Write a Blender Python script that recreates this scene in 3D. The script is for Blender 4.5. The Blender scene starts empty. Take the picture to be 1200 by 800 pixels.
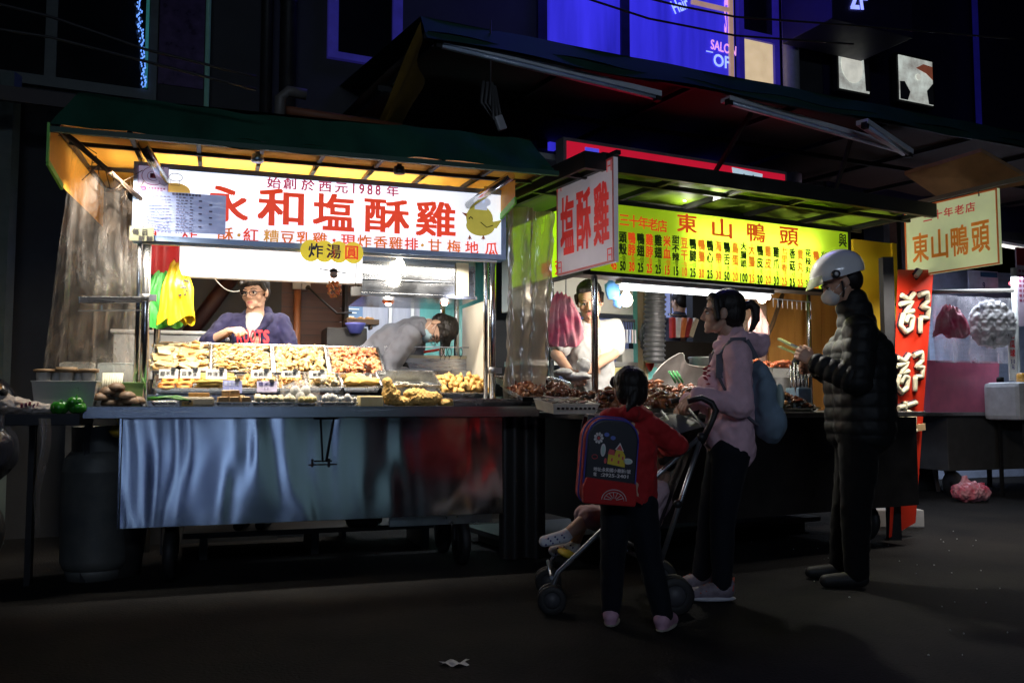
import bpy, bmesh, math, random
import numpy as np
from mathutils import Vector, Matrix, Euler, noise
R = math.radians
random.seed(7)
scene = bpy.context.scene
COL = scene.collection
# ------------------------------------------------------------------ camera
FPX = 1040.0
PITCH = math.atan(72 / FPX)
CAM = Vector((0, 0, 1.0))
cd = bpy.data.cameras.new('camera')
cam = bpy.data.objects.new('camera', cd)
COL.objects.link(cam)
cam.location = CAM
cam.rotation_euler = (R(90) + PITCH, 0, 0)
cd.sensor_width = 36
cd.lens = 36 * FPX / 1200
cd.clip_start = 0.05
cd.clip_end = 300
scene.camera = cam
def ray(px, py):
 x = (px - 600) / FPX
 y = (400 - py) / FPX
 c, s = math.cos(PITCH), math.sin(PITCH)
 return Vector((x, c - y * s, s + y * c))
class Frame:
 """a place's own axes: u along the front, v into the depth, z up"""
 def __init__(s, M):
  s.M = M
  s.I = M.inverted()
 def at(s, px, py, v):
  o = s.I @ CAM
  d = s.I.to_3x3() @ ray(px, py)
  return o + d * ((v - o.y) / d.y)
 def atz(s, px, py, z):
  o = s.I @ CAM
  d = s.I.to_3x3() @ ray(px, py)
  return o + d * ((z - o.z) / d.z)
 def sub(s, p, yaw=0, tilt=0, roll=0):
  return Frame(s.M @ Matrix.Translation(Vector(p)) @ Matrix.Rotation(yaw, 4, 'Z') @ Matrix.Rotation(tilt, 4, 'X') @ Matrix.Rotation(roll, 4, 'Y'))
 def w(s, *p):
  return s.M @ Vector(p)
def frame(x, y, deg):
 return Frame(Matrix.Translation((x, y, 0)) @ Matrix.Rotation(R(deg), 4, 'Z'))
WD = Frame(Matrix.Identity(4))
A = frame(-2.12, 4.85, 18.5)      # fried chicken stall, front panel plane v=0
B = frame(0.51, 5.5, 27)          # braised duck stall, post line v=0
C = frame(-0.43, 5.6, 25)         # building and upper awning; awning edge v=0, wall v=2.3
# ------------------------------------------------------------------ materials
MATS = {}
def mat(name, c, rough=.5, metal=0., var=.18, vs=8., bump=.0, bs=60., emit=0., ec=None, coat=0., spec=.5,
  trans=0., alpha=1., streak=None, sheen=0., c2=None, dist=.002, aniso=0., lowbump=0., lowscale=(1, 1, 1)):
 if name in MATS:
  return MATS[name]
 m = bpy.data.materials.new(name)
 m.use_nodes = True
 nt = m.node_tree
 N = nt.nodes
 L = nt.links
 b = N['Principled BSDF']
 tc = N.new('ShaderNodeTexCoord')
 mp = N.new('ShaderNodeMapping')
 L.new(tc.outputs['Object'], mp.inputs[0])
 if streak:
  mp.inputs['Scale'].default_value = streak
 n = N.new('ShaderNodeTexNoise')
 n.inputs['Scale'].default_value = vs
 n.inputs['Detail'].default_value = 6
 n.inputs['Roughness'].default_value = .6
 L.new(mp.outputs[0], n.inputs['Vector'])
 r = N.new('ShaderNodeMapRange')
 r.inputs[1].default_value = .3
 r.inputs[2].default_value = .7
 L.new(n.outputs['Fac'], r.inputs[0])
 mx = N.new('ShaderNodeMix')
 mx.data_type = 'RGBA'
 if c2 is None:
  c1_ = [max(0, x * (1 - var)) for x in c]
  c2_ = [min(1, x * (1 + var)) for x in c]
 else:
  c1_, c2_ = c, c2
 mx.inputs[6].default_value = (*c1_, 1)
 mx.inputs[7].default_value = (*c2_, 1)
 L.new(r.outputs[0], mx.inputs[0])
 L.new(mx.outputs[2], b.inputs['Base Color'])
 rr = N.new('ShaderNodeMapRange')
 rr.inputs[3].default_value = max(0, rough - .12 * (rough > .1))
 rr.inputs[4].default_value = min(1, rough + .12)
 L.new(n.outputs['Fac'], rr.inputs[0])
 L.new(rr.outputs[0], b.inputs['Roughness'])
 b.inputs['Metallic'].default_value = metal
 b.inputs['Specular IOR Level'].default_value = spec
 b.inputs['Coat Weight'].default_value = coat
 b.inputs['Coat Roughness'].default_value = .08
 b.inputs['Transmission Weight'].default_value = trans
 b.inputs['Alpha'].default_value = alpha
 b.inputs['Anisotropic'].default_value = aniso
 b.inputs['Sheen Weight'].default_value = sheen
 if emit:
  b.inputs['Emission Color'].default_value = (*(ec or c), 1)
  er = N.new('ShaderNodeMapRange')
  er.inputs[3].default_value = emit * .75
  er.inputs[4].default_value = emit * 1.25
  L.new(n.outputs['Fac'], er.inputs[0])
  L.new(er.outputs[0], b.inputs['Emission Strength'])
  if ec is None and c2 is not None: L.new(mx.outputs[2], b.inputs['Emission Color'])
 last = None
 if lowbump:
  mp2 = N.new('ShaderNodeMapping')
  mp2.inputs['Scale'].default_value = lowscale
  L.new(tc.outputs['Object'], mp2.inputs[0])
  n3 = N.new('ShaderNodeTexNoise')
  n3.inputs['Scale'].default_value = 1.
  n3.inputs['Detail'].default_value = 1
  n3.inputs['Distortion'].default_value = .4
  L.new(mp2.outputs[0], n3.inputs['Vector'])
  bp = N.new('ShaderNodeBump')
  bp.inputs['Strength'].default_value = 1
  bp.inputs['Distance'].default_value = lowbump
  L.new(n3.outputs['Fac'], bp.inputs['Height'])
  last = bp
 if bump:
  n2 = N.new('ShaderNodeTexNoise')
  n2.inputs['Scale'].default_value = bs
  n2.inputs['Detail'].default_value = 4
  L.new(mp.outputs[0], n2.inputs['Vector'])
  bp = N.new('ShaderNodeBump')
  bp.inputs['Strength'].default_value = bump
  bp.inputs['Distance'].default_value = dist
  L.new(n2.outputs['Fac'], bp.inputs['Height'])
  if last:
   L.new(last.outputs[0], bp.inputs['Normal'])
  last = bp
 if last:
  L.new(last.outputs[0], b.inputs['Normal'])
 MATS[name] = m
 return m
def film(name, tint, clear=.55, fog=(.5, .45, .4), rough=.15, vs=5., stretch=(1, 1, .15), c2=None):
 """thin wrinkled plastic sheeting: part see-through, part milky, glossy"""
 m = bpy.data.materials.new(name)
 m.use_nodes = True
 nt = m.node_tree
 N, L = nt.nodes, nt.links
 N.clear()
 out = N.new('ShaderNodeOutputMaterial')
 tr = N.new('ShaderNodeBsdfTransparent')
 tr.inputs[0].default_value = (*tint, 1)
 di = N.new('ShaderNodeBsdfDiffuse')
 tl = N.new('ShaderNodeBsdfTranslucent')
 gl = N.new('ShaderNodeBsdfGlossy')
 gl.inputs['Roughness'].default_value = rough
 tc = N.new('ShaderNodeTexCoord')
 mp = N.new('ShaderNodeMapping')
 mp.inputs['Scale'].default_value = stretch
 L.new(tc.outputs['Object'], mp.inputs[0])
 n = N.new('ShaderNodeTexNoise')
 n.inputs['Scale'].default_value = vs
 n.inputs['Detail'].default_value = 8
 n.inputs['Roughness'].default_value = .65
 n.inputs['Distortion'].default_value = .8
 L.new(mp.outputs[0], n.inputs['Vector'])
 mixc = N.new('ShaderNodeMix')
 mixc.data_type = 'RGBA'
 n2 = N.new('ShaderNodeTexNoise')
 n2.inputs['Scale'].default_value = vs * .7
 n2.inputs['Detail'].default_value = 5
 L.new(mp.outputs[0], n2.inputs['Vector'])
 r2 = N.new('ShaderNodeMapRange')
 r2.inputs[1].default_value = .42
 r2.inputs[2].default_value = .62
 L.new(n2.outputs['Fac'], r2.inputs[0])
 L.new(r2.outputs[0], mixc.inputs[0])
 mixc.inputs[6].default_value = (*fog, 1)
 mixc.inputs[7].default_value = (*(c2 or [x * .6 for x in fog]), 1)
 L.new(mixc.outputs[2], di.inputs[0])
 L.new(mixc.outputs[2], tl.inputs[0])
 m1 = N.new('ShaderNodeMixShader')
 m1.inputs[0].default_value = .5
 L.new(di.outputs[0], m1.inputs[1])
 L.new(tl.outputs[0], m1.inputs[2])
 m2 = N.new('ShaderNodeMixShader')
 m2.inputs[0].default_value = .3
 L.new(m1.outputs[0], m2.inputs[1])
 L.new(gl.outputs[0], m2.inputs[2])
 m3 = N.new('ShaderNodeMixShader')
 r = N.new('ShaderNodeMapRange')
 r.inputs[1].default_value = .35
 r.inputs[2].default_value = .68
 r.inputs[3].default_value = min(1, clear + .25)
 r.inputs[4].default_value = max(0, clear - .35)
 L.new(n.outputs['Fac'], r.inputs[0])
 L.new(r.outputs[0], m3.inputs[0])
 L.new(m2.outputs[0], m3.inputs[1])
 L.new(tr.outputs[0], m3.inputs[2])
 L.new(m3.outputs[0], out.inputs[0])
 bp = N.new('ShaderNodeBump')
 bp.inputs['Strength'].default_value = .7
 bp.inputs['Distance'].default_value = .01
 L.new(n.outputs['Fac'], bp.inputs['Height'])
 for x in (di, tl, gl):
  L.new(bp.outputs[0], x.inputs['Normal'])
 MATS[name] = m
 return m
def lightface(name, c, trans=.9, emit=.5, ec=None):
 """acrylic sign face: lets the tubes in its box shine through"""
 m = bpy.data.materials.new(name)
 m.use_nodes = True
 N, L = m.node_tree.nodes, m.node_tree.links
 N.clear()
 out = N.new('ShaderNodeOutputMaterial')
 tl = N.new('ShaderNodeBsdfTranslucent')
 tl.inputs[0].default_value = (*[x * trans for x in c], 1)
 df = N.new('ShaderNodeBsdfDiffuse')
 df.inputs[0].default_value = (*c, 1)
 mx = N.new('ShaderNodeMixShader')
 mx.inputs[0].default_value = .6
 L.new(df.outputs[0], mx.inputs[1])
 L.new(tl.outputs[0], mx.inputs[2])
 em = N.new('ShaderNodeEmission')
 em.inputs[0].default_value = (*(ec or c), 1)
 em.inputs[1].default_value = emit
 ad = N.new('ShaderNodeAddShader')
 tc = N.new('ShaderNodeTexCoord')
 n = N.new('ShaderNodeTexNoise')
 n.inputs['Scale'].default_value = 3
 n.inputs['Detail'].default_value = 5
 L.new(tc.outputs['Object'], n.inputs['Vector'])
 mm = N.new('ShaderNodeMath')
 mm.operation = 'MULTIPLY_ADD'
 mm.inputs[1].default_value = emit * .3
 mm.inputs[2].default_value = emit * .85
 L.new(n.outputs['Fac'], mm.inputs[0])
 L.new(mm.outputs[0], em.inputs[1])
 L.new(mx.outputs[0], ad.inputs[0])
 L.new(em.outputs[0], ad.inputs[1])
 L.new(ad.outputs[0], out.inputs[0])
 MATS[name] = m
 return m
# ------------------------------------------------------------------ mesh building
ICO = {}
def ico(n):
 if n not in ICO:
  bm = bmesh.new()
  bmesh.ops.create_icosphere(bm, subdivisions=n, radius=1)
  ICO[n] = ([v.co.copy() for v in bm.verts], [[v.index for v in f.verts] for f in bm.faces])
  bm.free()
 return ICO[n]
TXT = {}
WT = ((-1, -.8), (1, -.8), (-1, .8), (1, .8), (0, 0))
def glyphs(s, off):
 k = (s, off)
 if k not in TXT:
  cu = bpy.data.curves.new('t', 'FONT')
  cu.body = s
  cu.offset = off
  cu.resolution_u = 3
  o = bpy.data.objects.new('t', cu)
  COL.objects.link(o)
  bpy.context.view_layer.update()
  dg = bpy.context.evaluated_depsgraph_get()
  me = bpy.data.meshes.new_from_object(o.evaluated_get(dg))
  TXT[k] = ([v.co.copy() for v in me.vertices], [list(p.vertices) for p in me.polygons])
  bpy.data.objects.remove(o)
  bpy.data.meshes.remove(me)
  bpy.data.curves.remove(cu)
 return TXT[k]
class MB:
 def __init__(s):
  s.v = []; s.f = []; s.mi = []; s.sm = []; s.m = 0; s.X = None
 def add(s, vs, fs, smooth=False):
  b = len(s.v)
  if s.X is not None:
   vs = [s.X @ Vector(v) for v in vs]
  s.v.extend([tuple(v) for v in vs])
  for f in fs:
   s.f.append([i + b for i in f]); s.mi.append(s.m); s.sm.append(smooth)
  return s
 def box(s, x0, x1, y0, y1, z0, z1):
  v = [(x, y, z) for z in (z0, z1) for y in (y0, y1) for x in (x0, x1)]
  return s.add(v, [(0, 2, 3, 1), (4, 5, 7, 6), (0, 1, 5, 4), (2, 6, 7, 3), (0, 4, 6, 2), (1, 3, 7, 5)])
 def obox(s, c, size, rot=(0, 0, 0)):
  E = Euler(rot).to_matrix()
  a, b, d = [x / 2 for x in size]
  v = [Vector(c) + E @ Vector((x, y, z)) for z in (-d, d) for y in (-b, b) for x in (-a, a)]
  return s.add(v, [(0, 2, 3, 1), (4, 5, 7, 6), (0, 1, 5, 4), (2, 6, 7, 3), (0, 4, 6, 2), (1, 3, 7, 5)])
 def bar(s, p0, p1, w, h):
  """rectangular bar between two points"""
  p0, p1 = Vector(p0), Vector(p1)
  d = (p1 - p0).normalized()
  up = Vector((0, 0, 1)) if abs(d.z) < .95 else Vector((0, 1, 0))
  a = d.cross(up).normalized() * w / 2
  b = a.cross(d).normalized() * h / 2
  v = [p + i * a + j * b for p in (p0, p1) for i, j in ((-1, -1), (1, -1), (1, 1), (-1, 1))]
  return s.add(v, [(0, 1, 2, 3), (7, 6, 5, 4), (0, 4, 5, 1), (1, 5, 6, 2), (2, 6, 7, 3), (3, 7, 4, 0)])
 def tube(s, pts, r, n=10, caps=True):
  pts = [Vector(p) for p in pts]
  rs = r if isinstance(r, (list, tuple)) else [r] * len(pts)
  vs, fs = [], []
  prev = None
  for i, p in enumerate(pts):
   d = (pts[min(i + 1, len(pts) - 1)] - pts[max(i - 1, 0)])
   d = d.normalized() if d.length > 1e-9 else Vector((0, 0, 1))
   if prev is None:
    up = Vector((0, 0, 1)) if abs(d.z) < .9 else Vector((1, 0, 0))
    a = d.cross(up).normalized()
   else:
    a = (prev - d * prev.dot(d)).normalized()
   prev = a
   b = d.cross(a)
   for k in range(n):
    t = 2 * math.pi * k / n
    vs.append(p + (a * math.cos(t) + b * math.sin(t)) * rs[i])
  for i in range(len(pts) - 1):
   for k in range(n):
    k2 = (k + 1) % n
    fs.append((i * n + k, i * n + k2, (i + 1) * n + k2, (i + 1) * n + k))
  s.add(vs, fs, True)
  if caps:
   b = len(s.v) - len(vs)
   s.f.append([b + k for k in range(n)][::-1]); s.mi.append(s.m); s.sm.append(False)
   s.f.append([b + (len(pts) - 1) * n + k for k in range(n)]); s.mi.append(s.m); s.sm.append(False)
  return s
 def lathe(s, prof, c=(0, 0, 0), n=24, axis='Z', caps=False):
  c = Vector(c)
  vs, fs = [], []
  for (r, z) in prof:
   for k in range(n):
    t = 2 * math.pi * k / n
    p = Vector((r * math.cos(t), r * math.sin(t), z))
    if axis == 'Y': p = Vector((p.x, -p.z, p.y))
    if axis == 'X': p = Vector((p.z, p.x, p.y))
    vs.append(c + p)
  for i in range(len(prof) - 1):
   for k in range(n):
    k2 = (k + 1) % n
    fs.append((i * n + k, i * n + k2, (i + 1) * n + k2, (i + 1) * n + k))
  if caps:
   fs.append(tuple(range(n))[::-1])
   fs.append(tuple((len(prof) - 1) * n + k for k in range(n)))
  return s.add(vs, fs, True)
 def ell(s, c, r, rot=None, n=2, noise_=0, nf=30.):
  vs, fs = ico(n)
  c = Vector(c)
  E = Euler(rot).to_matrix() if rot is not None and not isinstance(rot, Matrix) else (rot or Matrix.Identity(3))
  out = []
  sd = Vector((random.random() * 50, random.random() * 50, 0)) if noise_ else None
  for v in vs:
   k = 1 + (noise_ * noise.noise(v * nf / 10 + sd) if noise_ else 0)
   out.append(c + E @ Vector((v.x * r[0] * k, v.y * r[1] * k, v.z * r[2] * k)))
  return s.add(out, fs, True)
 def sheet(s, P, nu, nv, fn=None, smooth=True):
  """P(i,j) for i,j in 0..1"""
  vs = [P(i / nu, j / nv) for j in range(nv + 1) for i in range(nu + 1)]
  fs = [(j * (nu + 1) + i, j * (nu + 1) + i + 1, (j + 1) * (nu + 1) + i + 1, (j + 1) * (nu + 1) + i)
    for j in range(nv) for i in range(nu)]
  return s.add(vs, fs, smooth)
 def poly(s, pts, y0, y1, plane='XZ'):
  """extruded outline"""
  n = len(pts)
  if plane == 'XZ': f = lambda p, d: (p[0], d, p[1])
  elif plane == 'XY': f = lambda p, d: (p[0], p[1], d)
  else: f = lambda p, d: (d, p[0], p[1])
  vs = [f(p, y0) for p in pts] + [f(p, y1) for p in pts]
  fs = [tuple(range(n)), tuple(range(2 * n - 1, n - 1, -1))]
  fs += [(i, i + n, (i + 1) % n + n, (i + 1) % n) for i in range(n)]
  return s.add(vs, fs)
 def text(s, t, cu, cz, w, h, v, off=.0, shear=0, z2=None):
  """whole string fitted by its em boxes into w x h, centred, in plane y=v reading towards -y"""
  vs, fs = glyphs(t, 0)
  if not vs:
   return s
  x0 = min(p.x for p in vs); x1 = max(p.x for p in vs)
  y0 = min(p.y for p in vs); y1 = max(p.y for p in vs)
  sx = w / max(1e-6, x1 - x0 + 2 * off); sy = h / max(1e-6, y1 - y0 + 2 * off)
  for q, (ox, oy) in enumerate(WT if off > .004 else WT[:1]):
   s.add([(cu + (p.x - (x0 + x1) / 2 + ox * off) * sx, v - q * .00025, cz + (p.y - (y0 + y1) / 2 + oy * off) * sy) for p in vs], fs)
  return s
 def chars(s, t, pts, w, h, v, off=.02):
  """each character set in its own em box of w x h centred at pts[i]"""
  for ch, (u, z) in zip(t, pts):
   if ch == ' ': continue
   vs, fs = glyphs(ch, 0)
   if not vs: continue
   cjk = ord(ch) > 0x2000
   if cjk:
    x0, x1, y0, y1 = 0, EM[0], EM[1], EM[2]
   else:
    x0 = min(p.x for p in vs); x1 = max(p.x for p in vs); y0, y1 = EM[1] + .05, EM[2] - .1
    d = (x1 - x0); x0 -= .12 * 1; x1 += .12 * 1
    k = .5 / max(.5, x1 - x0)
   ww = w if cjk else w * (x1 - x0) / .78 * .62
   for q, (ox, oy) in enumerate(WT if off > .004 else WT[:1]):
    s.add([(u + (p.x + ox * off - (x0 + x1) / 2) * ww / (x1 - x0), v - q * .00025, z + (p.y + oy * off - (y0 + y1) / 2) * h / (y1 - y0)) for p in vs], fs)
  return s
def setprops(o, label=None, cat=None, group=None, kind=None):
 if label: o['label'] = label
 if cat: o['category'] = cat
 if group: o['group'] = group
 if kind: o['kind'] = kind
 return o
def mesh_of(name, mb, mats, base=Vector((0, 0, 0)), bevel=0, uvfree=True):
 me = bpy.data.meshes.new(name)
 b = Vector(base)
 me.from_pydata([tuple(Vector(v) - b) for v in mb.v], [], mb.f)
 if not isinstance(mats, (list, tuple)):
  mats = [mats]
 for m in mats:
  me.materials.append(m)
 me.polygons.foreach_set('material_index', mb.mi)
 me.polygons.foreach_set('use_smooth', mb.sm)
 if bevel:
  bm = bmesh.new()
  bm.from_mesh(me)
  bmesh.ops.recalc_face_normals(bm, faces=bm.faces)
  es = [e for e in bm.edges if len(e.link_faces) == 2 and e.calc_face_angle(0) > .6]
  bmesh.ops.bevel(bm, geom=es, offset=bevel, segments=2, affect='EDGES', clamp_overlap=True, profile=.6)
  bm.to_mesh(me)
  bm.free()
 else:
  bm = bmesh.new()
  bm.from_mesh(me)
  bmesh.ops.recalc_face_normals(bm, faces=bm.faces)
  bm.to_mesh(me)
  bm.free()
 me.update()
 return me
class Thing:
 """an Empty at the thing's base, in the frame's axes; parts are authored in frame coordinates"""
 def __init__(s, name, label, cat, F=WD, base=(0, 0, 0), group=None, kind=None):
  s.F = F
  s.base = Vector(base)
  s.o = bpy.data.objects.new(name, None)
  s.o.empty_display_size = .1
  COL.objects.link(s.o)
  s.o.matrix_world = F.M @ Matrix.Translation(s.base)
  setprops(s.o, label, cat, group, kind)
 def part(s, name, mb, mats, parent=None, bevel=0, label=None, kind=None):
  me = mb if isinstance(mb, bpy.types.Mesh) else mesh_of(name, mb, mats, s.base, bevel)
  o = bpy.data.objects.new(name, me)
  COL.objects.link(o)
  o.parent = parent or s.o
  if label: o['label'] = label
  if kind: o['kind'] = kind
  return o
def single(name, label, cat, mb, mats, F=WD, base=(0, 0, 0), group=None, kind=None, bevel=0):
 o = bpy.data.objects.new(name, mesh_of(name, mb, mats, base, bevel))
 COL.objects.link(o)
 o.matrix_world = F.M @ Matrix.Translation(Vector(base))
 return setprops(o, label, cat, group, kind)
def struct(name, mb, mats, F=WD, kind='structure', bevel=0):
 o = bpy.data.objects.new(name, mesh_of(name, mb, mats, (0, 0, 0), bevel))
 COL.objects.link(o)
 o.matrix_world = F.M
 o['kind'] = kind
 return o
def copy_tree(o, parent=None):
 c = o.copy()
 COL.objects.link(c)
 c.parent = parent
 for ch in [x for x in COL.objects if x.parent == o]:
  copy_tree(ch, c)
 return c
def place_copy(o, M, label, group=None):
 c = copy_tree(o)
 c.matrix_world = M
 c['label'] = label
 if group: c['group'] = group
 return c
def lamp(kind, loc, power, col=(1, 1, 1), size=.05, rot=(0, 0, 0), sy=None, F=WD, spread=None, name='lamp_light', parent=None):
 ld = bpy.data.lights.new(name, kind)
 ld.energy = power
 ld.color = col
 if kind == 'AREA':
  ld.shape = 'RECTANGLE'
  ld.size = size
  ld.size_y = sy or size
  if spread: ld.spread = spread
 else:
  ld.shadow_soft_size = size
 o = bpy.data.objects.new(name, ld)
 COL.objects.link(o)
 o.matrix_world = F.M @ Matrix.Translation(Vector(loc)) @ Euler(rot).to_matrix().to_4x4()
 return o
_v, _f = glyphs('國', 0.0)
_x = [p.x for p in _v]; _y = [p.y for p in _v]
EM = (max(_x) + min(_x), min(_y) - .04, max(_y) + .04)
print('EM', EM, len(_v))
# ------------------------------------------------------------------ organic surfaces
def blob(prims, voxel, it=4, fn=None):
 """union of tapered capsules and ellipsoids grown into one smooth skin"""
 mb = MB()
 for p in prims:
  if p[0] == 'c':
   _, a, b, ra, rb = p
   a, b = Vector(a), Vector(b)
   if (b - a).length > 1e-4:
    k = max(2, int((b - a).length / max(ra, rb) * 1.5))
    mb.tube([a.lerp(b, i / k) for i in range(k + 1)], [ra + (rb - ra) * i / k for i in range(k + 1)], n=16)
   mb.ell(a, (ra, ra, ra), n=3)
   mb.ell(b, (rb, rb, rb), n=3)
  else:
   mb.ell(p[1], p[2], p[3] if len(p) > 3 else None, n=3)
 me = bpy.data.meshes.new('blob')
 me.from_pydata(mb.v, [], mb.f)
 o = bpy.data.objects.new('blob', me)
 COL.objects.link(o)
 rm = o.modifiers.new('r', 'REMESH')
 rm.mode = 'VOXEL'
 rm.voxel_size = voxel
 rm.use_smooth_shade = True
 if it:
  sm = o.modifiers.new('s', 'SMOOTH')
  sm.factor = .5
  sm.iterations = it
 dg = bpy.context.evaluated_depsgraph_get()
 out = bpy.data.meshes.new_from_object(o.evaluated_get(dg))
 bpy.data.objects.remove(o)
 bpy.data.meshes.remove(me)
 if fn:
  n = len(out.vertices)
  co = np.empty(n * 3); out.vertices.foreach_get('co', co); co = co.reshape(-1, 3)
  no = np.empty(n * 3); out.vertices.foreach_get('normal', no); no = no.reshape(-1, 3)
  co = fn(co, no)
  out.vertices.foreach_set('co', co.ravel())
  out.update()
 return out
def wav(co, f, ph=0.):
 """cheap smooth pseudo-noise, -1..1"""
 x, y, z = co[:, 0] * f, co[:, 1] * f, co[:, 2] * f
 return (np.sin(x * 1.3 + 2.1 * np.sin(y * .9 + ph) + ph) + np.sin(y * 1.7 + 1.7 * np.sin(z * 1.1 + 1.3 * ph)) +
   np.sin(z * 1.5 + 2.3 * np.sin(x * 1.2 - ph) + 2 * ph)) / 3
def folds(amp=.006, f=26., zs=.45, ph=0.):
 def fn(co, no):
  c = co.copy()
  c[:, 2] *= zs
  d = wav(c, f, ph) * .6 + wav(co, f * 1.9, ph + 3) * .4
  return co + no * (amp * d)[:, None]
 return fn
def finish_mesh(me, name, mats, base):
 me.name = name
 me.transform(Matrix.Translation(-Vector(base)))
 me.materials.clear()
 for m in (mats if isinstance(mats, (list, tuple)) else [mats]):
  me.materials.append(m)
 for p in me.polygons:
  p.use_smooth = True
 return me
# ------------------------------------------------------------------ shared materials
steel = mat('brushed_steel', (.55, .56, .58), .28, 1, .12, 6, bump=.15, bs=90, streak=(1, 1, 12), dist=.0006)
steel_dull = mat('worn_steel', (.42, .42, .42), .42, 1, .25, 9, bump=.2, bs=50, dist=.0008)
post_steel = mat('post_steel', (.62, .64, .66), .22, 1, .1, 5)
panel_steel = mat('sheet_steel', (.42, .45, .50), .08, 1, .12, 3, lowbump=.018, lowscale=(3.9, 1, 1.2))
alu = mat('sign_aluminium', (.42, .56, .80), .4, .35, .12, 12)
dark_iron = mat('dark_iron', (.03, .03, .032), .55, .6, .3, 14)
black_rubber = mat('black_rubber', (.015, .015, .016), .6, 0, .3, 20)
white_paint = mat('white_paint', (.8, .8, .78), .4, 0, .06, 5)
green_canvas = mat('green_canvas', (.008, .065, .038), .55, 0, .35, 4, bump=.4, bs=30, streak=(1, 1, .4))
orange_canvas = mat('orange_canvas', (.85, .42, .05), .6, 0, .12, 3, bump=.3, bs=12, dist=.01)
lime_trim = mat('lime_trim', (.18, .6, .06), .5, 0, .2, 6)
red_ink = mat('red_ink', (.72, .03, .02), .45, 0, .1, 30, emit=.6, ec=(1, .085, .03))
pink_ink = mat('pink_ink', (.8, .12, .25), .5, 0, .1, 30, emit=.35, ec=(.9, .12, .25))
ora_ink = mat('orange_ink', (.85, .2, .03), .5, 0, .15, 30, emit=.5, ec=(1, .22, .03))
gold_ink = mat('gold_ink', (.85, .42, .08), .5, 0, .2, 30, emit=.5, ec=(1, .5, .1))
black_ink = mat('black_ink', (.02, .02, .02), .5, 0, .2, 30)
purple_ink = mat('purple_ink', (.2, .05, .25), .5, 0, .2, 30)
card_white = mat('card_white', (.82, .82, .78), .5, 0, .05, 9)
card_blue = mat('card_blue', (.28, .32, .62), .5, 0, .1, 9)
# ------------------------------------------------------------------ cart of stall A
ZT = .925
cart = Thing('food_cart', 'long stainless steel food cart carrying the trays of fried chicken', 'food cart', A, (1.1, .4, 0))
m = MB()
uR = 2.17
m.add([(0, -.022, .325), (uR, -.022, .325), (uR, 0, .92), (0, 0, .92), (0, .02, .325), (uR, .02, .325), (uR, .02, .92), (0, .02, .92)], [(0, 1, 2, 3), (7, 6, 5, 4), (0, 4, 5, 1), (1, 5, 6, 2), (2, 6, 7, 3), (3, 7, 4, 0)])
p_ = cart.part('front_panel', m, panel_steel, bevel=.002)
m = MB(); m.box(-.012, -.002, -.02, .03, .326, .918)
cart.part('edge_strip', m, panel_steel)
m = MB()
m.box(-.18, 2.36, -.16, -.135, .918, .982)       # lip
m.box(-.18, 2.36, -.134, .6, .950, .976)
m.box(-.18, -.165, -.133, .6, .977, .985)
m.box(2.345, 2.36, -.133, .6, .977, .99)
cart.part('counter_top', m, [mat('counter_steel', (.36, .38, .42), .24, 1, .15, 8, bump=.2, bs=60, streak=(.15, 1, 6), dist=.0006)], bevel=.003)
m = MB()
m.box(0, .02, .02, .75, .325, .915); m.box(2.15, 2.17, .02, .75, .325, .915); m.box(.02, 2.15, .73, .75, .325, .915)
m.box(.02, 2.15, .02, .73, .325, .34)
cart.part('cabinet', m, mat('cabinet_steel', (.12, .12, .13), .5, .8, .3, 8))
m = MB(); m.box(1.48, 2.12, .05, .07, .262, .322)
cart.part('lower_rail', m, mat('rail_steel', (.3, .36, .38), .3, 1, .2, 8))
m = MB()
m.tube([(1.06, -.022, .915), (1.075, -.027, .66)], .004, 6); m.tube([(1.135, -.022, .915), (1.095, -.027, .66)], .006, 6)
m.box(1.02, 1.16, -.02, -.004, .905, .918)
m.obox((1.075, -.022, .645), (.16, .012, .008)); m.obox((1.075, -.022, .665), (.10, .01, .008)); m.obox((1.015, -.022, .655), (.012, .014, .045)); m.obox((1.11, -.022, .655), (.012, .014, .05))
cart.part('door_latch', m, dark_iron)
for x in (.25, 1.95):
 for y in (.15, .62):
  w = MB(); w.lathe([(.02, -.03), (.13, -.03), (.15, -.02), (.15, .02), (.13, .03), (.02, .03)], (x, y, .15), 20, 'X')
  wh = cart.part('wheel', w, black_rubber)
  w = MB(); w.lathe([(.0, -.034), (.07, -.034), (.07, .034), (.0, .034)], (x, y, .15), 16, 'X'); w.box(x - .05, x - .04, y - .01, y + .01, .15, .33)
  cart.part('wheel_hub', w, dark_iron, parent=wh)
pU = A.at(577, 400, .0).x
for (u, lab) in ((.10, 0), (pU, 1)):
 m = MB(); m.tube([(u, .0, .93), (u, .0, 2.0)], .022, 14); m.tube([(u - .04, .012, .93), (u - .04, .012, 2.36)], .014, 10)
 po = cart.part('post', m, post_steel)
 m = MB(); m.lathe([(.027, -.02), (.031, -.018), (.031, .018), (.027, .02)], (u, 0, 1.2 if lab else 1.58), 14)
 m.obox((u + .03, -.01, 1.2 if lab else 1.58), (.05, .03, .035))
 cart.part('clamp', m, steel_dull, parent=po)
for u in (.06, 2.1):
 m = MB(); m.tube([(u, 1.25, 0), (u, 1.25, 2.38)], .02, 12)
 cart.part('post', m, post_steel)
pi = A.at(185, 360, .55).x
m = MB(); m.tube([(pi, .55, .92), (pi, .55, 2.3)], .02, 12)
cart.part('post', m, post_steel)
pj = A.at(535, 380, .7).x
m = MB(); m.tube([(pj, .7, .92), (pj, .7, 2.3)], .018, 12)
cart.part('post', m, post_steel)
q0 = A.at(537, 350, .72); q1 = A.at(575, 350, .1)
m = MB()
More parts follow.
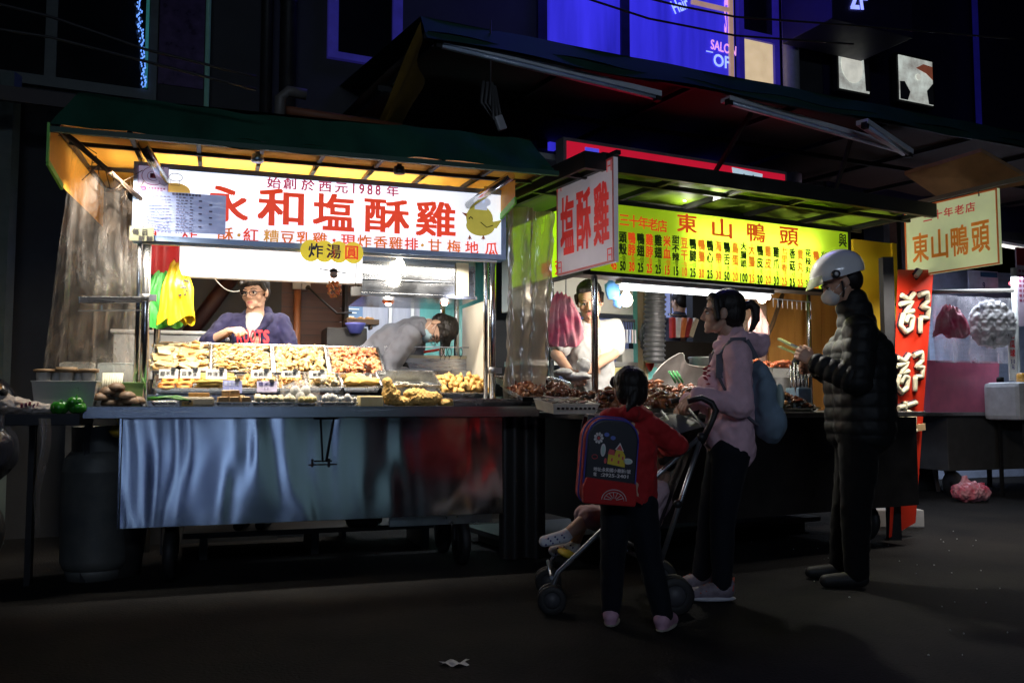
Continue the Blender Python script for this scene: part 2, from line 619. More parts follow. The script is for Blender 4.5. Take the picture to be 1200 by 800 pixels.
m.add([(q0.x + .03, .72, .95), (q1.x, .06, .95), (q1.x, .06, 1.66), (q0.x + .03, .72, 1.66), (q0.x + .045, .73, .95), (q1.x + .015, .07, .95), (q1.x + .015, .07, 1.66), (q0.x + .045, .73, 1.66)],
  [(0, 1, 2, 3), (4, 7, 6, 5), (0, 4, 5, 1), (1, 5, 6, 2), (2, 6, 7, 3), (3, 7, 4, 0)])
cart.part('splash_board', m, mat('cream_board', (.72, .66, .55), .4, 0, .08, 5, bump=.1, bs=10))
# ------------------------------------------------------------------ canopy of stall A
roof = Thing('stall_canopy', 'orange lined canopy with a dark green front valance over the fried chicken cart', 'canopy', A, (1.1, .6, 2.4))
VF = -.62
TL = A.at(92, 114, VF); BL = A.at(58, 150, VF); BR = A.at(655, 201, VF)
z0 = (BL.z + BR.z) / 2
uL, uRr = BL.x, BR.x
TLu = A.at(92, 114, VF + .12).x; TRu = A.at(622, 172, VF + .12).x
m = MB()
def P(i, j):
 u = (uL + (uRr - uL) * i) * (1 - j) + (TLu + (TRu - TLu) * i) * j
 v = VF + .12 * j + .006 * math.sin(i * 40) * (1 - j)
 z = z0 + .215 * j + .02 * math.sin(i * 9 + 1) * (1 - j * .5) - .008 * abs(math.sin(i * 23)) + .012 * noise.noise((i * 14, j * 2, 3))
 return (u, v, z)
m.sheet(P, 60, 6)
def P(i, j):
 u = (TLu + (TRu - TLu) * i); return (u, VF + .12 + 1.95 * j, z0 + .215 + .16 * j)
m.sheet(P, 8, 4)
m.box(uL, uRr, VF - .004, VF + .02, z0 - .02, z0 + .006)
roof.part('green_cover', m, green_canvas)
m = MB()
def P(i, j):
 u = uL + .02 + (uRr - uL - .04) * i
 v = VF + .03 + 1.98 * j
 return (u, v, z0 + .03 + .14 * j + .010 * math.sin(i * 2 * math.pi * 8) ** 2 + .01 * math.sin(j * 9))
m.sheet(P, 64, 12)
roof.part('orange_lining', m, orange_canvas)
m = MB()
nb = 9
for k in range(nb):
 u = uL + .03 + (uRr - uL - .06) * k / (nb - 1)
 m.bar((u, VF + .03, z0 + .02), (u, VF + 1.95, z0 + .155), .022, .022)
for v, dz in ((.05, .01), (.38, .035), (1.1, .09), (1.9, .14)):
 m.bar((uL + .03, VF + v, z0 + dz - .004), (uRr - .03, VF + v, z0 + dz - .004), .02, .02)
roof.part('roof_frame', m, dark_iron)
m = MB()
m.add([(uL, VF + .01, z0 + .02), (uL, VF + .01, z0 - .17), (uL + .02, VF + .3, z0 - .22), (uL + .03, VF + 1.3, z0 - .16), (uL + .03, VF + 1.9, z0 - .12), (uL + .03, VF + 1.9, z0 + .16)], [(0, 1, 2, 3, 4, 5)])
roof.part('side_valance', m, orange_canvas)
m = MB(); m.bar((uL - .003, VF + .0, z0 + .02), (uL - .003, VF + .0, z0 - .17), .012, .02); m.bar((uL - .003, VF + .0, z0 - .17), (uL + .017, VF + .3, z0 - .22), .012, .03)
roof.part('green_trim', m, lime_trim)
uE = uRr - .18
m = MB()
m.add([(uE, VF + .25, z0 - .0), (uE, VF + .25, z0 - .10), (uE, VF + 1.7, z0 - .32), (uE, VF + 1.7, z0 + .13)], [(0, 1, 2, 3)])
roof.part('side_valance', m, orange_canvas)
m = MB(); m.bar((uE + .002, VF + .25, z0 - .12), (uE + .002, VF + 1.7, z0 - .34), .012, .04)
roof.part('green_trim', m, lime_trim)
for u in (A.at(170, 170, -.35).x, A.at(590, 205, -.35).x):
 m = MB(); m.tube([(u, -.5, z0 - .01), (u + .1 * (1 if u < 1 else -1.6), -.02, z0 - .12)], .026, 12)
 so = roof.part('strut', m, post_steel)
m = MB()
random.seed(3)
for k in range(26):
 t = random.random()
 p = Vector((uL + .10 + .33 * t, VF + .08 + .55 * t, z0 - .02 - .21 * t))
 a = Vector((random.uniform(-.07, .07), random.uniform(-.04, .04), random.uniform(-.07, .05)))
 b = a + Vector((random.uniform(-.05, .05), 0, random.uniform(-.08, .03)))
 m.tube([p, p + a * .6, p + b], .0022, 5)
m.tube([(uL + .06, VF + .05, z0 - .01), (uL + .43, VF + .63, z0 - .24)], .013, 8)
roof.part('twine', m, mat('old_twine', (.09, .055, .03), .9, 0, .4, 30))
for px, py in ((302, 172), (468, 189)):
 q = A.at(px, py, -.5)
 m = MB(); m.lathe([(.0, .0), (.03, .0), (.034, .012), (.028, .04), (.0, .05)], (q.x, q.y, z0 - .055), 14)
 m.box(q.x - .012, q.x + .012, q.y - .01, q.y + .01, z0 - .02, z0 + .0)
 single('clip_lamp', 'small round clip lamp under the green valance, ' + ('above the white part of the long sign' if px < 400 else 'beside the cardboard box'), 'lamp', m,
   mat('lamp_blue_metal', (.35, .45, .6), .3, .8, .1, 9) if px < 400 else dark_iron, A, (q.x, q.y, z0))
# ------------------------------------------------------------------ main sign of stall A
SV = -.1
s0 = A.at(157, 187, SV); s1 = A.at(593, 225, SV); s2 = A.at(593, 305, SV); s3 = A.at(157, 280, SV)
su0, su1 = s0.x, s1.x; sz1 = (s0.z + s1.z) / 2; sz0 = (s2.z + s3.z) / 2
print('signA', su0, su1, sz0, sz1)
sign = Thing('shop_sign', 'long white lightbox sign with big red characters and a cartoon chick', 'sign', A, ((su0 + su1) / 2, SV, sz0))
FW = .03
m = MB()
m.box(su0, su1, SV, SV + .12, sz1 - FW, sz1); m.box(su0, su1, SV, SV + .12, sz0, sz0 + FW)
m.box(su0, su0 + FW, SV + .001, SV + .12, sz0 + FW, sz1 - FW); m.box(su1 - FW, su1, SV + .001, SV + .12, sz0 + FW, sz1 - FW)
m.box(su0 + .01, su1 - .01, SV + .112, SV + .118, sz0 + .01, sz1 - .01)
sign.part('frame', m, alu)
m = MB(); m.add([(su0 + FW, SV + .01, sz0 + FW), (su1 - FW, SV + .01, sz0 + FW), (su1 - FW, SV + .01, sz1 - FW), (su0 + FW, SV + .01, sz1 - FW)], [(0, 1, 2, 3)])
sign.part('lit_face', m, lightface('white_acrylic', (.92, .93, .96), .9, .82, (.93, .95, 1)))
def suz(px, py):
 q = A.at(px, py, SV); return (q.x, q.z)
FV = SV + .004
def glyph_box(px0, px1, py0, py1):
 a = A.at(px0, py0, FV); b = A.at(px1, py1, FV); return ((a.x + b.x) / 2, (a.z + b.z) / 2, b.x - a.x, a.z - b.z)
m = MB()
for ch, (x0, x1, y0, y1) in zip('永和塩酥雞', ((238, 291, 216, 262), (302, 356, 219, 267), (367, 415, 225, 272), (427, 480, 231, 275), (487, 534, 234, 279))):
 cu, cz, w, h = glyph_box(x0, x1, y0, y1)
 m.text(ch, cu, cz, w, h, FV, off=.024)
sign.part('lettering', m, red_ink)
m = MB()
sx = [321, 340, 361, 381, 400, 414.5, 424, 433.5, 443, 460]
for k, ch in enumerate('始創於西元1988年'):
 q = A.at(sx[k], 214.5 + (sx[k] - 321) * .072, FV)
 m.chars(ch, [(q.x, q.z)], .08 if ord(ch) > 200 else .085, .066, FV, .02)
sign.part('lettering', m, pink_ink)
m = MB(); m2 = MB(); m3 = MB()
row = '·香酥雞·紅糟豆乳雞·現炸香雞排·甘梅地瓜'
xs = [178, 197, 222, 264, 279.5, 293, 318, 338, 358, 376, 391, 408, 428, 446, 464, 481, 494, 509, 532, 553, 575]
row = '香炸酥雞·紅糟豆乳雞·現炸香雞排·甘梅地瓜'
row = '香 炸酥·紅糟豆乳雞·現炸香雞排·甘梅地瓜'
xs = [177, 197, 222, 264, 280, 294, 318, 337, 356, 375, 391.5, 408, 427, 446, 464, 482, 495, 509.5, 532, 553, 576]
for k, ch in enumerate(row):
 q = A.at(xs[k], 275.5 + (xs[k] - 280) * .055, FV)
 t = (m, m2, m3)[[0, 0, 0, 1, 2, 0, 2, 1, 1, 1, 0, 0, 1, 1, 1, 0, 2, 1, 1, 0, 0][k]]
 if ch == '·':
  t.lathe([(.0, 0), (.012, 0)], (0, 0, 0), 12) if False else t.ell((q.x, FV, q.z), (.011, .001, .011), n=1)
 elif ch != ' ':
  t.chars(ch, [(q.x, q.z)], .088, .08, FV, .018)
sign.part('lettering', m, red_ink); sign.part('lettering', m2, ora_ink); sign.part('lettering', m3, gold_ink)
def disc(mb, px, py, rx, ry, v, n=20, rot=0):
 q = A.at(px, py, v)
 sx_ = 1 / FPX * 5.3
 pts = []
 for k in range(n):
  t = 2 * math.pi * k / n
  x, z = rx * math.cos(t), ry * math.sin(t)
  pts.append((q.x + (x * math.cos(rot) - z * math.sin(rot)) * sx_, q.z + (x * math.sin(rot) + z * math.cos(rot)) * sx_))
 mb.poly(pts, v - .0008, v + .0008)
chick = mat('chick_olive', (.42, .38, .05), .5, 0, .1, 10, emit=.45, ec=(.55, .48, .08))
m = MB()
disc(m, 562, 256, 17, 16, FV); disc(m, 563, 265, 18, 12, FV + .0005)
q = A.at(582, 262, FV); m.poly([(q.x - .06, q.z - .03), (q.x + .0, q.z - .03), (q.x + .035, q.z + .025), (q.x - .02, q.z + .01), (q.x - .06, q.z + .02)], FV - .001, FV + .0003)
sign.part('chick_body', m, chick)
m = MB(); q = A.at(543, 252, FV); m.poly([(q.x - .012, q.z + .015), (q.x + .02, q.z + .012), (q.x + .02, q.z - .012)], FV - .003, FV - .002)
for px in (550, 566):
 q = A.at(px, 279, FV); m.poly([(q.x - .014, q.z - .012), (q.x - .004, q.z - .004), (q.x, q.z - .014), (q.x + .006, q.z - .004), (q.x + .016, q.z - .010), (q.x + .006, q.z + .012), (q.x, q.z + .02), (q.x - .003, q.z + .01)], FV - .003, FV - .002)
sign.part('chick_feet', m, mat('chick_brown', (.5, .15, .06), .5, emit=.2))
m = MB()
for (px, py) in ((557, 236.5), (563, 234.5), (570, 237)): disc(m, px, py, 5.6, 5, FV - .002, 14)
q = A.at(563.5, 242, FV); m.poly([(q.x - .04, q.z - .02), (q.x + .04, q.z - .022), (q.x + .037, q.z + .02), (q.x - .037, q.z + .02)], FV - .003, FV - .002)
sign.part('cook_hat', m, mat('hat_blue_white', (.6, .68, .85), .5, emit=.55, ec=(.62, .7, .9)))
m = MB(); q = A.at(552, 256, FV)
m.tube([(q.x - .014, FV - .004, q.z - .004), (q.x - .004, FV - .004, q.z + .010), (q.x + .010, FV - .004, q.z - .002)], .0035, 5)
m.tube([(q.x + .06, FV - .004, q.z - .02), (q.x + .10, FV - .004, q.z - .05), (q.x + .14, FV - .004, q.z - .035)], .0025, 5)
sign.part('chick_eye', m, black_ink)
m = MB(); disc(m, 206, 224, 15, 9, FV, 16)
sign.part('chick_body', m, mat('chick_gold', (.7, .42, .08), .5, emit=.5, ec=(.8, .5, .12)))
m = MB()
q = A.at(206, 208, FV)
def ring(mb, c, rx, rz, v, r, n=24, a0=0, a1=2 * math.pi):
 mb.tube([(c[0] + rx * math.cos(a0 + (a1 - a0) * k / n), v, c[1] + rz * math.sin(a0 + (a1 - a0) * k / n)) for k in range(n + 1)], r, 5)
ring(m, (q.x, q.z), .035, .022, FV - .002, .0018); m.tube([(q.x - .025, FV - .002, q.z - .02), (q.x - .025, FV - .002, q.z - .045), (q.x + .02, FV - .002, q.z - .045), (q.x + .02, FV - .002, q.z - .018)], .0018, 5)
sign.part('cook_hat', m, mat('hat_line', (.3, .25, .25), .6))
plate = mat('plate_lilac', (.50, .45, .62), .5, 0, .08, 8, emit=.30, ec=(.6, .52, .8))  # plate given a faint glow of its own to look brighter
a = A.at(162, 193, SV - .006); b = A.at(197, 228, SV - .006)
lp = Thing('logo_plate', 'small lilac square plate with a ring emblem on the long white sign', 'sign plate', A, ((a.x + b.x) / 2, SV - .006, b.z))
m = MB(); m.box(a.x, b.x, SV - .006, SV - .001, b.z, a.z); lp.part('plate', m, plate)
m = MB(); c = ((a.x + b.x) / 2, (a.z + b.z) / 2 + .02)
ring(m, c, .058, .050, SV - .008, .0018, 26, .9, 2 * math.pi + .4); ring(m, c, .03, .026, SV - .008, .0015)
ring(m, (c[0] + .03, c[1] + .052), .022, .014, SV - .008, .0015); ring(m, (c[0] - .0, c[1] + .058), .018, .012, SV - .008, .0015)
m.box(c[0] - .016, c[0] + .014, SV - .009, SV - .007, c[1] - .012, c[1] + .014)
for (x0, x1, zz0, zz1) in ((a.x, b.x, a.z - .003, a.z), (a.x, b.x, b.z, b.z + .003), (a.x, a.x + .003, b.z, a.z), (b.x - .003, b.x, b.z, a.z)):
 m.box(x0, x1, SV - .008, SV - .0065, zz0, zz1)
m.ell((a.x + .03, SV - .007, b.z + .025), (.016, .0015, .014), n=2)
for k in range(6): m.box(a.x + .055 + k * .015, a.x + .065 + k * .015, SV - .008, SV - .0065, b.z + .024, b.z + .034)
for k in range(4): m.box(a.x + .055 + k * .020, a.x + .068 + k * .020, SV - .008, SV - .0065, b.z + .012, b.z + .019)
lp.part('emblem', m, mat('plum_ink', (.28, .05, .22), .5))
a = A.at(170, 223, SV - .012); b = A.at(264, 275, SV - .012)
ms = Thing('menu_sheet', 'creased bluish laminated menu sheet covering the lower left of the long sign', 'menu', A, ((a.x + b.x) / 2, SV - .012, b.z))
m = MB()
m.sheet(lambda i, j: (a.x + (b.x - a.x) * i, SV - .012 - .003 * math.sin(i * 17 + j * 5) - .002 * math.sin(j * 21), b.z + (a.z - b.z) * j), 30, 16)
sh = ms.part('sheet', m, mat('menu_blue', (.36, .42, .66), .22, 0, .12, 10, bump=.5, bs=14, emit=.36, ec=(.42, .5, .85), dist=.006))  # sheet's own glow stands in for the lightbox shining through
m = MB()
random.seed(11)
W_ = b.x - a.x
for r_ in range(13):
 zz = a.z - .03 - r_ * .0165
 for (x0, x1) in ((.03, .30), (.38, .50), (.55, .58)):
  x = a.x + W_ * x0
  while x < a.x + W_ * x1:
   w = random.uniform(.006, .02)
   m.box(x, x + w, SV - .018, SV - .017, zz, zz + .006)
   x += w + .006
for k in range(9): m.box(a.x + W_ * (.66 + .13 * (k % 2)), a.x + W_ * (.70 + .13 * (k % 2)), SV - .018, SV - .017, a.z - .045 - .018 * k, a.z - .037 - .018 * k)
for k in range(9): m.box(a.x + W_ * .33 + k * .017, a.x + W_ * .33 + k * .017 + .013, SV - .018, SV - .017, a.z - .016, a.z - .004)
ms.part('print', m, mat('faded_print', (.2, .2, .36), .6))
# ------------------------------------------------------------------ lit board behind the sign
a = A.at(211, 270, .32); b = A.at(424, 325, .32)
zb = A.at(320, 328, .32).z
wb = Thing('lit_board', 'blank glowing white board hanging behind the long sign above the vendor in blue', 'light board', A, ((a.x + b.x) / 2, .32, zb))
m = MB(); m.box(a.x, b.x, .325, .39, zb, zb + .36); wb.part('casing', m, white_paint)
m = MB(); m.box(a.x + .004, b.x - .004, .318, .324, zb + .004, zb + .356)
wb.part('lit_face', m, mat('board_glow', (.9, .92, .95), .5, emit=1.7, ec=(.97, .98, 1)))
m = MB(); m.box(su0 + .05, su1 - .05, -.075, -.045, sz0 - .014, sz0 - .003); sign.part('added_light_strip', m, white_paint)  # strip added as a housing for the fill light below
lamp('AREA', (.98, -.06, sz0 - .02), 40, (1, .90, .76), 1.95, sy=.04, rot=(R(31), 0, 0), spread=R(104), F=A)  # added fill for the trays, aimed back into the stall
lamp('AREA', (-.05, -.3, 2.2), 8, (1, .92, .8), .3, sy=.05, rot=(R(38), 0, 0), spread=R(110), F=A)  # added fill for the tubs at the left, no fitting modelled
lamp('AREA', (.75, .26, zb - .03), 2.4, (1, .9, .78), 1.1, sy=.04, rot=(R(58), 0, 0), spread=R(120), F=A)  # added fill under the board for the vendor's face and the food
lamp('AREA', (.9, .12, 2.05), 27, (1, .9, .74), 1.6, sy=.3, rot=(R(180), 0, 0), F=A)  # unseen up-light, there to brighten the orange lining
lamp('AREA', (.9, .7, 2.28), 15, (1, .93, .82), 1., sy=.12, spread=R(110), F=A)
def batten(name, label, F, p0, p1, e, col, on=True, r=.014, group=None):
 p0, p1 = Vector(p0), Vector(p1)
 t = Thing(name, label, 'tube lamp', F, (p0 + p1) / 2, group)
 mb = MB(); mb.bar(p0 + Vector((0, 0, .035)), p1 + Vector((0, 0, .035)), .07, .03)
 t.part('housing', mb, white_paint)
 d = (p1 - p0).normalized() * .02
 mb = MB(); mb.tube([p0 + d, p1 - d], r, 10)
 t.part('tube', mb, mat('tube_%s' % name if on else 'tube_off', (.9, .93, 1), .4, emit=e if on else 0, ec=col))
 return t
batten('tube_lamp', 'lit tube lamp under the orange canopy above the trays', A, (.2, .07, 2.0), (1.95, .07, 2.0), 1.8, (1, .95, .88))
a = A.at(176, 285, .5); b = A.at(212, 323, .5)
m = MB(); m.sheet(lambda i, j: (a.x + (b.x - a.x) * i, .5 + .01 * math.sin(i * 9), b.z + (.26) * j), 8, 4)
single('red_plastic_sheet', 'plain red sheet hanging beside the glowing white board, behind the steel post', 'sheet', m, mat('red_plastic', (.62, .03, .04), .35, 0, .15, 5), A, (a.x, .5, b.z))
a = A.at(152, 265, SV - .02); b = A.at(180, 283, SV - .02)
t = Thing('paper_tag', 'small greenish handwritten tag at the lower left corner of the long sign', 'tag', A, (a.x, SV - .02, b.z))
m = MB(); m.box(a.x, b.x, SV - .02, SV - .017, b.z, a.z); t.part('card', m, mat('khaki_card', (.2, .2, .12), .6, 0, .3, 9))
m = MB(); cx = (a.x + b.x) / 2
m.chars('每日', [(cx - .03, a.z - .028), (cx + .015, a.z - .028)], .035, .035, SV - .022, .03)
m.chars('新鮮', [(cx, a.z - .064), (cx + .04, a.z - .064)], .032, .03, SV - .022, .03)
t.part('lettering', m, black_ink)
t = Thing('paper_label', 'yellow scalloped paper label reading three red and blue characters under the long sign', 'label', A, A.at(390, 315, SV - .03))
m = MB()
VV = SV - .03
for px in (364, 380, 397, 414):
 disc(m, px, 295 + (px - 390) * .05, 11.5, 12.5, VV + .002 + (px % 3) * .0004, 18)
t.part('card', m, lightface('yellow_card', (.85, .76, .12), .9, .30, (1, .88, .15)))  # paper card glows by itself in place of light from behind
for ch, px, mt in (('炸', 370, mat('slate_ink', (.08, .10, .3), .5)), ('湯', 391, mat('violet_ink', (.35, .08, .25), .5)), ('圓', 412, red_ink)):
 m = MB(); q = A.at(px, 295 + (px - 390) * .05, VV); m.chars(ch, [(q.x, q.z)], .086, .084, VV - .0025, .02)
 t.part('lettering', m, mt)
t = Thing('beaded_charm', 'red and gold beaded charm with a tiny doll hanging from the long sign', 'ornament', A, A.at(391, 350, SV - .05))
q = A.at(391, 333, SV - .05)
m = MB(); random.seed(5)
for k in range(70):
 a_ = random.uniform(0, 2 * math.pi); h_ = random.uniform(-1, 1)
 r_ = .042 * (1 - .45 * abs(h_ - .1) ** 2) * random.uniform(.6, 1)
 m.ell((q.x + r_ * math.cos(a_), q.y + r_ * math.sin(a_) * .8, q.z - .03 + h_ * .045), (.0075,) * 3, n=1)
t.part('bead_basket', m, mat('coral_beads', (.8, .1, .03), .3, 0, .1, 90, c2=(.95, .5, .08), vs=50) if False else mat('coral_beads', (.75, .06, .02), .3, c2=(.95, .55, .12), vs=45))
m = MB(); m.ell((q.x, q.y, q.z + .055), (.024, .022, .022)); t.part('doll_head', m, mat('ivory', (.75, .6, .48), .5))
m = MB(); m.ell((q.x, q.y + .004, q.z + .076), (.024, .02, .017)); m.tube([(q.x - .08, q.y, q.z + .085), (q.x + .075, q.y, q.z + .066)], .003, 6)
for d in (-.012, .012): m.ell((q.x + d, q.y - .02, q.z + .042), (.005,) * 3, n=1)
t.part('doll_hair', m, black_ink)
m = MB(); m.tube([(q.x, q.y, q.z + .085), (q.x, q.y, sz0)], .0015, 5); t.part('string', m, red_ink)
# ------------------------------------------------------------------ hood and lamps
a = A.at(425, 303, .12); b = A.at(557, 351, .12)
hz0 = A.at(490, 349, .12).z
hood = Thing('range_hood', 'stainless steel range hood under the right part of the long sign', 'range hood', A, ((a.x + b.x) / 2, .4, hz0))
m = MB()
m.box(a.x, b.x, .12, .75, hz0, hz0 + .02); m.box(a.x, b.x, .12, .135, hz0 + .02, 2.02)
m.box(a.x, a.x + .015, .135, .75, hz0 + .02, 2.02); m.box(b.x - .015, b.x, .135, .75, hz0 + .02, 2.02)
m.box(a.x - .01, b.x + .01, .105, .12, hz0 + .0, hz0 + .022); m.box(a.x, b.x, .112, .12, hz0 + .10, hz0 + .106)
m.box(a.x, b.x, .112, .12, hz0 + .18, hz0 + .186)
hood.part('hood_shell', m, mat('hood_steel', (.36, .38, .41), .2, 1, .15, 6, lowbump=.004, lowscale=(2, 1, 14), bump=.15, bs=60, dist=.0006), bevel=.002)
m = MB(); m.box(b.x - .13, b.x - .05, .10, .105, hz0 + .02, hz0 + .23); hood.part('side_plate', m, mat('plate_cream', (.6, .55, .4), .4))
glow_warm = mat('bulb_warm', (1, .9, .7), .4, emit=14, ec=(1, .84, .6))
glow_white = mat('bulb_white', (1, .95, .9), .4, emit=13, ec=(1, .93, .84))
def bulb(name, label, F, q, r, cap_mat, glow, power, col, cord_to=None, group=None):
 t = Thing(name, label, 'light bulb', F, q, group)
 q = Vector(q)
 mb = MB(); mb.lathe([(.0, -r), (r * .6, -r * .8), (r, -.1 * r), (r * .85, r * .6), (r * .45, r * 1.2), (r * .4, r * 1.5)], q, 16)
 g = t.part('glass_bulb', mb, glow)
 mb = MB(); mb.lathe([(r * .42, r * 1.4), (r * .5, r * 1.5), (r * .5, r * 2.4), (r * .2, r * 2.7)], q, 12)
 if cord_to: mb.tube([q + Vector((0, 0, r * 2.5)), Vector(cord_to)], .003, 6)
 t.part('socket', mb, cap_mat)
 lamp('POINT', q - Vector((0, 0, r * 1.7)), power, col, r, F=F)
 return t
qb = A.at(468, 312, .04)
bulb('light_bulb', 'glaring bulb hanging in front of the range hood under the long sign', A, (qb.x, qb.y, qb.z), .036, steel_dull, glow_warm, 6, (1, .86, .66), (qb.x, qb.y, sz0 + .02))
for px, who in ((455, 'nearer the charm'), (521, 'nearer the cream board')):
 q = A.at(px, 352, .35)
 t = Thing('heat_lamp', 'orange shaded heat lamp below the range hood, ' + who, 'heat lamp', A, q, 'heat lamps under the range hood')
 m = MB(); m.lathe([(.0, .022), (.03, .02), (.045, .0), (.028, -.02)], (q.x, q.y, q.z), 18); t.part('shade', m, mat('orange_enamel', (.75, .18, .06), .3))
 m = MB(); m.ell((q.x, q.y, q.z - .024), (.02, .02, .012)); t.part('glass_bulb', m, glow_white if px < 500 else mat('bulb_dim', (1, .95, .9), .4, emit=5))
 lamp('POINT', (q.x, q.y, q.z - .06), 5 if px < 500 else 3, (1, .92, .8), .02, F=A)
q = A.at(417, 341, .2)
t = Thing('switch_box', 'small black switch box hanging on a cord left of the range hood', 'switch', A, q)
m = MB(); m.box(q.x - .03, q.x + .03, q.y, q.y + .03, q.z - .03, q.z + .028); t.part('box', m, black_rubber, bevel=.004)
m = MB(); m.tube([(q.x, q.y + .01, q.z + .02), (q.x + .002, q.y + .01, q.z + .22)], .003, 6); t.part('cord', m, black_rubber)
a = A.at(476, 212, .25); b = A.at(540, 197, .25)
t = Thing('exhaust_box', 'dull brown exhaust box standing behind the top of the long sign', 'exhaust box', A, ((a.x + b.x) / 2, .4, 2.2))
m = MB(); m.box(a.x, b.x, .25, .6, 2.2, b.z + .04); t.part('box', m, mat('box_brown', (.2, .17, .15), .5, .3, .2, 8), bevel=.004)
m = MB(); m.box(a.x + .03, a.x + .06, .245, .249, b.z - .07, b.z - .02); m.box(a.x + .14, a.x + .15, .245, .249, b.z - .05, b.z - .02); t.part('sticker', m, card_white)
m = MB(); q0 = A.at(505, 194, .3); q1 = A.at(600, 212, .1)
pts = []; rs = []
for k in range(90):
 t_ = k / 89
 p = q0.lerp(q1, t_) + Vector((0, 0, .02 * math.sin(t_ * 3)))
 pts.append(p); rs.append(.048 + .007 * (1 if k % 4 < 2 else -1))
m.tube(pts, rs, 14)
single('flexible_duct', 'dark crumpled flexible duct lying above the right end of the long sign', 'duct', m, mat('duct_foil', (.12, .12, .14), .3, .9, .3, 20), A, pts[0])
# ------------------------------------------------------------------ plastic side curtains
curtain_l = film('tinted_plastic', (1, .98, .95), .74, (.82, .78, .73), .06, 4, (1, 1, .8), (.72, .58, .46))  # brownish blotches stand in for coloured reflections on the film
c0 = A.at(84, 172, -.3); c1 = A.at(166, 240, .1); d0 = A.at(44, 470, .2); d1 = A.at(176, 470, .3)
m = MB()
def P(i, j):
 top = c0.lerp(c1, i); bot = d0.lerp(d1, i)
 p = bot.lerp(top, j)
 w_ = .028 * math.sin(i * 19 + 2 * j) + .014 * math.sin(i * 43 + 5 * j + 1)
 w_ += .025 * noise.noise((i * 9, j * 3, 1)) + .012 * noise.noise((i * 30, j * 9, 4)) + .006 * noise.noise((i * 60, j * 50, 7))
 return (p.x + w_ * .4, p.y - w_, p.z + (.02 * math.sin(i * 12) if j > .9 else 0))
m.sheet(P, 150, 90)
single('plastic_curtain', 'wrinkled clear plastic curtain with brownish reflections tinted in, tied down the left end of the fried chicken stall', 'plastic curtain', m, curtain_l, A, d0)
m = MB(); e0 = A.at(45, 490, -.5); e1 = A.at(47, 625, -.5)
m.sheet(lambda i, j: (e0.x + .012 * math.sin(j * 7) + i * .05 * (1 - j * .6), e0.y + .02 * math.sin(i * 7 + j * 3), e0.z + (e1.z - e0.z) * j), 8, 20)
single('plastic_strip', 'thin strip of clear plastic dangling beside the gas cylinder', 'plastic strip', m, film('strip_plastic', (.9, .9, .9), .5, (.4, .4, .42)), A, e1)
curtain_r = film('hazy_plastic', (.9, .85, .8), .2, (.62, .55, .47), .15, 6, (1, 1, .16), (.42, .34, .27))
c0 = A.at(592, 240, -.0); c1 = A.at(652, 250, -.1); d0 = A.at(590, 470, .02); d1 = A.at(636, 472, -.06)
m = MB()
def P(i, j):
 p = d0.lerp(d1, i).lerp(c0.lerp(c1, i), j)
 w_ = .03 * math.sin(i * 15 + 1.5 * j) + .012 * math.sin(i * 37 + 3 * j)
 w_ += .03 * noise.noise((i * 7, j * 6, 2)) + .016 * noise.noise((i * 20, j * 16, 5))
 return (p.x + w_ * .3, p.y - w_, p.z)
m.sheet(P, 90, 80)
single('plastic_curtain', 'brownish hazy plastic curtain hanging between the two stalls, right of the steel post', 'plastic curtain', m, curtain_r, A, d0)
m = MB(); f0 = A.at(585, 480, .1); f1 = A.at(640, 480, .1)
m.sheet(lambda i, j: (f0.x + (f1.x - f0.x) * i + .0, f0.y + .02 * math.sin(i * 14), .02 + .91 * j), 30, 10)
single('plastic_skirt', 'dark plastic skirt sheet lengthened to block light in the gap below the hazy curtain', 'plastic skirt', m, mat('dark_sheet', (.02, .02, .02), .4), A, (f0.x, f0.y, .25))  # sheet carried down to the ground to block light between the carts
a = A.at(92, 347, -.1); b = A.at(167, 347, .0)
t = Thing('side_shelf', 'narrow steel shelf fixed to the left post before the plastic curtain', 'shelf', A, ((a.x + b.x) / 2, 0, a.z - .06))
m = MB(); m.bar((a.x, -.1, a.z - .02), (b.x, .0, b.z - .02), .03, .035); t.part('rail', m, steel, bevel=.003)
m = MB(); m.bar((a.x + .11, -.06, a.z - .04), (a.x + .11, -.06, a.z - .075), .008, .008); m.bar((a.x, -.1, a.z - .078), (b.x, .0, b.z - .078), .008, .006); t.part('lower_rod', m, steel_dull)
def hang_bags(name, label, F, q, cols, W_, H_, n, group=None, spread_=.5):
 t = Thing(name, label, 'bags', F, q)
 for k in range(n):
  mb = MB()
  dx = (k - (n - 1) / 2) * W_ * spread_
  sd = random.random() * 9
  def P(i, j, dx=dx, sd=sd, k=k):
   a_ = i * 2 * math.pi
   pinch = (.30 + .70 * min(1, (1 - j) * 2.6) ** .6) * (1 - .12 * (j < .2) * math.sin(sd))
   rx = W_ * .5 * pinch * (1 + .05 * math.sin(3 * a_ + sd + j * 4))
   ry = .03 * pinch * (1 + .35 * math.sin(4 * a_ + sd + j * 6) + .3 * math.sin(9 * a_ + 2 * sd))
   return (q[0] + dx * (.35 + .65 * (1 - j)) + rx * math.cos(a_), q[1] - k * .012 + ry * math.sin(a_), q[2] + H_ * j * (1 - .05 * k) + .03 * math.sin(2 * a_ + sd) * (1 - j) ** 3 + (.035 * math.sin(2 * a_) * (j > .9)))
  mb.sheet(P, 40, 14)
  ob = t.part('bag', mb, cols[k % len(cols)])
 return t
gbag = mat('green_bag', (.1, .6, .12), .35, 0, .2, 6, bump=.6, bs=16, dist=.01)
ybag = mat('yellow_bag', (.9, .62, .02), .35, 0, .1, 6, bump=.6, bs=16, dist=.01)
q = A.at(190, 379, .38)
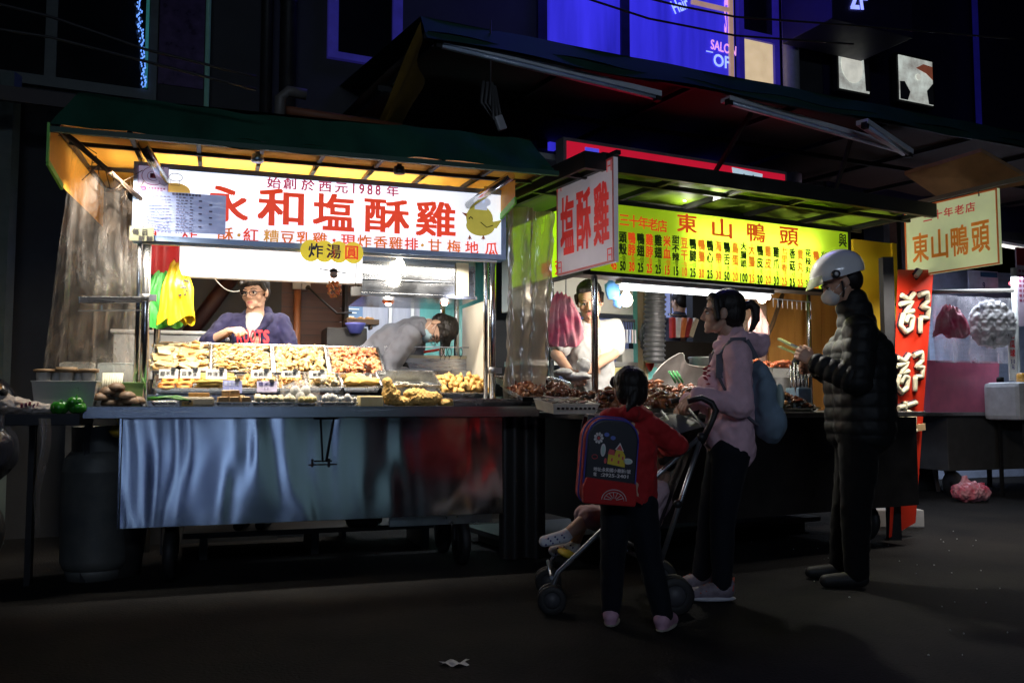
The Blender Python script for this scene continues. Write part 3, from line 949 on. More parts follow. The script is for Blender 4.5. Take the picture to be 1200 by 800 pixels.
hang_bags('bag_bundle', 'bundle of green carrier bags hanging at the steel post beside the yellow ones', A, (q.x, .42, q.z), [gbag], .19, .29, 2, spread_=.3)
q = A.at(207, 375, .3)
hang_bags('bag_bundle', 'bundle of yellow carrier bags hanging at the steel post', A, (q.x, .34, q.z), [ybag], .15, .33, 2, spread_=.35)
t = Thing('key_bunch', 'bunch of dark keys and ties hanging beside the yellow bags', 'keys', A, A.at(214, 340, .3))
m = MB(); q = A.at(214, 338, .3)
for k in range(14): m.obox((q.x + random.uniform(-.02, .02), q.y + random.uniform(-.02, .02), q.z + random.uniform(-.05, .05)), (.012, .004, .035), (random.random() * 3, random.random() * 3, random.random()))
t.part('keys', m, black_rubber)
# ------------------------------------------------------------------ behind the vendor
a = A.at(172, 391, 1.0); b = A.at(236, 414, 1.0)
m = MB(); m.box(a.x - .2, b.x + .05, 1.0, 1.4, a.z - .3, a.z); m.box(a.x - .22, b.x + .07, .98, 1.42, a.z, a.z + .025)
single('storage_chest', 'pale grey chest standing at the back left of the fried chicken stall', 'chest', m, mat('chest_grey', (.5, .52, .53), .45), A, (a.x, 1.2, 0), bevel=.008)
q = A.at(245, 385, 1.0)
me = blob([('c', (q.x - .1, .95, q.z - .12), (q.x + .06, 1.0, q.z - .02), .03, .035), ('c', (q.x + .06, 1.0, q.z - .02), (q.x + .2, 1.0, q.z - .12), .035, .05)], .012, 3, folds(.02, 30, 1))
o = bpy.data.objects.new('draped_cloth', finish_mesh(me, 'draped_cloth', mat('cloth_grey', (.35, .36, .42), .8, sheen=.2), q)); COL.objects.link(o)
o.matrix_world = A.M @ Matrix.Translation(q); setprops(o, 'crumpled grey cloth draped over the chest behind the vendor in blue', 'cloth')
bw = Thing('stall_back_wall', 'dark back wall of the fried chicken stall with brown horizontal planks', 'wall', A, (1, 1.55, 0))
m = MB(); x1 = A.at(330, 350, 1.55).x; x2 = A.at(401, 350, 1.55).x
m.box(-.5, x1, 1.55, 1.6, 0, 2.55)
bw.part('dark_boarding', m, mat('back_dark', (.02, .022, .025), .6, 0, .5, 4))
m = MB()
for k in range(18): m.obox(((x1 + x2) / 2, 1.56, .2 + k * .105), (x2 - x1, .02, .1), (R(5), 0, 0))
bw.part('plank_panel', m, mat('plank_brown', (.10, .05, .04), .6, 0, .25, 5, bump=.3, streak=(.3, 1, 5)))
m = MB(); m.box(x2, x2 + .03, 1.4, 1.58, 0, 2.5); bw.part('door_jamb', m, dark_iron)
q = A.at(348, 380, 1.5)
m = MB(); m.tube([(q.x, 1.5, .3), (q.x, 1.5, 2.0)], .026, 12); m.lathe([(.03, 0), (.03, .02)], (q.x, 1.5, 1.3), 12)
single('brown_pipe', 'rusty brown vertical pipe before the plank wall', 'pipe', m, mat('rust_pipe', (.28, .11, .05), .5), A, (q.x, 1.5, .3))
a = A.at(343, 326, 1.45); b = A.at(364, 339, 1.45)
t = Thing('wall_socket', 'grey double wall socket with a black plug above the brown pipe', 'socket', A, ((a.x + b.x) / 2, 1.5, b.z))
m = MB(); w = (b.x - a.x); m.box(a.x, a.x + w * .48, 1.45, 1.5, b.z, a.z); m.box(a.x + w * .52, b.x, 1.45, 1.5, b.z, a.z); t.part('socket_plate', m, mat('socket_grey', (.4, .42, .42), .5), bevel=.004)
m = MB(); c_ = A.at(361, 337, 1.43); m.tube([(c_.x, 1.45, c_.z), (c_.x, 1.42, c_.z)], .018, 10)
e = A.at(412, 366, 1.2); m.tube([(c_.x, 1.42, c_.z), (c_.x + .08, 1.38, c_.z - .08), (c_.x + .2, 1.3, c_.z - .2), e], .008, 7); t.part('plug_cord', m, black_rubber)
a = A.at(215, 400, 1.5); b = A.at(275, 320, 1.5)
m = MB(); m.tube([a, b], .055, 12); single('red_brace', 'dark maroon slanting pipe behind the chest', 'pipe', m, mat('maroon', (.025, .004, .004), .6), A, a)
a = A.at(248, 322, .9); b = A.at(285, 340, .9)
m = MB(); m.tube([a.lerp(b, k / 10) + Vector((0, 0, -.05 * math.sin(k / 10 * math.pi))) for k in range(11)], .003, 6); single('white_lead', 'thin pale lead sagging behind the vendor in blue', 'cable', m, card_white, A, a)
a = A.at(400, 300, 2.1); b = A.at(530, 410, 2.1)
m = MB(); m.box(a.x - .0, A.at(492, 350, 2.1).x, 2.1, 2.14, .0, 2.5)
br = Thing('back_partition', 'pale plastic-covered partition behind the bending vendor, turning teal at its far end', 'partition', A, (a.x, 2.1, 0))
br.part('pale_sheet', m, mat('pale_sheet', (.42, .43, .5), .35, 0, .15, 5, bump=.5, bs=8, streak=(4, 1, .3), dist=.02))
m = MB(); m.box(A.at(492, 350, 2.1).x, b.x + .35, 2.1, 2.14, .0, 2.5)
br.part('teal_sheet', m, mat('teal_sheet', (.12, .42, .4), .3, 0, .15, 5, bump=.5, bs=8, streak=(4, 1, .3), dist=.02))
for px in (458, 484):
 m = MB(); c_ = A.at(px, 350, 2.05); m.box(c_.x - .012, c_.x + .012, 2.06, 2.09, 0, 2.5); br.part('pipe', m, white_paint)
lamp('AREA', (1.7, 1.5, 2.2), 16, (.85, .92, 1), .6, sy=.2, F=A)
a = A.at(402, 358, 1.9); b = A.at(425, 376, 1.9)
m = MB(); m.box(a.x, b.x, 1.9, 1.93, b.z, a.z)
t = Thing('blue_notice', 'small blue notice behind the bending vendor', 'notice', A, (a.x, 1.9, b.z)); t.part('card', m, mat('notice_blue', (.12, .2, .32), .5))
m = MB();
for k in range(3): m.box(a.x + .02, b.x - .03 - .02 * k, 1.895, 1.899, a.z - .03 - k * .03, a.z - .022 - k * .03)
t.part('print', m, card_white)
a = A.at(383, 383, 1.2); b = A.at(430, 410, 1.2)
m = MB(); m.box(a.x, b.x, 1.2, 1.55, .3, a.z); single('black_case', 'black appliance case left of the bending vendor', 'appliance', m, mat('case_black', (.012, .012, .014), .4), A, (a.x, 1.3, .3), bevel=.01)
q = A.at(418, 374, 1.3)
t = Thing('food_pan', 'dark pan of fried food standing on the black appliance case', 'pan', A, (q.x, 1.35, a.z))
m = MB(); m.box(q.x - .08, q.x + .16, 1.25, 1.45, a.z + .03, a.z + .07); m.box(q.x - .07, q.x - .05, 1.3, 1.4, a.z, a.z + .03); m.box(q.x + .1, q.x + .12, 1.3, 1.4, a.z, a.z + .03); t.part('pan', m, mat('pan_brown', (.12, .08, .05), .5), bevel=.005)
m = MB()
for k in range(16): m.ell((q.x - .05 + .19 * random.random(), 1.3 + .12 * random.random(), a.z + .078), (.024, .024, .016), n=1, noise_=.4)
t.part('fritters', m, mat('fritter', (.5, .26, .07), .7))
q = A.at(417, 384, 1.1); m = MB(); m.lathe([(.0, 0), (.04, 0), (.07, .06), (.075, .075), (.068, .075), (.04, .01), (0, .008)], (q.x, 1.12, q.z - .04), 24)
single('plastic_bowl', 'blue violet plastic bowl beside the black appliance case', 'bowl', m, mat('bowl_violet', (.14, .16, .6), .35), A, (q.x, 1.12, q.z - .04))
# ------------------------------------------------------------------ trays and food of stall A
tray_steel = mat('tray_steel', (.62, .62, .6), .25, 1, .12, 10, bump=.1, bs=60)
def tray_mesh(w, d, h, th=.003, lip=.012, taper=.012):
 m = MB()
 def rect(x0, x1, y0, y1, z): return [(x0, y0, z), (x1, y0, z), (x1, y1, z), (x0, y1, z)]
 rs = [rect(taper, w - taper, taper, d - taper, 0), rect(0, w, 0, d, h), rect(-lip, w + lip, -lip, d + lip, h + .002), rect(-lip, w + lip, -lip, d + lip, h - .004),
   rect(-th, w + th, -th, d + th, h - .006), rect(taper - th, w - taper + th, taper - th, d - taper + th, -th)]
 vs = [p for r_ in rs for p in r_]
 fs = [(0, 1, 2, 3), (23, 22, 21, 20)]
 for i in range(5):
  for k in range(4):
   k2 = (k + 1) % 4
   fs.append((i * 4 + k, i * 4 + k2, i * 4 + 4 + k2, i * 4 + 4 + k))
 return m.add(vs, fs)
def tray(px0, px1, py, v, dep, tilt, label, h=.04, name='food_tray', F=A, m=None, group='steel trays on the fried chicken cart'):
 a = F.at(px0, py, v); b = F.at(px1, py, v)
 zz_ = (a.z + b.z) / 2
 T = F.sub((a.x, v, max(zz_, .981) if F is A else zz_), 0, R(tilt))
 w = b.x - a.x
 single(name, label, 'tray', tray_mesh(w, dep, h), m or tray_steel, T, (0, 0, 0), group, bevel=.0015)
 return T, w
def heap(T, w, d, h, n, rng, mats, name, label, shape='nug', mound=.03, margin=.012, base=.012, kind='stuff', cat='fried food', x0=0, y0=0):
 m = MB()
 for k in range(n):
  x = x0 + margin + (w - 2 * margin) * random.random(); y = y0 + margin + (d - 2 * margin) * random.random()
  ed = min(1, 4 * min((x - x0) / w, 1 - (x - x0) / w, (y - y0) / d + .1, 1 - (y - y0) / d + .05) + .25)
  z = base + (h + mound * ed) * (.25 + .75 * random.random()) * ed
  s = random.uniform(*rng)
  m.m = random.randrange(len(mats))
  rot = (random.random() * 6, random.random() * 6, random.random() * 6)
  if shape == 'nug':
   m.ell((x, y, z), (s * random.uniform(.9, 1.4), s * random.uniform(.7, 1), s * random.uniform(.6, .9)), rot, 2 if s > .012 else 1, noise_=.8, nf=18)
  elif shape == 'stick':
   l = s * random.uniform(3, 5); a_ = random.uniform(-.5, .5) if random.random() < .75 else random.random() * 3
   dx, dy = math.cos(a_) * l / 2, math.sin(a_) * l / 2
   dx = min(dx, x - x0 - .004, x0 + w - x - .004) if dx > 0 else dx
   m.tube([(x - dx, y - dy, z - .003), (x - dx * .2, y - dy * .3, z + s * .5), (x + dx, y + dy, z + random.uniform(-.004, .006))], [s * .5, s * .75, s * .5], 6)
  elif shape == 'strip':
   l = s * random.uniform(4, 7); a_ = random.random() * 6
   pts = [(x + math.cos(a_ + t * 1.2) * l * (t - .5), y + math.sin(a_ + t * 1.2) * l * .6 * (t - .5), z + .004 * math.sin(t * 5)) for t in (0, .33, .66, 1)]
   m.tube(pts, s * .45, 5)
  elif shape == 'slab':
   m.obox((x, y, z), (s * 3.2, s * 1.7, s * .5), (random.uniform(-.3, .3), random.uniform(-.25, .25), random.uniform(-.5, .5)))
 o = single(name, label, cat, m, mats, T, (0, 0, 0), kind=kind)
 return o
def food(nm, c, c2, rough=.6, bump=.5, sss=0): return mat(nm, c, rough, 0, .2, 30, bump=bump, bs=70, c2=c2, dist=.003)
f_pale = food('batter_pale', (.56, .33, .10), (.78, .56, .26)); f_gold = food('batter_gold', (.52, .27, .06), (.76, .47, .15)); f_cream = food('batter_cream', (.66, .48, .22), (.82, .68, .42))
f_brown = food('batter_brown', (.45, .22, .05), (.66, .38, .12)); f_orange = food('batter_orange', (.70, .27, .08), (.85, .47, .2)); f_coral = food('coral_meat', (.72, .22, .10), (.85, .42, .24))
f_ring = food('ring_orange', (.62, .20, .03), (.78, .34, .06)); f_white = food('white_shreds', (.78, .74, .58), (.88, .86, .76)); f_grey = food('grey_tofu', (.42, .37, .26), (.56, .5, .38))
T, w = tray(178, 244, 440, .30, .31, 34, 'steel tray of flat cream slices, leftmost in the back row')
heap(T, w, .31, .03, 70, (.020, .028), [f_cream, f_pale, f_cream], 'sliced_food', 'flat pale cream slices heaped in the leftmost back tray', 'slab', .022)
heap(T, w, .31, .02, 26, (.010, .014), [f_brown, f_pale], 'sliced_food', 'browner flat strips lying over the cream slices in the leftmost back tray', 'stick', .05)
T, w = tray(248, 318, 441, .30, .31, 34, 'steel tray of thin fries with tongs, second in the back row')
heap(T, w, .31, .03, 420, (.008, .011), [f_pale, f_cream, f_gold], 'thin_fries', 'thin pale fries heaped in the second back tray', 'stick', .026)
T, w = tray(323, 384, 442, .30, .31, 34, 'steel tray of pale popcorn chicken, third in the back row')
heap(T, w, .31, .03, 330, (.011, .016), [f_pale, f_cream, f_pale], 'popcorn_chicken', 'pale golden popcorn chicken heaped in the third back tray', 'nug', .026)
T, w = tray(389, 449, 443, .30, .31, 34, 'steel tray of coral coloured chicken bits, rightmost in the back row')
heap(T, w, .31, .03, 330, (.011, .015), [f_coral, f_coral, f_orange], 'chicken_bits', 'coral pink chicken bits heaped in the rightmost back tray', 'nug', .026)
T, w = tray(181, 274, 461.5, .10, .20, 24, 'long steel tray of orange rings and golden sticks, middle row')
Tr = T
f_r = []
for k, (x, y) in enumerate(((.06, .035), (.155, .045), (.075, .105), (.165, .115))):
 z = .035
 m = MB()
 m.sheet(lambda i, j: ((.034 + .013 * math.cos(j * 6.2832)) * math.cos(i * 6.2832) + x, (.034 + .013 * math.cos(j * 6.2832)) * math.sin(i * 6.2832) + y, z + .012 * math.sin(j * 6.2832)), 20, 8)
 single('onion_ring', ('orange fried ring, front left of four', 'orange fried ring, front right of four beside the golden sticks', 'orange fried ring, back left of four', 'orange fried ring, back right of four')[k] + ' in the long middle tray', 'fried ring', m, f_ring, T, (x, y, z - .02), 'orange rings in the tray')
m = MB()
for k in range(34):
 y = .03 + .14 * (k % 7) / 7 + random.uniform(-.01, .01); z = .03 + .009 * (k // 7); x = .22 + random.uniform(-.02, .05)
 m.tube([(x, y, z), (x + .10, y + random.uniform(-.01, .01), z + .006), (x + .19, y + random.uniform(-.02, .02), z)], [.007, .010, .006], 7)
single('golden_sticks', 'long golden battered sticks stacked beside the orange rings', 'fried food', m, [food('stick_gold', (.66, .42, .08), (.85, .62, .2))], T, (.2, 0, .02), kind='stuff')
heap(T, .09, .16, .03, 26, (.012, .016), [f_pale, food('stick_gold', 0, 0)], 'battered_bites', 'yellow battered bites at the right end of the long middle tray', 'nug', .02, x0=w - .11)
T, w = tray(278, 330, 461.5, .10, .20, 24, 'steel tray of small golden nuggets behind the price cards, middle row')
heap(T, w * .9, .19, .02, 60, (.014, .018), [f_gold, f_pale], 'chicken_nuggets', 'small golden nuggets in the middle row tray behind the lilac card', 'nug', .03)
T, w = tray(327, 358, 461.5, .10, .20, 24, 'steel tray of orange brown crisps beside the clear egg bag, middle row')
heap(T, w, .19, .02, 110, (.011, .014), [f_orange, f_gold, f_brown], 'orange_crisps', 'orange brown crunchy bits in the middle row tray', 'nug', .035)
T, w = tray(361, 400, 460, .10, .20, 24, 'steel tray of pale squid pieces, middle row')
heap(T, w, .19, .02, 130, (.010, .014), [f_cream, f_grey, f_pale], 'squid_pieces', 'pale squid pieces in the middle row tray', 'nug', .035)
T, w = tray(403, 444, 460, .10, .20, 24, 'steel tray of big fried dough pieces, middle row')
m = MB()
for k, (x, y, L_, ro) in enumerate(((.05, .10, .06, 1.2), (.05, .04, .05, .2), (.13, .11, .09, -.6), (.15, .045, .075, .1), (.10, .15, .07, -.5))):
 m.ell((x, y, .035 + .018 * (k % 2)), (L_, .03, .024), (0, 0, ro), 3, noise_=.5)
single('fried_dough', 'big golden brown fried dough pieces in the middle row tray', 'fried food', m, [food('dough', (.52, .26, .05), (.82, .54, .16))], T, (0, 0, .02), kind='stuff')
T, w = tray(447, 514, 463, .09, .24, 22, 'deep steel tray of thin white shreds, right of the middle row', h=.07)
heap(T, w - .06, .14, .02, 90, (.008, .010), [f_white], 'white_shreds', 'thin white shreds lying in the deep steel tray', 'strip', .012, x0=.04, base=.01)
T, w = tray(517, 577, 465.5, .10, .25, 24, 'steel tray of deep golden chicken, rightmost of the middle row', h=.035)
heap(T, w, .25, .02, 95, (.018, .025), [food('deep_gold', (.62, .33, .06), (.85, .58, .22)), f_gold], 'fried_chicken', 'deep golden chicken pieces piled in the rightmost tray', 'nug', .03)
ZC = .977
m = MB(); m.box(.05, 2.1, .075, .27, .977, 1.012); m.box(.05, 1.5, .275, .6, .977, 1.05); cart.part('tray_rack', m, mat('rack_steel', (.35, .4, .5), .3, 1, .1, 8), bevel=.002)
T, w = tray(178, 206, 475.5, -.115, .12, 4, 'shallow steel tray of green beans, front row left', h=.02)
m = MB()
for k in range(34):
 y = .01 + .1 * random.random(); x = random.uniform(-.03, .02)
 m.tube([(x, y, .03 + .012 * random.random()), (x + .1, y + random.uniform(-.01, .01), .04 + .01 * random.random()), (x + .17, y + random.uniform(-.02, .02), .032)], .004, 6)
single('green_beans', 'bundle of thin green beans lying at the front edge of the cart', 'vegetables', m, food('bean_green', (.02, .12, .015), (.07, .25, .04), .4), T, (0, 0, .02), kind='stuff')
def on_counter(px, v=-.02): return A.at(px, 474, v).x
def card(px0, px1, py0, py1, v, lines, label, m_=card_white, ink=black_ink, F=A, lean=-14):
 a = F.at(px0, py1, v); b = F.at(px1, py0, v)
 T = F.sub((a.x, v, a.z), 0, R(lean)); w, h = b.x - a.x, b.z - a.z
 t = Thing('price_card', label, 'price card', T, (0, 0, 0), 'price cards among the trays')
 m = MB(); m.box(0, w, 0, .003, 0, h); t.part('card', m, m_)
 m = MB(); n = max(1, len(lines))
 for k, s in enumerate(lines):
  ch = h * (.5 if n == 1 else .42 if k == 0 else .26)
  z = h * (.72 if k == 0 and n > 1 else .5 if n == 1 else .3)
  st = min(w * .8 / max(1, len(s)), ch * 1.1)
  m.chars(s, [(w * .46 + (i - (len(s) - 1) / 2) * st, z) for i in range(len(s))], st * .9, ch * .9, -.0015, .012)
 t.part('lettering', m, ink)
 m = MB(); m.box(w * .62, w * .86, -.008, .012, h - .006, h + .008); t.part('clip', m, black_rubber)
card(186, 209, 432, 443, .085, ['甜不辣'], 'white price card with a black clip, leftmost in the upper row of cards')
card(211, 235, 432, 443, .085, ['四季豆'], 'white price card with a black clip, second from the left in the upper row')
card(241, 266, 432, 444, .085, ['炸洋蔥'], 'white price card with a small red mark, third from the left in the upper row')
card(294, 319, 433, 443, .085, ['杏鮑菇'], 'white price card above the small golden nuggets, before the thin fries')
card(330, 352, 434, 442, .085, ['鹽酥雞'], 'white price card above the orange brown crisps')
card(362, 383, 434, 443, .085, ['魷魚'], 'white price card above the squid pieces')
card(416, 436, 438, 449, .20, ['雞塊'], 'pale card standing behind the big fried dough pieces')
card(261, 284, 445, 460, -.02, ['雞蛋豆腐', '25'], 'blue price card standing over the cut cake rolls', card_blue, mat('pale_ink', (.6, .65, .85), .5))
card(301, 325, 446, 459, -.02, ['糯米腸', '30'], 'lilac price card before the small golden nuggets', mat('card_lilac', (.58, .54, .75), .5), mat('navy_ink', (.06, .06, .2), .5))
m = MB(); a = A.at(210, 475, -.1); b = A.at(251, 475, -.1)
m.obox(((a.x + b.x) / 2, -.06, ZC + .03), (b.x - a.x, .09, .05));
single('steamed_cake', 'grey speckled steamed cake block at the front of the cart', 'food block', m, f_grey, A, ((a.x + b.x) / 2, -.06, ZC), bevel=.012)
m = MB(); m.obox(((a.x + b.x) / 2 + .01, -.05, ZC + .068), (.11, .05, .022)); single('dark_cake', 'thin dark slab lying on the grey steamed cake', 'food block', m, f_brown, A, ((a.x + b.x) / 2, -.05, ZC + .056), bevel=.004)
card(213, 226, 470, 475.5, -.112, ['特價'], 'tiny orange tag at the foot of the grey steamed cake', mat('tag_orange', (.7, .42, .1), .5), black_ink, lean=0)
T, w = tray(254, 293, 475.5, -.115, .13, 4, 'shallow steel tray of cut rolls, front row', h=.02)
roll_mat = food('roll_brown', (.36, .22, .10), (.5, .34, .18))
for k, (x, y, z) in enumerate(((.03, .03, .03), (.09, .028, .03), (.15, .03, .03), (.06, .08, .035), (.12, .08, .035), (.09, .055, .066), (.05, .06, .064))):
 m = MB(); m.obox((x, y, z), (.052, .044, .034), (0, 0, random.uniform(-.3, .3)))
 m.m = 1; m.obox((x, y, z + .0172), (.046, .038, .002), (0, 0, 0))
 single('cut_roll', 'brown cut roll with a cream top under the blue card', 'cut roll', m, [roll_mat, f_cream], T, (x, y, z - .017), 'cut rolls under the blue card', bevel=.006)
T, w = tray(296, 346, 475.5, -.115, .13, 4, 'shallow steel tray of cream fish balls, front row', h=.02)
ballm = food('fish_ball', (.66, .58, .36), (.84, .78, .56), .45, .2)
for k in range(12):
 x = .03 + .031 * (k % 7); y = .02 + .04 * (k // 7); r = random.uniform(.017, .022)
 m = MB(); m.ell((x, y, .02 + r * .9 + .006 * (k // 7)), (r, r, r * .9), None, 2, noise_=.25)
 single('fish_ball', 'cream fish ball in the front row tray beside the egg bag', 'fish ball', m, ballm, T, (x, y, .02), 'cream fish balls in the front tray')
t = Thing('egg_bag', 'clear knotted bag of white eggs standing among the trays', 'bag of eggs', A, (A.at(352, 468, -.03).x, -.03, ZC))
eg = mat('egg_white', (.78, .78, .74), .35)
c_ = A.at(352, 462, -.03)
for k, (dx, dy, dz) in enumerate(((-.06, 0, .0), (.0, -.01, .01), (.055, 0, .0), (-.03, .01, .045), (.03, .01, .045), (0, .04, .02))):
 m = MB(); m.ell((c_.x + dx, -.03 + dy, ZC + .045 + dz), (.03, .028, .035), None, 2); t.part('egg', m, eg)
m = MB()
m.sheet(lambda i, j: (c_.x + .105 * (1 - .85 * max(0, j - .7) / .3) * math.cos(i * 6.283) * (1 + .1 * math.sin(9 * i * 6.28)), -.03 + .06 * (1 - .8 * max(0, j - .7) / .3) * math.sin(i * 6.283), ZC + .006 + .15 * j), 30, 12)
t.part('plastic', m, film('clear_bag', (1, 1, 1), .75, (.7, .7, .68), .08, 9))
T, w = tray(349, 370, 475.5, -.115, .10, 4, 'small steel tray of yellow balls before the egg bag', h=.015)
for k in range(4):
 m = MB(); m.ell((.02 + .024 * k, .02 + .02 * (k % 2), .036), (.018, .018, .018), None, 2, noise_=.2)
 single('custard_ball', 'yellow ball in the small tray before the egg bag', 'food ball', m, food('yellow_ball', (.7, .55, .2), (.85, .75, .4), .4, .2), T, (.02 + .024 * k, .02, .018), 'yellow balls before the egg bag')
T, w = tray(376, 417, 475.5, -.115, .13, 4, 'shallow steel tray of white quail eggs and garlic, front row', h=.02)
for k in range(9):
 x = .02 + .022 * k; m = MB(); r = random.choice((.015, .02, .024)); m.ell((x, .02 + .035 * (k % 2), .022 + r), (r * .85, r, r * 1.05), None, 2)
 single('quail_egg', 'small white egg in the front row tray beside the butter yellow block', 'small egg', m, eg, T, (x, .02, .02), 'small white eggs in the front tray')
a = A.at(421, 474, -.1); b = A.at(449, 474, -.1)
m = MB(); m.obox(((a.x + b.x) / 2, -.05, ZC + .034), (b.x - a.x, .09, .06), (0, 0, .1)); single('cheese_block', 'smooth butter yellow block standing on the cart', 'food block', m, food('butter', (.78, .64, .30), (.84, .72, .4), .5, .1), A, ((a.x + b.x) / 2, -.05, ZC), bevel=.008)
crumb = food('crumb', (.56, .30, .07), (.84, .58, .2), .8, .9)
for k, (px, py, rx, rz, ry, lab) in enumerate(((456, 461, .04, .068, .035, 'tall crumbed chicken leg standing upright beside the yellow block'),
           (474, 471, .075, .03, .05, 'flat crumbed chicken cutlet at the front of the cart'),
           (497, 467, .10, .045, .06, 'largest crumbed chicken cutlet lying in front of the white shreds'),
           (486, 461, .07, .03, .05, 'crumbed chicken cutlet leaning behind the largest one'),
           (522, 474, .05, .022, .04, 'thin crumbed chicken piece beside the nearly empty tray'))):
 q = A.at(px, py, -.04 + .015 * (k % 2))
 me = blob([('e', (q.x, q.y, max(q.z, ZC + rz)), (rx, ry, rz)), ('e', (q.x + rx * .5, q.y, max(q.z, ZC + rz) + rz * .1), (rx * .6, ry * .8, rz * .8))] + ([('e', (q.x - .012, q.y, q.z + .065), (.03, .03, .03)), ('e', (q.x + .03, q.y, q.z - .02), (.04, .035, .05))] if k == 0 else []), .004, 1,
    lambda co, no: co + no * (.0045 * wav(co, 190) + .004 * wav(co, 90, 2) + .0015 * np.random.rand(len(co)))[:, None])
 o = bpy.data.objects.new('fried_cutlet', finish_mesh(me, 'fried_cutlet', crumb, (q.x, q.y, ZC))); COL.objects.link(o)
 o.matrix_world = A.M @ Matrix.Translation((q.x, q.y, ZC)); setprops(o, lab, 'chicken cutlet', 'crumbed chicken pieces at the front of the cart')
Tn, w = tray(531, 624, 478, -.12, .26, 3, 'long nearly empty steel tray at the right end of the cart', h=.045)
m = MB()
for k in range(13):
 x = random.choice((.10, .13, .17, .2, .3, .32, .34, .36, .38)) + random.uniform(-.02, .02); m.ell((x, .08 + .08 * random.random(), .02), (.015, .012, .012), (0, 0, random.random() * 3), 1, noise_=.4)
single('battered_scraps', 'few brown battered scraps left in the nearly empty tray', 'fried food', m, f_gold, Tn, (.2, .1, 0), kind='stuff')
def tongs(q, label, ang=0.5, F=A, col=None, L_=.2):
 T = F.sub(q, ang, R(28)); m = MB()
 for s in (-1, 1): m.tube([(0, L_, .0), (s * .028, L_ * .6, .01), (s * .022, L_ * .25, .004), (s * .012, 0, 0)], .0045, 7)
 m.lathe([(.0, -.004), (.012, -.004), (.012, .004), (0, .004)], (0, L_, 0), 10)
 single('food_tongs', label, 'tongs', m, col or steel_dull, T, (0, 0, 0), 'steel tongs on the trays')
q = A.at(276, 420, .42); tongs(q, 'steel tongs leaning on the thin fries behind the cards', .2)
q = A.at(345, 425, .40); tongs(q, 'steel tongs standing in the pale popcorn chicken', -.1)
q = A.at(300, 413, .46)
m = MB(); m.tube([(q.x - .1, .46, q.z + .02), (q.x - .0, .45, q.z + .012), (q.x + .07, .44, q.z - .01), (q.x + .09, .43, q.z - .06)], .005, 7); m.tube([(q.x - .1, .455, q.z + .022), (q.x - .0, .445, q.z + .014)], .008, 7)
single('wooden_handle_tongs', 'wood handled tongs curved over the thin fries', 'tongs', m, mat('tong_wood', (.5, .3, .15), .5), A, q)
fz = A.at(480, 440, .55).z
a = A.at(451, 440, .5); b = A.at(556, 440, .5)
fr = Thing('deep_fryer', 'steel fryer counter with a raised back plate behind the deep tray', 'fryer', A, ((a.x + b.x) / 2, .6, ZC))
m = MB(); m.box(a.x, b.x, .5, .95, ZC + .001, A.at(480, 433, .5).z); fr.part('body', m, mat('fryer_steel', (.4, .42, .45), .3, 1, .1, 8), bevel=.004)
c0 = A.at(466, 431, .62); c1 = A.at(547, 417, .62)
m = MB(); m.box(c0.x, c1.x, .62, .635, c0.z - .05, c1.z - .02); fr.part('back_plate', m, steel)
m = MB(); m.box(c0.x - .004, c1.x + .004, .612, .64, c1.z - .02, c1.z); m.lathe([(.0, 0), (.006, 0)], (0, 0, 0), 6) ; fr.part('top_rim', m, mat('rim_brass', (.55, .5, .36), .35, .8))
m = MB();
d0 = A.at(451, 433, .56); d1 = A.at(557, 408, .56)
m.tube([(d0.x, .56, d0.z), (d0.x, .56, d1.z), (d1.x, .56, d1.z + .005), (d1.x, .56, d0.z)], .004, 7); m.tube([(d0.x, .56, d0.z), (d0.x, .9, d0.z)], .004, 7); m.tube([(d0.x, .56, d1.z), (d0.x, .9, d1.z)], .004, 7)
fr.part('rack_rod', m, steel)
for k, px in enumerate((517, 522, 527, 540)):
 q = A.at(px, 411, .6); m = MB(); ring(m, (q.x, q.z - .01), .012, .03, .6, .0025, 14); m.tube([(q.x, .6, q.z - .03), (q.x, .62, q.z - .06)], .002, 5)
 single('wire_strainer', ('wire hook handle, first from the left on the fryer rod', 'wire hook handle, second from the left on the fryer rod', 'wire hook handle, third from the left on the fryer rod', 'wire hook handle hanging alone near the cream board')[k], 'strainer', m, dark_iron, A, q, 'wire handles on the fryer rod')
for k, (p, c) in enumerate((((456, 425), .6), ((505, 411), .7))):
 q = A.at(*p, c); m = MB()
 if k == 0: m.tube([(q.x - .01, c, q.z + .015), (q.x + .02, c, q.z), (q.x + .03, c, q.z - .03)], .011, 9)
 else: m.tube([(q.x - .05, c, q.z - .01), (q.x + .06, c, q.z + .01)], .009, 9)
 single('ladle_handle', ('red ladle handle standing left of the fryer', 'red ladle handle lying behind the fryer plate')[k], 'ladle', m, mat('handle_red', (.7, .04, .02), .35), A, q)
# ------------------------------------------------------------------ side table with tubs at the left
st = Thing('side_table', 'dark side table holding plastic tubs beside the cart', 'table', A, (-.45, 0, 0))
a = A.at(6, 484, -.2).x
m = MB(); m.box(a, -.185, -.2, .35, .885, .945); st.part('table_top', m, mat('table_dark', (.018, .018, .022), .35, .5), bevel=.003)
for x in (a + .03, -.22):
 for y in (.26, .32):
  m = MB(); m.box(x, x + .03, y, y + .03, 0, .885); st.part('leg', m, dark_iron)
TZ = .945
tubm = mat('tub_plastic', (.75, .76, .74), .3, 0, .06, 6, trans=.35)
def tub(px0, px1, top_py, v, dep, label, m_, z0_=None, cat='tub'):
 b0 = A.at(px0, top_py, v); b1 = A.at(px1, top_py, v)
 z0_ = TZ if z0_ is None else z0_; h = b0.z - z0_; w = b1.x - b0.x
 single('plastic_tub', label, cat, tray_mesh(w, dep, h, .004, .008, .02), m_, A.sub((b0.x, v, z0_)), (0, 0, 0), 'plastic tubs on the side table', bevel=.003)
 return b0.x, w, z0_, h
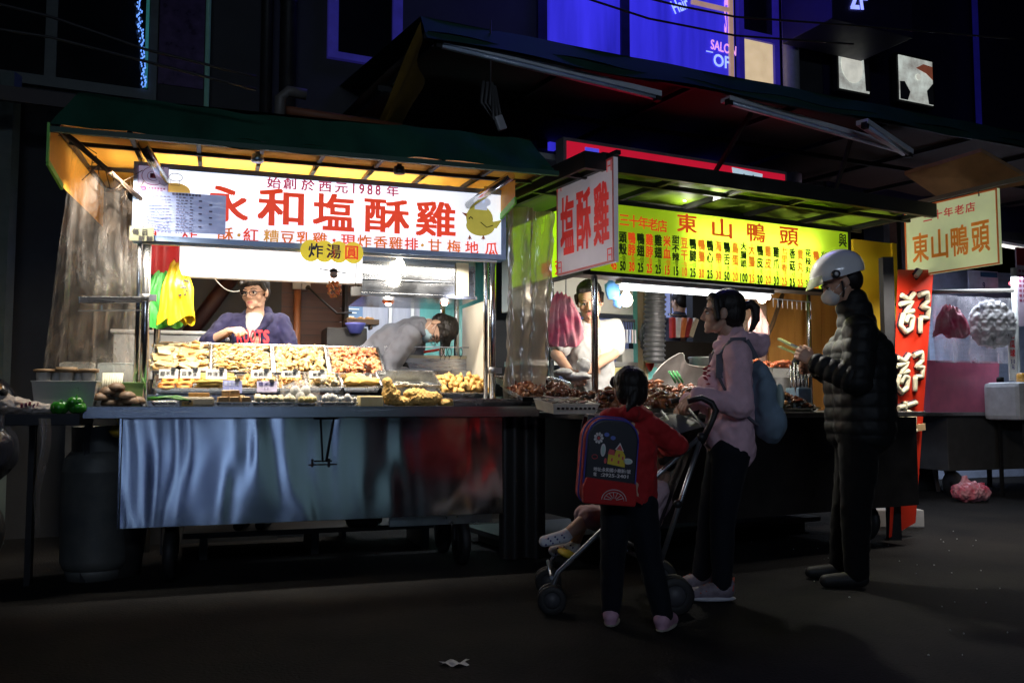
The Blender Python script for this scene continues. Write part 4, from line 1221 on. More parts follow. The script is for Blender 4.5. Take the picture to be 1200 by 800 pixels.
x, w, z, h = tub(38, 112, 446, -.14, .25, 'big milky plastic tub full of king oyster mushrooms', tubm)
mush_cap = mat('mushroom_cap', (.30, .19, .10), .6, 0, .2, 20); mush_stem = mat('mushroom_stem', (.62, .60, .55), .5, 0, .1, 20)
labs = ['king oyster mushroom at the left end of the big tub', 'king oyster mushroom second from the left in the big tub', 'king oyster mushroom in the middle of the big tub', 'king oyster mushroom right of the middle of the big tub', 'king oyster mushroom leaning at the right end of the big tub']
for k in range(5):
 cx = x + w * (.14 + .18 * k); m = MB(); ya = -.08 + .05 * (k % 2); zz = z + h
 m.m = 1; m.lathe([(.0, -.1), (.02, -.1), (.03, -.04), (.036, .03), (.036, .045)], (cx, ya, zz), 14)
 m.m = 0; m.lathe([(.034, .045), (.05, .048 + .01 * (k % 2)), (.052, .058 + .008 * (k % 3)), (.03, .064), (.0, .056)], (cx, ya, zz), 16)
 single('king_oyster_mushroom', labs[k], 'mushroom', m, [mush_cap, mush_stem], A.sub((0, 0, 0)), (cx, ya, zz - .1), 'king oyster mushrooms in the big tub')
def lidbox(px0, px1, py0, py1, v, label):
 a = A.at(px0, py1, v); b = A.at(px1, py0, v)
 t = Thing('lidded_box', label, 'plastic box', A, ((a.x + b.x) / 2, v, TZ))
 w = b.x - a.x; zb = A.at(px0, py1 + 5, v).z
 T = tray_mesh(w, .16, zb - TZ + .0, .004, .008, .015); T.v = [(p[0] + a.x, p[1] + v - .16, p[2] + TZ) for p in T.v]; t.part('box', T, tubm)
 m = MB()
 m.sheet(lambda i, j: (a.x + w * i, v + .03 * j, zb + (b.z - zb) * j), 6, 4); m.tube([(a.x, v, zb), (a.x + .005, v + .028, b.z - .01), (a.x + .02, v + .03, b.z), (b.x - .02, v + .03, b.z), (b.x - .005, v + .028, b.z - .01), (b.x, v, zb)], .005, 6)
 t.part('lid', m, mat('lid_plastic', (.6, .65, .62), .2, trans=.6, alpha=.7))
 return a.x, b.x, zb
xa, xb, zb = lidbox(68, 112, 425, 447, .26, 'open lidded box behind the king oyster mushrooms')
xa, xb, zb = lidbox(113, 159, 426, 450, .14, 'open lidded box of pale cabbage and white sticks beside the left post')
m = MB()
for k in range(46):
 cx = xa + (xb - xa) * random.uniform(.08, .9); y = random.uniform(.0, .12)
 m.tube([(cx, y - .03, zb - .02), (cx + random.uniform(-.02, .02), y + .03, zb + .025)], .006, 6)
single('bamboo_shoot_sticks', 'pale cream vegetable sticks in the open lidded box', 'vegetables', m, food('shoot', (.62, .58, .34), (.8, .78, .58), .5, .1), A, (xa, 0, zb), kind='stuff')
a = A.at(118, 457, -.04); b = A.at(143, 437, -.04)
for k in range(9):
 cx = a.x + (b.x - a.x) * (k + .5) / 9; m = MB(); m.tube([(cx, -.04, max(TZ, a.z)), (cx + .004, -.01, b.z)], .007, 7)
 single('white_stick', 'white vegetable stick standing in a row before the lidded box', 'vegetable stick', m, food('white_stick', (.7, .68, .5), (.84, .83, .7), .4, .1), A, (cx, -.04, a.z), 'white sticks in a row before the lidded box')
x2, w2, z2, h2 = tub(145, 168, 448, -.03, .12, 'small tub of pale green soup and a yellow pepper beside the left post', mat('green_tub', (.35, .62, .22), .3, trans=.3))
shi = mat('shiitake', (.10, .055, .03), .5, 0, .3, 12, c2=(.24, .16, .10), bump=.3, bs=20)
spots = [(117, 466, -.16), (126, 459, -.13), (139, 462, -.17), (149, 464, -.14), (128, 472, -.2), (143, 473, -.2), (153, 470, -.17), (136, 454, -.1), (160, 470, -.1)]
for k, (px, py, v) in enumerate(spots):
 q = A.at(px, py, -.08); s = .8 if k in (4, 5, 7) else 1
 m = MB(); m.lathe([(.0, .028), (.02, .026), (.038, .014), (.046, -.004), (.040, -.014), (.01, -.008)], (q.x, q.y + .02 * (k % 3), q.z), 18)
 single('shiitake_mushroom', 'brown shiitake mushroom in the pile left of the cart corner', 'mushroom', m, shi, A, q, 'shiitake mushrooms in a pile')
gp = mat('pepper_green', (.03, .22, .02), .2, 0, .3, 12, coat=.5)
for k, (px, py) in enumerate(((70, 470), (88, 464), (91, 472))):
 q = A.at(px, py, -.18); m = MB()
 for s in range(4):
  t_ = s * 1.57 + k; m.ell((q.x + .016 * math.cos(t_), q.y + .016 * math.sin(t_), TZ + .03 + (.028 if k == 1 else 0)), (.030, .026, .03 if k else .034), (0, 0, 0), 2)
 m.tube([(q.x, q.y, TZ + .05), (q.x + .01, q.y - .01, TZ + .07 + (.028 if k == 1 else 0))], .005, 6)
 single('green_pepper', ('green pepper lying alone at the left before the big tub', 'green pepper lying on top of another before the big tub', 'green pepper lying under another before the big tub')[k], 'pepper', m, gp, A, (q.x, q.y, TZ), 'green peppers before the big tub')
a = A.at(36, 470, -.15)
t = Thing('bread_bag', 'clear printed bag of buns lying at the left end of the side table', 'bag', A, (a.x, -.15, TZ))
me = blob([('c', (a.x - .1, -.15, TZ + .045), (a.x + .08, -.15, TZ + .025), .05, .022), ('e', (a.x - .13, -.13, TZ + .07), (.04, .04, .045))], .006, 2, folds(.008, 70, 2))
finish_mesh(me, 'bag_body', mat('bag_body', (.5, .36, .28), .2, 0, .3, 12, coat=.6, bump=.6, bs=30, c2=(.72, .68, .64), dist=.01), t.base)
t.part('bag_body', me, None)
m = MB();
for k in range(5): m.obox((a.x - .03 + .018 * k, -.205, TZ + .04 + .006 * (k % 3)), (.012, .003, .02), (.3, 0, .4 * k))
t.part('print', m, mat('print_navy', (.04, .05, .25), .4, c2=(.6, .08, .04), vs=60))
m = MB(); m.ell((a.x - .12, -.17, TZ + .11), (.022, .02, .018), None, 2, noise_=.3); t.part('twist_tie', m, black_rubber)
# ------------------------------------------------------------------ gas cylinder
q = A.sub((0, 0, 0)); gx, gy = -.46 * 1.0, -.12
gq = WD.atz(92, 684, 0.0)
gF = WD
cyl = Thing('gas_cylinder', 'scuffed tall grey gas cylinder standing under the side table', 'gas cylinder', WD, (gq.x, gq.y + .19, 0))
c = (gq.x, gq.y + .19, 0)
gr = mat('cylinder_grey', (.10, .115, .12), .55, .3, .35, 4, bump=.2, bs=12, c2=(.24, .24, .22))
m = MB(); m.lathe([(.12, .05), (.17, .06), (.186, .10), (.188, .12), (.188, .60), (.19, .605), (.19, .615), (.188, .62), (.18, .68), (.15, .72), (.10, .745), (.0, .76)], c, 36); cyl.part('tank', m, gr)
m = MB(); m.lathe([(.150, .0), (.152, .0), (.165, .08), (.160, .08), (.150, .0)], c, 36); cyl.part('foot_ring', m, gr)
m = MB(); m.lathe([(.135, .72), (.138, .86), (.142, .865), (.146, .86), (.142, .72)], c, 36); cyl.part('collar', m, gr)
m = MB(); m.lathe([(.02, .75), (.02, .80), (.03, .80), (.03, .83), (.0, .83)], c, 12); m.tube([(c[0], c[1], .81), (c[0] + .08, c[1] + .03, .815)], .012, 8); cyl.part('valve', m, mat('brass', (.5, .38, .14), .4, 1))
m = MB(); m.tube([(c[0] + .08, c[1] + .03, .815), (c[0] + .2, c[1] + .08, .82), (c[0] + .3, c[1] + .3, .7), (c[0] + .4, c[1] + .6, .5)], .01, 8); cyl.part('hose', m, mat('hose_orange', (.5, .16, .03), .5))
q = A.at(139, 505, .12)
m = MB(); m.ell((q.x, q.y, q.z), (.05, .05, .035), None, 2, noise_=.3); m.tube([(q.x, q.y, q.z + .02), (q.x - .01, q.y, .92)], .003, 5)
single('yellow_pouch', 'small yellow pouch hanging under the cart corner beside the gas cylinder', 'pouch', m, mat('pouch_yellow', (.7, .45, .04), .4), A, q)
q = A.at(140, 560, .35)
m = MB(); m.lathe([(.0, 0), (.12, 0), (.15, .28), (.155, .29), (.14, .29), (.11, .02), (0, .02)], (q.x, .45, 0), 24)
single('storage_bucket', 'dark bucket on the ground in the gap beside the gas cylinder', 'bucket', m, mat('bucket_dark', (.06, .06, .055), .5), A, (q.x, .45, 0))
# ------------------------------------------------------------------ ground
asphalt = mat('asphalt', (.012, .012, .014), .95, 0, .5, 1.2, bump=1, bs=70, dist=.01, c2=(.032, .031, .030), spec=.1)
m = MB(); m.add([(-45, -30, 0), (45, -30, 0), (45, 60, 0), (-45, 60, 0)], [(0, 1, 2, 3)])
struct('ground', m, asphalt)
random.seed(21)
m = MB()
for k in range(70):
 x, y = random.uniform(1.6, 3.6), random.uniform(3.2, 7.5)
 s_ = random.uniform(.003, .006)
 m.ell((x, y, .003), (s_, s_ * .7, .004), (0, 0, random.random() * 3), 1)
single('gravel_grains', 'tiny pale stone grains scattered on the asphalt', 'grains', m, mat('grain_pale', (.5, .5, .52), .3), kind='stuff')
q = WD.atz(532, 778, 0.002)
m = MB(); m.sheet(lambda i, j: (q.x + (i - .5) * .1 + .01 * math.sin(j * 9), q.y + (j - .5) * .055 + .008 * math.sin(i * 8), .008 + .006 * math.sin(i * 11 + j * 4)), 10, 6)
single('paper_scrap', 'small pale scrap of paper lying on the dark street', 'litter', m, mat('scrap', (.6, .62, .62), .6), WD, (q.x, q.y, 0))
# ------------------------------------------------------------------ building behind the stalls
WV = 2.3
conc = mat('dark_render', (.035, .038, .045), .75, 0, .35, 1.5, bump=.3, bs=20)
tile_d = mat('dark_tiles', (.05, .04, .07), .4, 0, .4, 9)
bld = Thing('shop_building', 'dark shop building rising behind both food stalls with a blue lit upper floor', 'building', C, (0, WV, 0))
m = MB()
xl = C.at(0, 100, WV).x - 6
xm = 2.1
UZ = 3.1
m.box(xl, 12, WV, WV + .3, UZ, 9.5)
m.box(xl, C.at(655, 400, WV).x, WV, WV + .3, 0, UZ)
m.box(6.4, 7.1, WV, WV + .3, 0, UZ)
bld.part('wall', m, conc)
a = C.at(-160, 100, WV - .04); b = C.at(183, 104, WV - .04); top = C.at(120, -60, WV - .04).z
zz = (C.at(0, 84, WV - .04).z + C.at(183, 107, WV - .04).z) / 2
m = MB()
gx_ = C.at(60, 50, WV - .04).x
frm = mat('window_frame_grey', (.10, .12, .11), .5, .3, .2, 8)
m.box(a.x, b.x, WV - .07, WV - .003, zz - .08, zz); m.box(b.x - .06, b.x, WV - .07, WV - .003, zz, top); m.box(gx_ - .04, gx_ + .04, WV - .06, WV - .003, zz, top)
f_ = bld.part('window', m, frm)
m = MB(); m.box(a.x, gx_ - .045, WV - .03, WV - .012, zz + .003, top); m.box(gx_ + .045, b.x - .065, WV - .03, WV - .012, zz + .003, top)
bld.part('pane', m, mat('dark_glass', (.008, .01, .012), .08, 0, .2, 3, coat=.3), parent=f_)
m = MB(); m.box(b.x - .09, b.x - .066, WV - .055, WV - .034, zz + .02, top - .2)
bld.part('window_edge', m, mat('teal_edge', (.08, .4, .35), .4, emit=.10, ec=(.1, .6, .5)), parent=f_)
q0 = C.at(162, -5, WV - .1); q1 = C.at(169, 102, WV - .1)
m = MB(); random.seed(2)
for k in range(90):
 t_ = k / 89; p = q0.lerp(q1, t_); m.ell((p.x + random.uniform(-.02, .02), p.y, p.z), (.006, .005, .010), n=1)
single('strip_reflection', 'blue beads drawn as an LED strip reflection in the dark upper left window', 'reflection', m, mat('blue_led_reflection', (.1, .25, .9), .4, emit=1.3, ec=(.15, .35, 1)), C, q1)  # glowing beads stand in for an LED strip's reflection in the pane
m = MB(); sl0 = C.at(0, 88, WV - .5); sl1 = C.at(180, 112, WV - .5)
x0 = sl0.x - 1.5; x1 = C.at(195, 115, WV - .4).x
for k in range(34):
 x = x0 + (x1 - x0) * k / 33
 m.obox((x, WV - .42, zz - .26), (.05, .8, .02), (R(18), 0, R(-8)))
m.box(x0, x1, WV - .84, WV - .80, zz - .46, zz - .36)
single('slatted_awning', 'dark slatted awning below the upper left window', 'awning', m, mat('slat_dark', (.06, .05, .05), .6), C, (x0, WV, zz - .4))
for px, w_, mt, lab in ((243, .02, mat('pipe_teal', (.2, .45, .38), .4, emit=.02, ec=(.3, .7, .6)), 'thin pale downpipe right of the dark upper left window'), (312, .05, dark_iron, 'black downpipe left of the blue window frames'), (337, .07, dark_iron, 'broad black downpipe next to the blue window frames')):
 q = C.at(px, 60, WV - .1); m = MB(); m.tube([(q.x, WV - .12, 2.4), (q.x, WV - .12, 8)], w_, 10)
 for z in (3.2, 4.4, 5.6): m.lathe([(w_ + .006, -.02), (w_ + .006, .02)], (q.x, WV - .12, z), 10)
 single('downpipe', lab, 'pipe', m, mt, C, (q.x, WV - .12, 2.4))
m = MB(); a = C.at(188, -20, WV - .012); b = C.at(238, 105, WV - .012); m.box(a.x, b.x, WV - .012, WV - .003, b.z, a.z + .3)
bld.part('tile_strip', m, mat('purple_tiles', (.07, .04, .12), .3, 0, .5, 12))
vio = mat('violet_lit_frame', (.12, .1, .6), .5, emit=.06, ec=(.12, .1, 1))  # frame given a faint glow for the blue light falling on it
a = C.at(396, 62, WV - .04); b = C.at(460, 72, WV - .04)
m = MB(); m.box(a.x - .09, a.x, WV - .05, WV - .003, b.z, b.z + 2); m.box(b.x, b.x + .09, WV - .05, WV - .003, b.z, b.z + 2); m.box(a.x - .09, b.x + .09, WV - .055, WV - .003, b.z - .06, b.z)
f_ = bld.part('window', m, vio)
m = MB(); m.box(a.x + .002, b.x - .002, WV - .02, WV - .008, b.z + .002, b.z + 2); bld.part('pane', m, MATS['dark_glass'], parent=f_)
blue = mat('blue_glow', (.02, .018, .42), .5, emit=.75, c2=(.05, .04, .85), vs=1.2, streak=(3, 1, .25))
a = C.at(644, 40, WV - .05); b = C.at(861, 80, WV - .05); zb_ = 3.45; zt = 7.5
m = MB(); m.box(a.x, b.x, WV - .05, WV - .003, zb_, zt)
bw_ = bld.part('lit_window', m, blue)
m = MB()
for px in (636, 733):
 q = C.at(px, 20, WV - .08); m.box(q.x - .05, q.x + .05, WV - .08, WV - .052, zb_, zt)
bld.part('mullion', m, mat('navy_frame', (.02, .02, .09), .5), parent=bw_)
m = MB(); q = C.at(857, 50, WV - .08); m.box(q.x - .02, q.x + .03, WV - .085, WV - .052, zb_, zt)
bld.part('warm_edge', m, mat('warm_edge', (.6, .4, .25), .5, emit=.35, ec=(.9, .55, .35)), parent=bw_)
q = C.at(832, 6, WV - .09)
m = MB(); m.box(C.at(812, 2, WV - .09).x, C.at(858, 6, WV - .09).x, WV - .087, WV - .052, q.z - .02, q.z + .02); bld.part('warm_edge', m, MATS['warm_edge'], parent=bw_)
led = mat('led_white_blue', (.5, .6, .95), .5, emit=.9, ec=(.45, .6, 1)); ledp = mat('led_pink', (.9, .4, .75), .5, emit=.8, ec=(.95, .45, .9))
LV = WV - .06
def ctext(s, px, py, w, h, mt, rot=0, v=LV):
 q = C.at(px, py, v); m = MB(); m.X = Matrix.Translation((q.x, v, q.z)) @ Matrix.Rotation(rot, 4, 'Y'); m.text(s, 0, 0, w, h, 0, off=.02); bld.part('lettering', m, mt, parent=bw_)
ctext('SALON', 848, 56, .34, .11, ledp, .06); ctext('OF', 846, 72, .22, .14, led, .02); ctext('Hair', 797, 6, .22, .14, led, -.5); ctext('STA', 854, 20, .12, .4, ledp, 0)
m = MB(); q = C.at(832, 61, LV); m.box(q.x - .05, q.x + .04, LV - .002, LV, q.z - .006, q.z + .006); bld.part('lettering', m, led, parent=bw_)
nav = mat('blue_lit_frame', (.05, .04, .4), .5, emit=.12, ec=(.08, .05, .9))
a = C.at(868, 40, WV - .06); b = C.at(908, 60, WV - .06)
m = MB();
zc_ = C.at(888, 90, WV - .06).z; zd = C.at(888, 47, WV - .06).z
for x in (a.x - .02, b.x): m.box(x, x + .07, WV - .06, WV - .003, 3.5, 7)
for z in (zd, zd + .7): m.box(a.x + .052, b.x - .002, WV - .06, WV - .003, z, z + .09)
f_ = bld.part('window', m, nav)
m = MB(); m.box(a.x + .055, b.x - .004, WV - .03, WV - .01, zc_ - .3, zd - .003); bld.part('pane', m, mat('warm_room', (.75, .6, .35), .5, emit=.62, ec=(.95, .72, .42)), parent=f_)
m = MB(); m.box(a.x + .055, b.x - .004, WV - .03, WV - .01, zd + .095, zd + .69); bld.part('pane', m, MATS['dark_glass'], parent=f_)
q = C.at(927, 80, WV - .15); m = MB(); m.tube([(q.x, WV - .15, 3.3), (q.x, WV - .15, 8)], .09, 16)
single('round_column', 'pale round column right of the warm lit window', 'column', m, mat('column_pale', (.42, .42, .5), .5), C, (q.x, WV - .15, 3.3))
a = C.at(972, 60, WV - .02)
m = MB(); m.box(a.x - .1, 12, WV - .02, WV - .004, 3.2, 8.5); bld.part('dark_bay', m, mat('bay_navy', (.012, .01, .05), .6))
def poster(p0, p1, label, fn, name='poster'):
 a = C.at(*p0, WV - .2); b = C.at(*p1, WV - .2)
 t = Thing('lit_poster', label, 'poster', C, ((a.x + b.x) / 2, WV - .2, b.z), 'backlit posters above the awning')
 m = MB(); m.box(a.x - .03, b.x + .03, WV - .19, WV - .12, b.z - .03, a.z + .03); t.part('frame', m, dark_iron)
 m = MB(); m.box(a.x, b.x, WV - .2, WV - .192, b.z, a.z); t.part('picture', m, mat('poster_pale', (.25, .22, .2), .5, emit=.7, c2=(.85, .95, .88), vs=3.2))
 fn(t, a, b)
hair_red = mat('poster_red', (.45, .12, .06), .5, emit=.25, ec=(.5, .14, .08)); hair_dk = mat('poster_dark', (.04, .04, .05), .5, emit=.02); skin_w = mat('poster_skin', (.62, .62, .55), .5, emit=.7, c2=(.85, .84, .74), vs=5)
def f1(t, a, b):
 w, h = b.x - a.x, a.z - b.z; v = WV - .205
 m = MB(); m.ell((a.x + w * .42, v, a.z - h * .42), (w * .36, .002, h * .40), (0, -.2, 0), 3); t.part('picture_face', m, skin_w)
 m = MB()
 m.poly([(a.x + w * .8, a.z - .01), (a.x + w * .98, a.z - .01), (a.x + w * .98, b.z + .02), (a.x + w * .86, b.z + .02)], v - .004, v - .002); t.part('picture_hair', m, hair_dk)
def f2(t, a, b):
 w, h = b.x - a.x, a.z - b.z; v = WV - .205
 m = MB(); m.poly([(a.x + w * .5, a.z - h * .22), (a.x + w * .72, a.z - h * .1), (a.x + w - .004, a.z - h * .12), (a.x + w - .004, a.z - h * .42), (a.x + w * .8, a.z - h * .3)], v, v + .003); t.part('picture_hair', m, hair_red)
 m = MB(); m.poly([(a.x + .004, b.z + .004), (a.x + w * .22, b.z + .004), (a.x + w * .3, b.z + h * .2), (a.x + w * .14, b.z + h * .42), (a.x + .004, b.z + h * .4)], v - .003, v); m.poly([(a.x + w * .85, b.z + .004), (a.x + w - .004, b.z + .004), (a.x + w - .004, b.z + h * .5), (a.x + w * .8, b.z + h * .3)], v - .003, v); t.part('picture_coat', m, hair_dk)
 m = MB(); m.ell((a.x + w * .55, v - .006, a.z - h * .42), (w * .07, .001, h * .07), None, 2); t.part('picture_face', m, skin_w)
poster((983, 55), (1019, 110), 'backlit poster of a pale face above the awning, nearer the round column', f1)
poster((1053, 64), (1094, 124), 'backlit poster with red hair and a pale dress above the awning', f2)
q = C.at(1003, 12, WV - 1.0)
t = Thing('projecting_sign', 'dark projecting sign with glowing blue LED characters at the top right', 'sign', C, q)
m = MB(); m.box(q.x - .35, q.x + .8, WV - 1.02, WV - .3, q.z - .16, q.z + .9); t.part('box', m, mat('sign_navy', (.02, .015, .06), .5), bevel=.01)
m = MB(); m.X = Matrix.Translation((q.x - .02, WV - 1.03, q.z + .08)) @ Matrix.Rotation(R(-8), 4, 'Y'); m.text('2F', .03, .03, .26, .24, 0, .03); t.part('lettering', m, mat('led_blue', (.3, .35, 1), .5, emit=1.6, ec=(.25, .3, 1)))
lamp('AREA', (2.6, WV - .9, 6.5), 30, (.1, .08, 1), 2.5, sy=1.0, rot=(R(-25), 0, 0), F=C, name='blue_wash')
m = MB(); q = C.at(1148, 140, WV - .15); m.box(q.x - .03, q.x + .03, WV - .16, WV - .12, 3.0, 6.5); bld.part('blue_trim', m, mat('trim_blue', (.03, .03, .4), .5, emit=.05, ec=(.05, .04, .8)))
for k, (p0, p1, lab) in enumerate((((-40, 8), (1250, 200), 'lowest sagging cable'), ((-40, 18), (900, 75), 'middle sagging cable'), ((640, -20), (1240, 48), 'upper cable across the blue window'), ((680, -30), (1230, 60), 'topmost cable'))):
 pass
def wire(pts, lab, r=.011):
 P3 = [C.at(px, py, -.9 + .0 * i) for i, (px, py) in enumerate(pts)]
 o_ = []
 for i in range(len(P3) - 1):
  for k in range(8): o_.append(P3[i].lerp(P3[i + 1], k / 8))
 o_.append(P3[-1])
 m = MB(); m.tube(o_, r * .6, 6); single('overhead_cable', lab, 'cable', m, black_rubber, C, o_[0], 'cables crossing before the facade')
wire([(-30, 30), (60, 44), (170, 72), (300, 105)], 'lower black cable crossing the upper left window')
wire([(-30, -2), (60, 20), (170, 58), (300, 90)], 'upper black cable crossing the upper left window')
wire([(680, -4), (760, 22), (862, 42), (1000, 52)], 'lower black cable crossing the blue lit window')
wire([(750, -4), (800, 8), (862, 20), (1000, 30), (1190, 46)], 'upper black cable crossing the blue lit window')
# ------------------------------------------------------------------ upper awning
ug = mat('awning_green', (.012, .052, .04), .6, 0, .3, 2, bump=.3, bs=10)
un = mat('awning_brown', (.05, .028, .02), .7, 0, .25, 1.5)
uw = Thing('upper_awning', 'large dark green awning of the building above both stalls with a brown underside', 'awning', C, (2, 0, 3.2))
a = C.at(500, 14, 0); b = C.at(1230, 145, 0); ab = C.at(640, 92, 0).z; zt_ = C.at(760, 62, 0).z; zt0 = C.at(620, 34, 0).z
zA = (zt_ + zt0) / 2
zbm = zA - .19
print('awning', a, b, zA, ab)
m = MB()
m.sheet(lambda i, j: (a.x + (8.6 - a.x) * i, -.0 + .12 * j + .01 * math.sin(i * 50), zbm + (zA - zbm) * j + .015 * math.sin(i * 31) * (1 - j)), 80, 4)
m.sheet(lambda i, j: (a.x + (8.6 - a.x) * i, .12 + (WV - .12) * j, zA + .25 * j), 4, 2)
uw.part('valance', m, ug)
m = MB(); m.sheet(lambda i, j: (a.x + .02 + (8.6 - a.x) * i, .03 + (WV - .05) * j, zbm + .06 + .12 * j + .012 * math.sin(i * 60)), 60, 4)
uw.part('underside', m, un)
m = MB()
for k in range(9):
 x = a.x + .1 + 1.02 * k; m.bar((x, .04, zbm + .03), (x, WV, zbm + .12), .03, .04)
for v in (.06, 1.1): m.bar((a.x, v, zbm + .03), (8.6, v, zbm + .03), .03, .04)
uw.part('awning_frame', m, dark_iron)
m = MB(); c0 = C.at(770, 100, .0)
m.bar((C.at(800, 170, 1.2).x, 1.2, 2.6), (C.at(880, 120, .3).x, .3, zbm), .03, .03); m.bar((C.at(960, 190, 1.2).x, 1.2, 2.6), (C.at(1000, 140, .3).x, .3, zbm), .03, .03)
uw.part('brace', m, dark_iron)
a1 = C.at(492, 30, .05);
m = MB(); p0 = C.at(493, 25, .1); p1 = C.at(440, 150, .9); p2 = C.at(466, 150, .9); p3 = C.at(493, 105, .1)
m.sheet(lambda i, j: tuple((p0.lerp(p1, j)).lerp(p3.lerp(p2, j), i) + Vector((.02 * math.sin(i * 9), .03 * math.sin(i * 12 + j * 6), 0))), 14, 14)
single('tarp_flap', 'dull yellow tarpaulin flap hanging at the left end of the upper awning', 'tarpaulin', m, mat('tarp_ochre', (.22, .13, .02), .6), C, p2)
def dead_tube(px0, py0, px1, py1, v0, v1, lab):
 p0 = C.at(px0, py0, v0); p1 = C.at(px1, py1, v1)
 t = Thing('tube_fixture', lab, 'lamp fixture', C, (p0 + p1) / 2, 'unlit tube fixtures under the upper awning')
 m = MB(); m.bar(p0, p1, .10, .04); t.part('housing', m, mat('housing_pale', (.62, .68, .76), .35, .1, .1, 4))
 d = (p1 - p0).normalized(); off = Vector((0, -.02, -.03))
 m = MB(); m.tube([p0 + off + d * .03, p1 + off - d * .03], .014, 8); t.part('tube', m, mat('tube_glass', (.5, .6, .75), .15, coat=1))
 m = MB(); m.bar(p0 + off, p0 + off + d * .04, .05, .05); m.bar(p1 + off, p1 + off - d * .04, .05, .05); t.part('end_cap', m, dark_iron)
dead_tube(509, 48, 771, 112, .1, .15, 'long unlit tube fixture under the left part of the upper awning')
dead_tube(850, 116, 1061, 176, .1, .35, 'long unlit tube fixture under the right part of the upper awning')
dead_tube(1010, 143, 1064, 179, .0, .25, 'short slanted unlit tube fixture at the right of the upper awning')
q = C.at(575, 100, .1)
t = Thing('hanging_plug', 'bundled cable with a pale plug hanging under the upper awning', 'cable', C, q)
m = MB(); m.tube([q + Vector((0, 0, .45)), q + Vector((0, 0, .0))], .006, 6)
for s in (-.03, .0, .03): m.tube([q + Vector((s - .02, 0, .02)), q + Vector((s - .03, .02, -.12)), q + Vector((s + .05, 0, -.24)), q + Vector((s * .3 + .02, 0, .0))], .012, 7)
t.part('cable', m, mat('cable_grey', (.06, .06, .06), .5))
m = MB(); m.obox(q + Vector((.07, 0, -.25)), (.06, .04, .1), (0, -.4, 0)); t.part('plug', m, mat('plug_pale', (.4, .4, .42), .4), bevel=.01)
m = MB(); p0 = A.at(325, 128, .4); p1 = A.at(470, 150, .6); m.tube([p0, p1], .03, 10)
single('orange_conduit', 'dull orange conduit lying behind the top of the green canopy', 'pipe', m, mat('conduit_orange', (.2, .07, .03), .6), A, p0)
m = MB(); p0 = A.at(328, 130, .3); m.tube([p0 + Vector((0, 0, -.1)), p0 + Vector((0, 0, .08)), p0 + Vector((.05, 0, .13)), p0 + Vector((.16, 0, .12))], .035, 12)
single('bent_pipe', 'dim bent pipe elbow standing behind the green canopy', 'pipe', m, mat('pipe_dim', (.12, .11, .1), .5), A, p0)
# ------------------------------------------------------------------ shops across the street, behind the viewer
opp = Thing('opposite_shops', 'row of lit shops across the street behind the viewer', 'building', WD, (3, -5, 0))
m = MB(); m.box(-14, 18, -5.4, -5.1, 0, 7); opp.part('wall', m, conc)
def glowpane(x0, x1, z0, z1, c, e, nm):
 m = MB(); m.box(x0, x1, -5.1, -5.04, z0, z1); p = opp.part('shop_window', m, mat('opp_' + nm, c, .5, emit=e, ec=c))
 m = MB()
 for x in (x0 - .06, (x0 + x1) / 2 - .03, x1): m.box(x, x + .06, -5.09, -5.0, z0 - .002, z1 + .06)
 m.box(x0 - .06, x1 + .06, -5.095, -5.0, z1 + .062, z1 + .14)
 opp.part('window_frame', m, dark_iron, parent=p)
glowpane(-.6, 2.9, 0.02, 1.5, (.025, .06, .26), .09, 'blue')
glowpane(3.0, 4.5, 0.02, 1.5, (.30, .50, .55), .34, 'teal')
glowpane(5.4, 5.55, .02, 1.5, (.7, .5, .5), .5, 'pinkish')
for x, w_, e in ((.25, .12, 6.5), (1.75, .14, 7.5), (2.15, .06, 6)):
 m = MB(); m.box(x, x + w_, -4.98, -4.92, .05, 1.9); opp.part('light_column', m, mat('opp_column_%d' % int(x * 100), (.5, .7, 1), .5, emit=e * .55, ec=(.5, .7, 1)))
m = MB(); m.box(7.6, 7.8, -4.98, -4.9, .6, 1.5); opp.part('red_sign', m, mat('opp_red', (.8, .03, .03), .5, emit=1.0, ec=(.9, .03, .02)))
lamp('AREA', (1.2, -4.8, 4.2), 19, (.68, .8, 1), 5, sy=.6, rot=(R(80), 0, 0), name='street_fill', spread=R(70))  # added fill aimed at the stalls from across the street, no fitting
# ------------------------------------------------------------------ stall B : braised duck
blackm = mat('black_fascia', (.012, .012, .013), .5, 0, .3, 6)
bc = Thing('duck_cart', 'dark food cart of the braised duck stall behind the child', 'food cart', B, (1.2, .3, 0))
m = MB(); m.box(-.1, 2.5, -.32, -.30, .28, .90); bc.part('front_panel', m, mat('dark_panel', (.10, .10, .105), .35, .9, .2, 5, lowbump=.006, lowscale=(2, 1, 1)), bevel=.003)
m = MB(); m.box(-.25, 2.55, -.36, .95, .905, .94); bc.part('counter_top', m, steel_dull, bevel=.004)
m = MB(); m.box(-.08, -.06, -.298, .9, .28, .9); m.box(2.48, 2.5, -.298, .9, .28, .9); m.box(-.06, 2.48, .88, .9, .28, .9); bc.part('cabinet', m, blackm)
for x in (.15, 2.3):
 m = MB(); m.lathe([(.02, -.03), (.13, -.03), (.15, 0), (.13, .03), (.02, .03)], (x, 0, .15), 20, 'X'); m.box(x - .02, x + .02, -.02, .02, .15, .3); bc.part('wheel', m, black_rubber)
for (px, v, r) in ((697, 0, .021), (646, .75, .02), (948, 1.0, .022)):
 u = B.at(px, 400, v).x; m = MB(); m.tube([(u, v, .94), (u, v, 2.32)], r, 14); bc.part('post', m, post_steel)
uR2 = B.at(997, 300, 0).x
m = MB()
rz = B.at(850, 215, -.5).z
c0 = B.at(668, 180, -.45); c1 = B.at(1065, 235, -.3)
zt5_ = B.at(860, 204, -.4).z
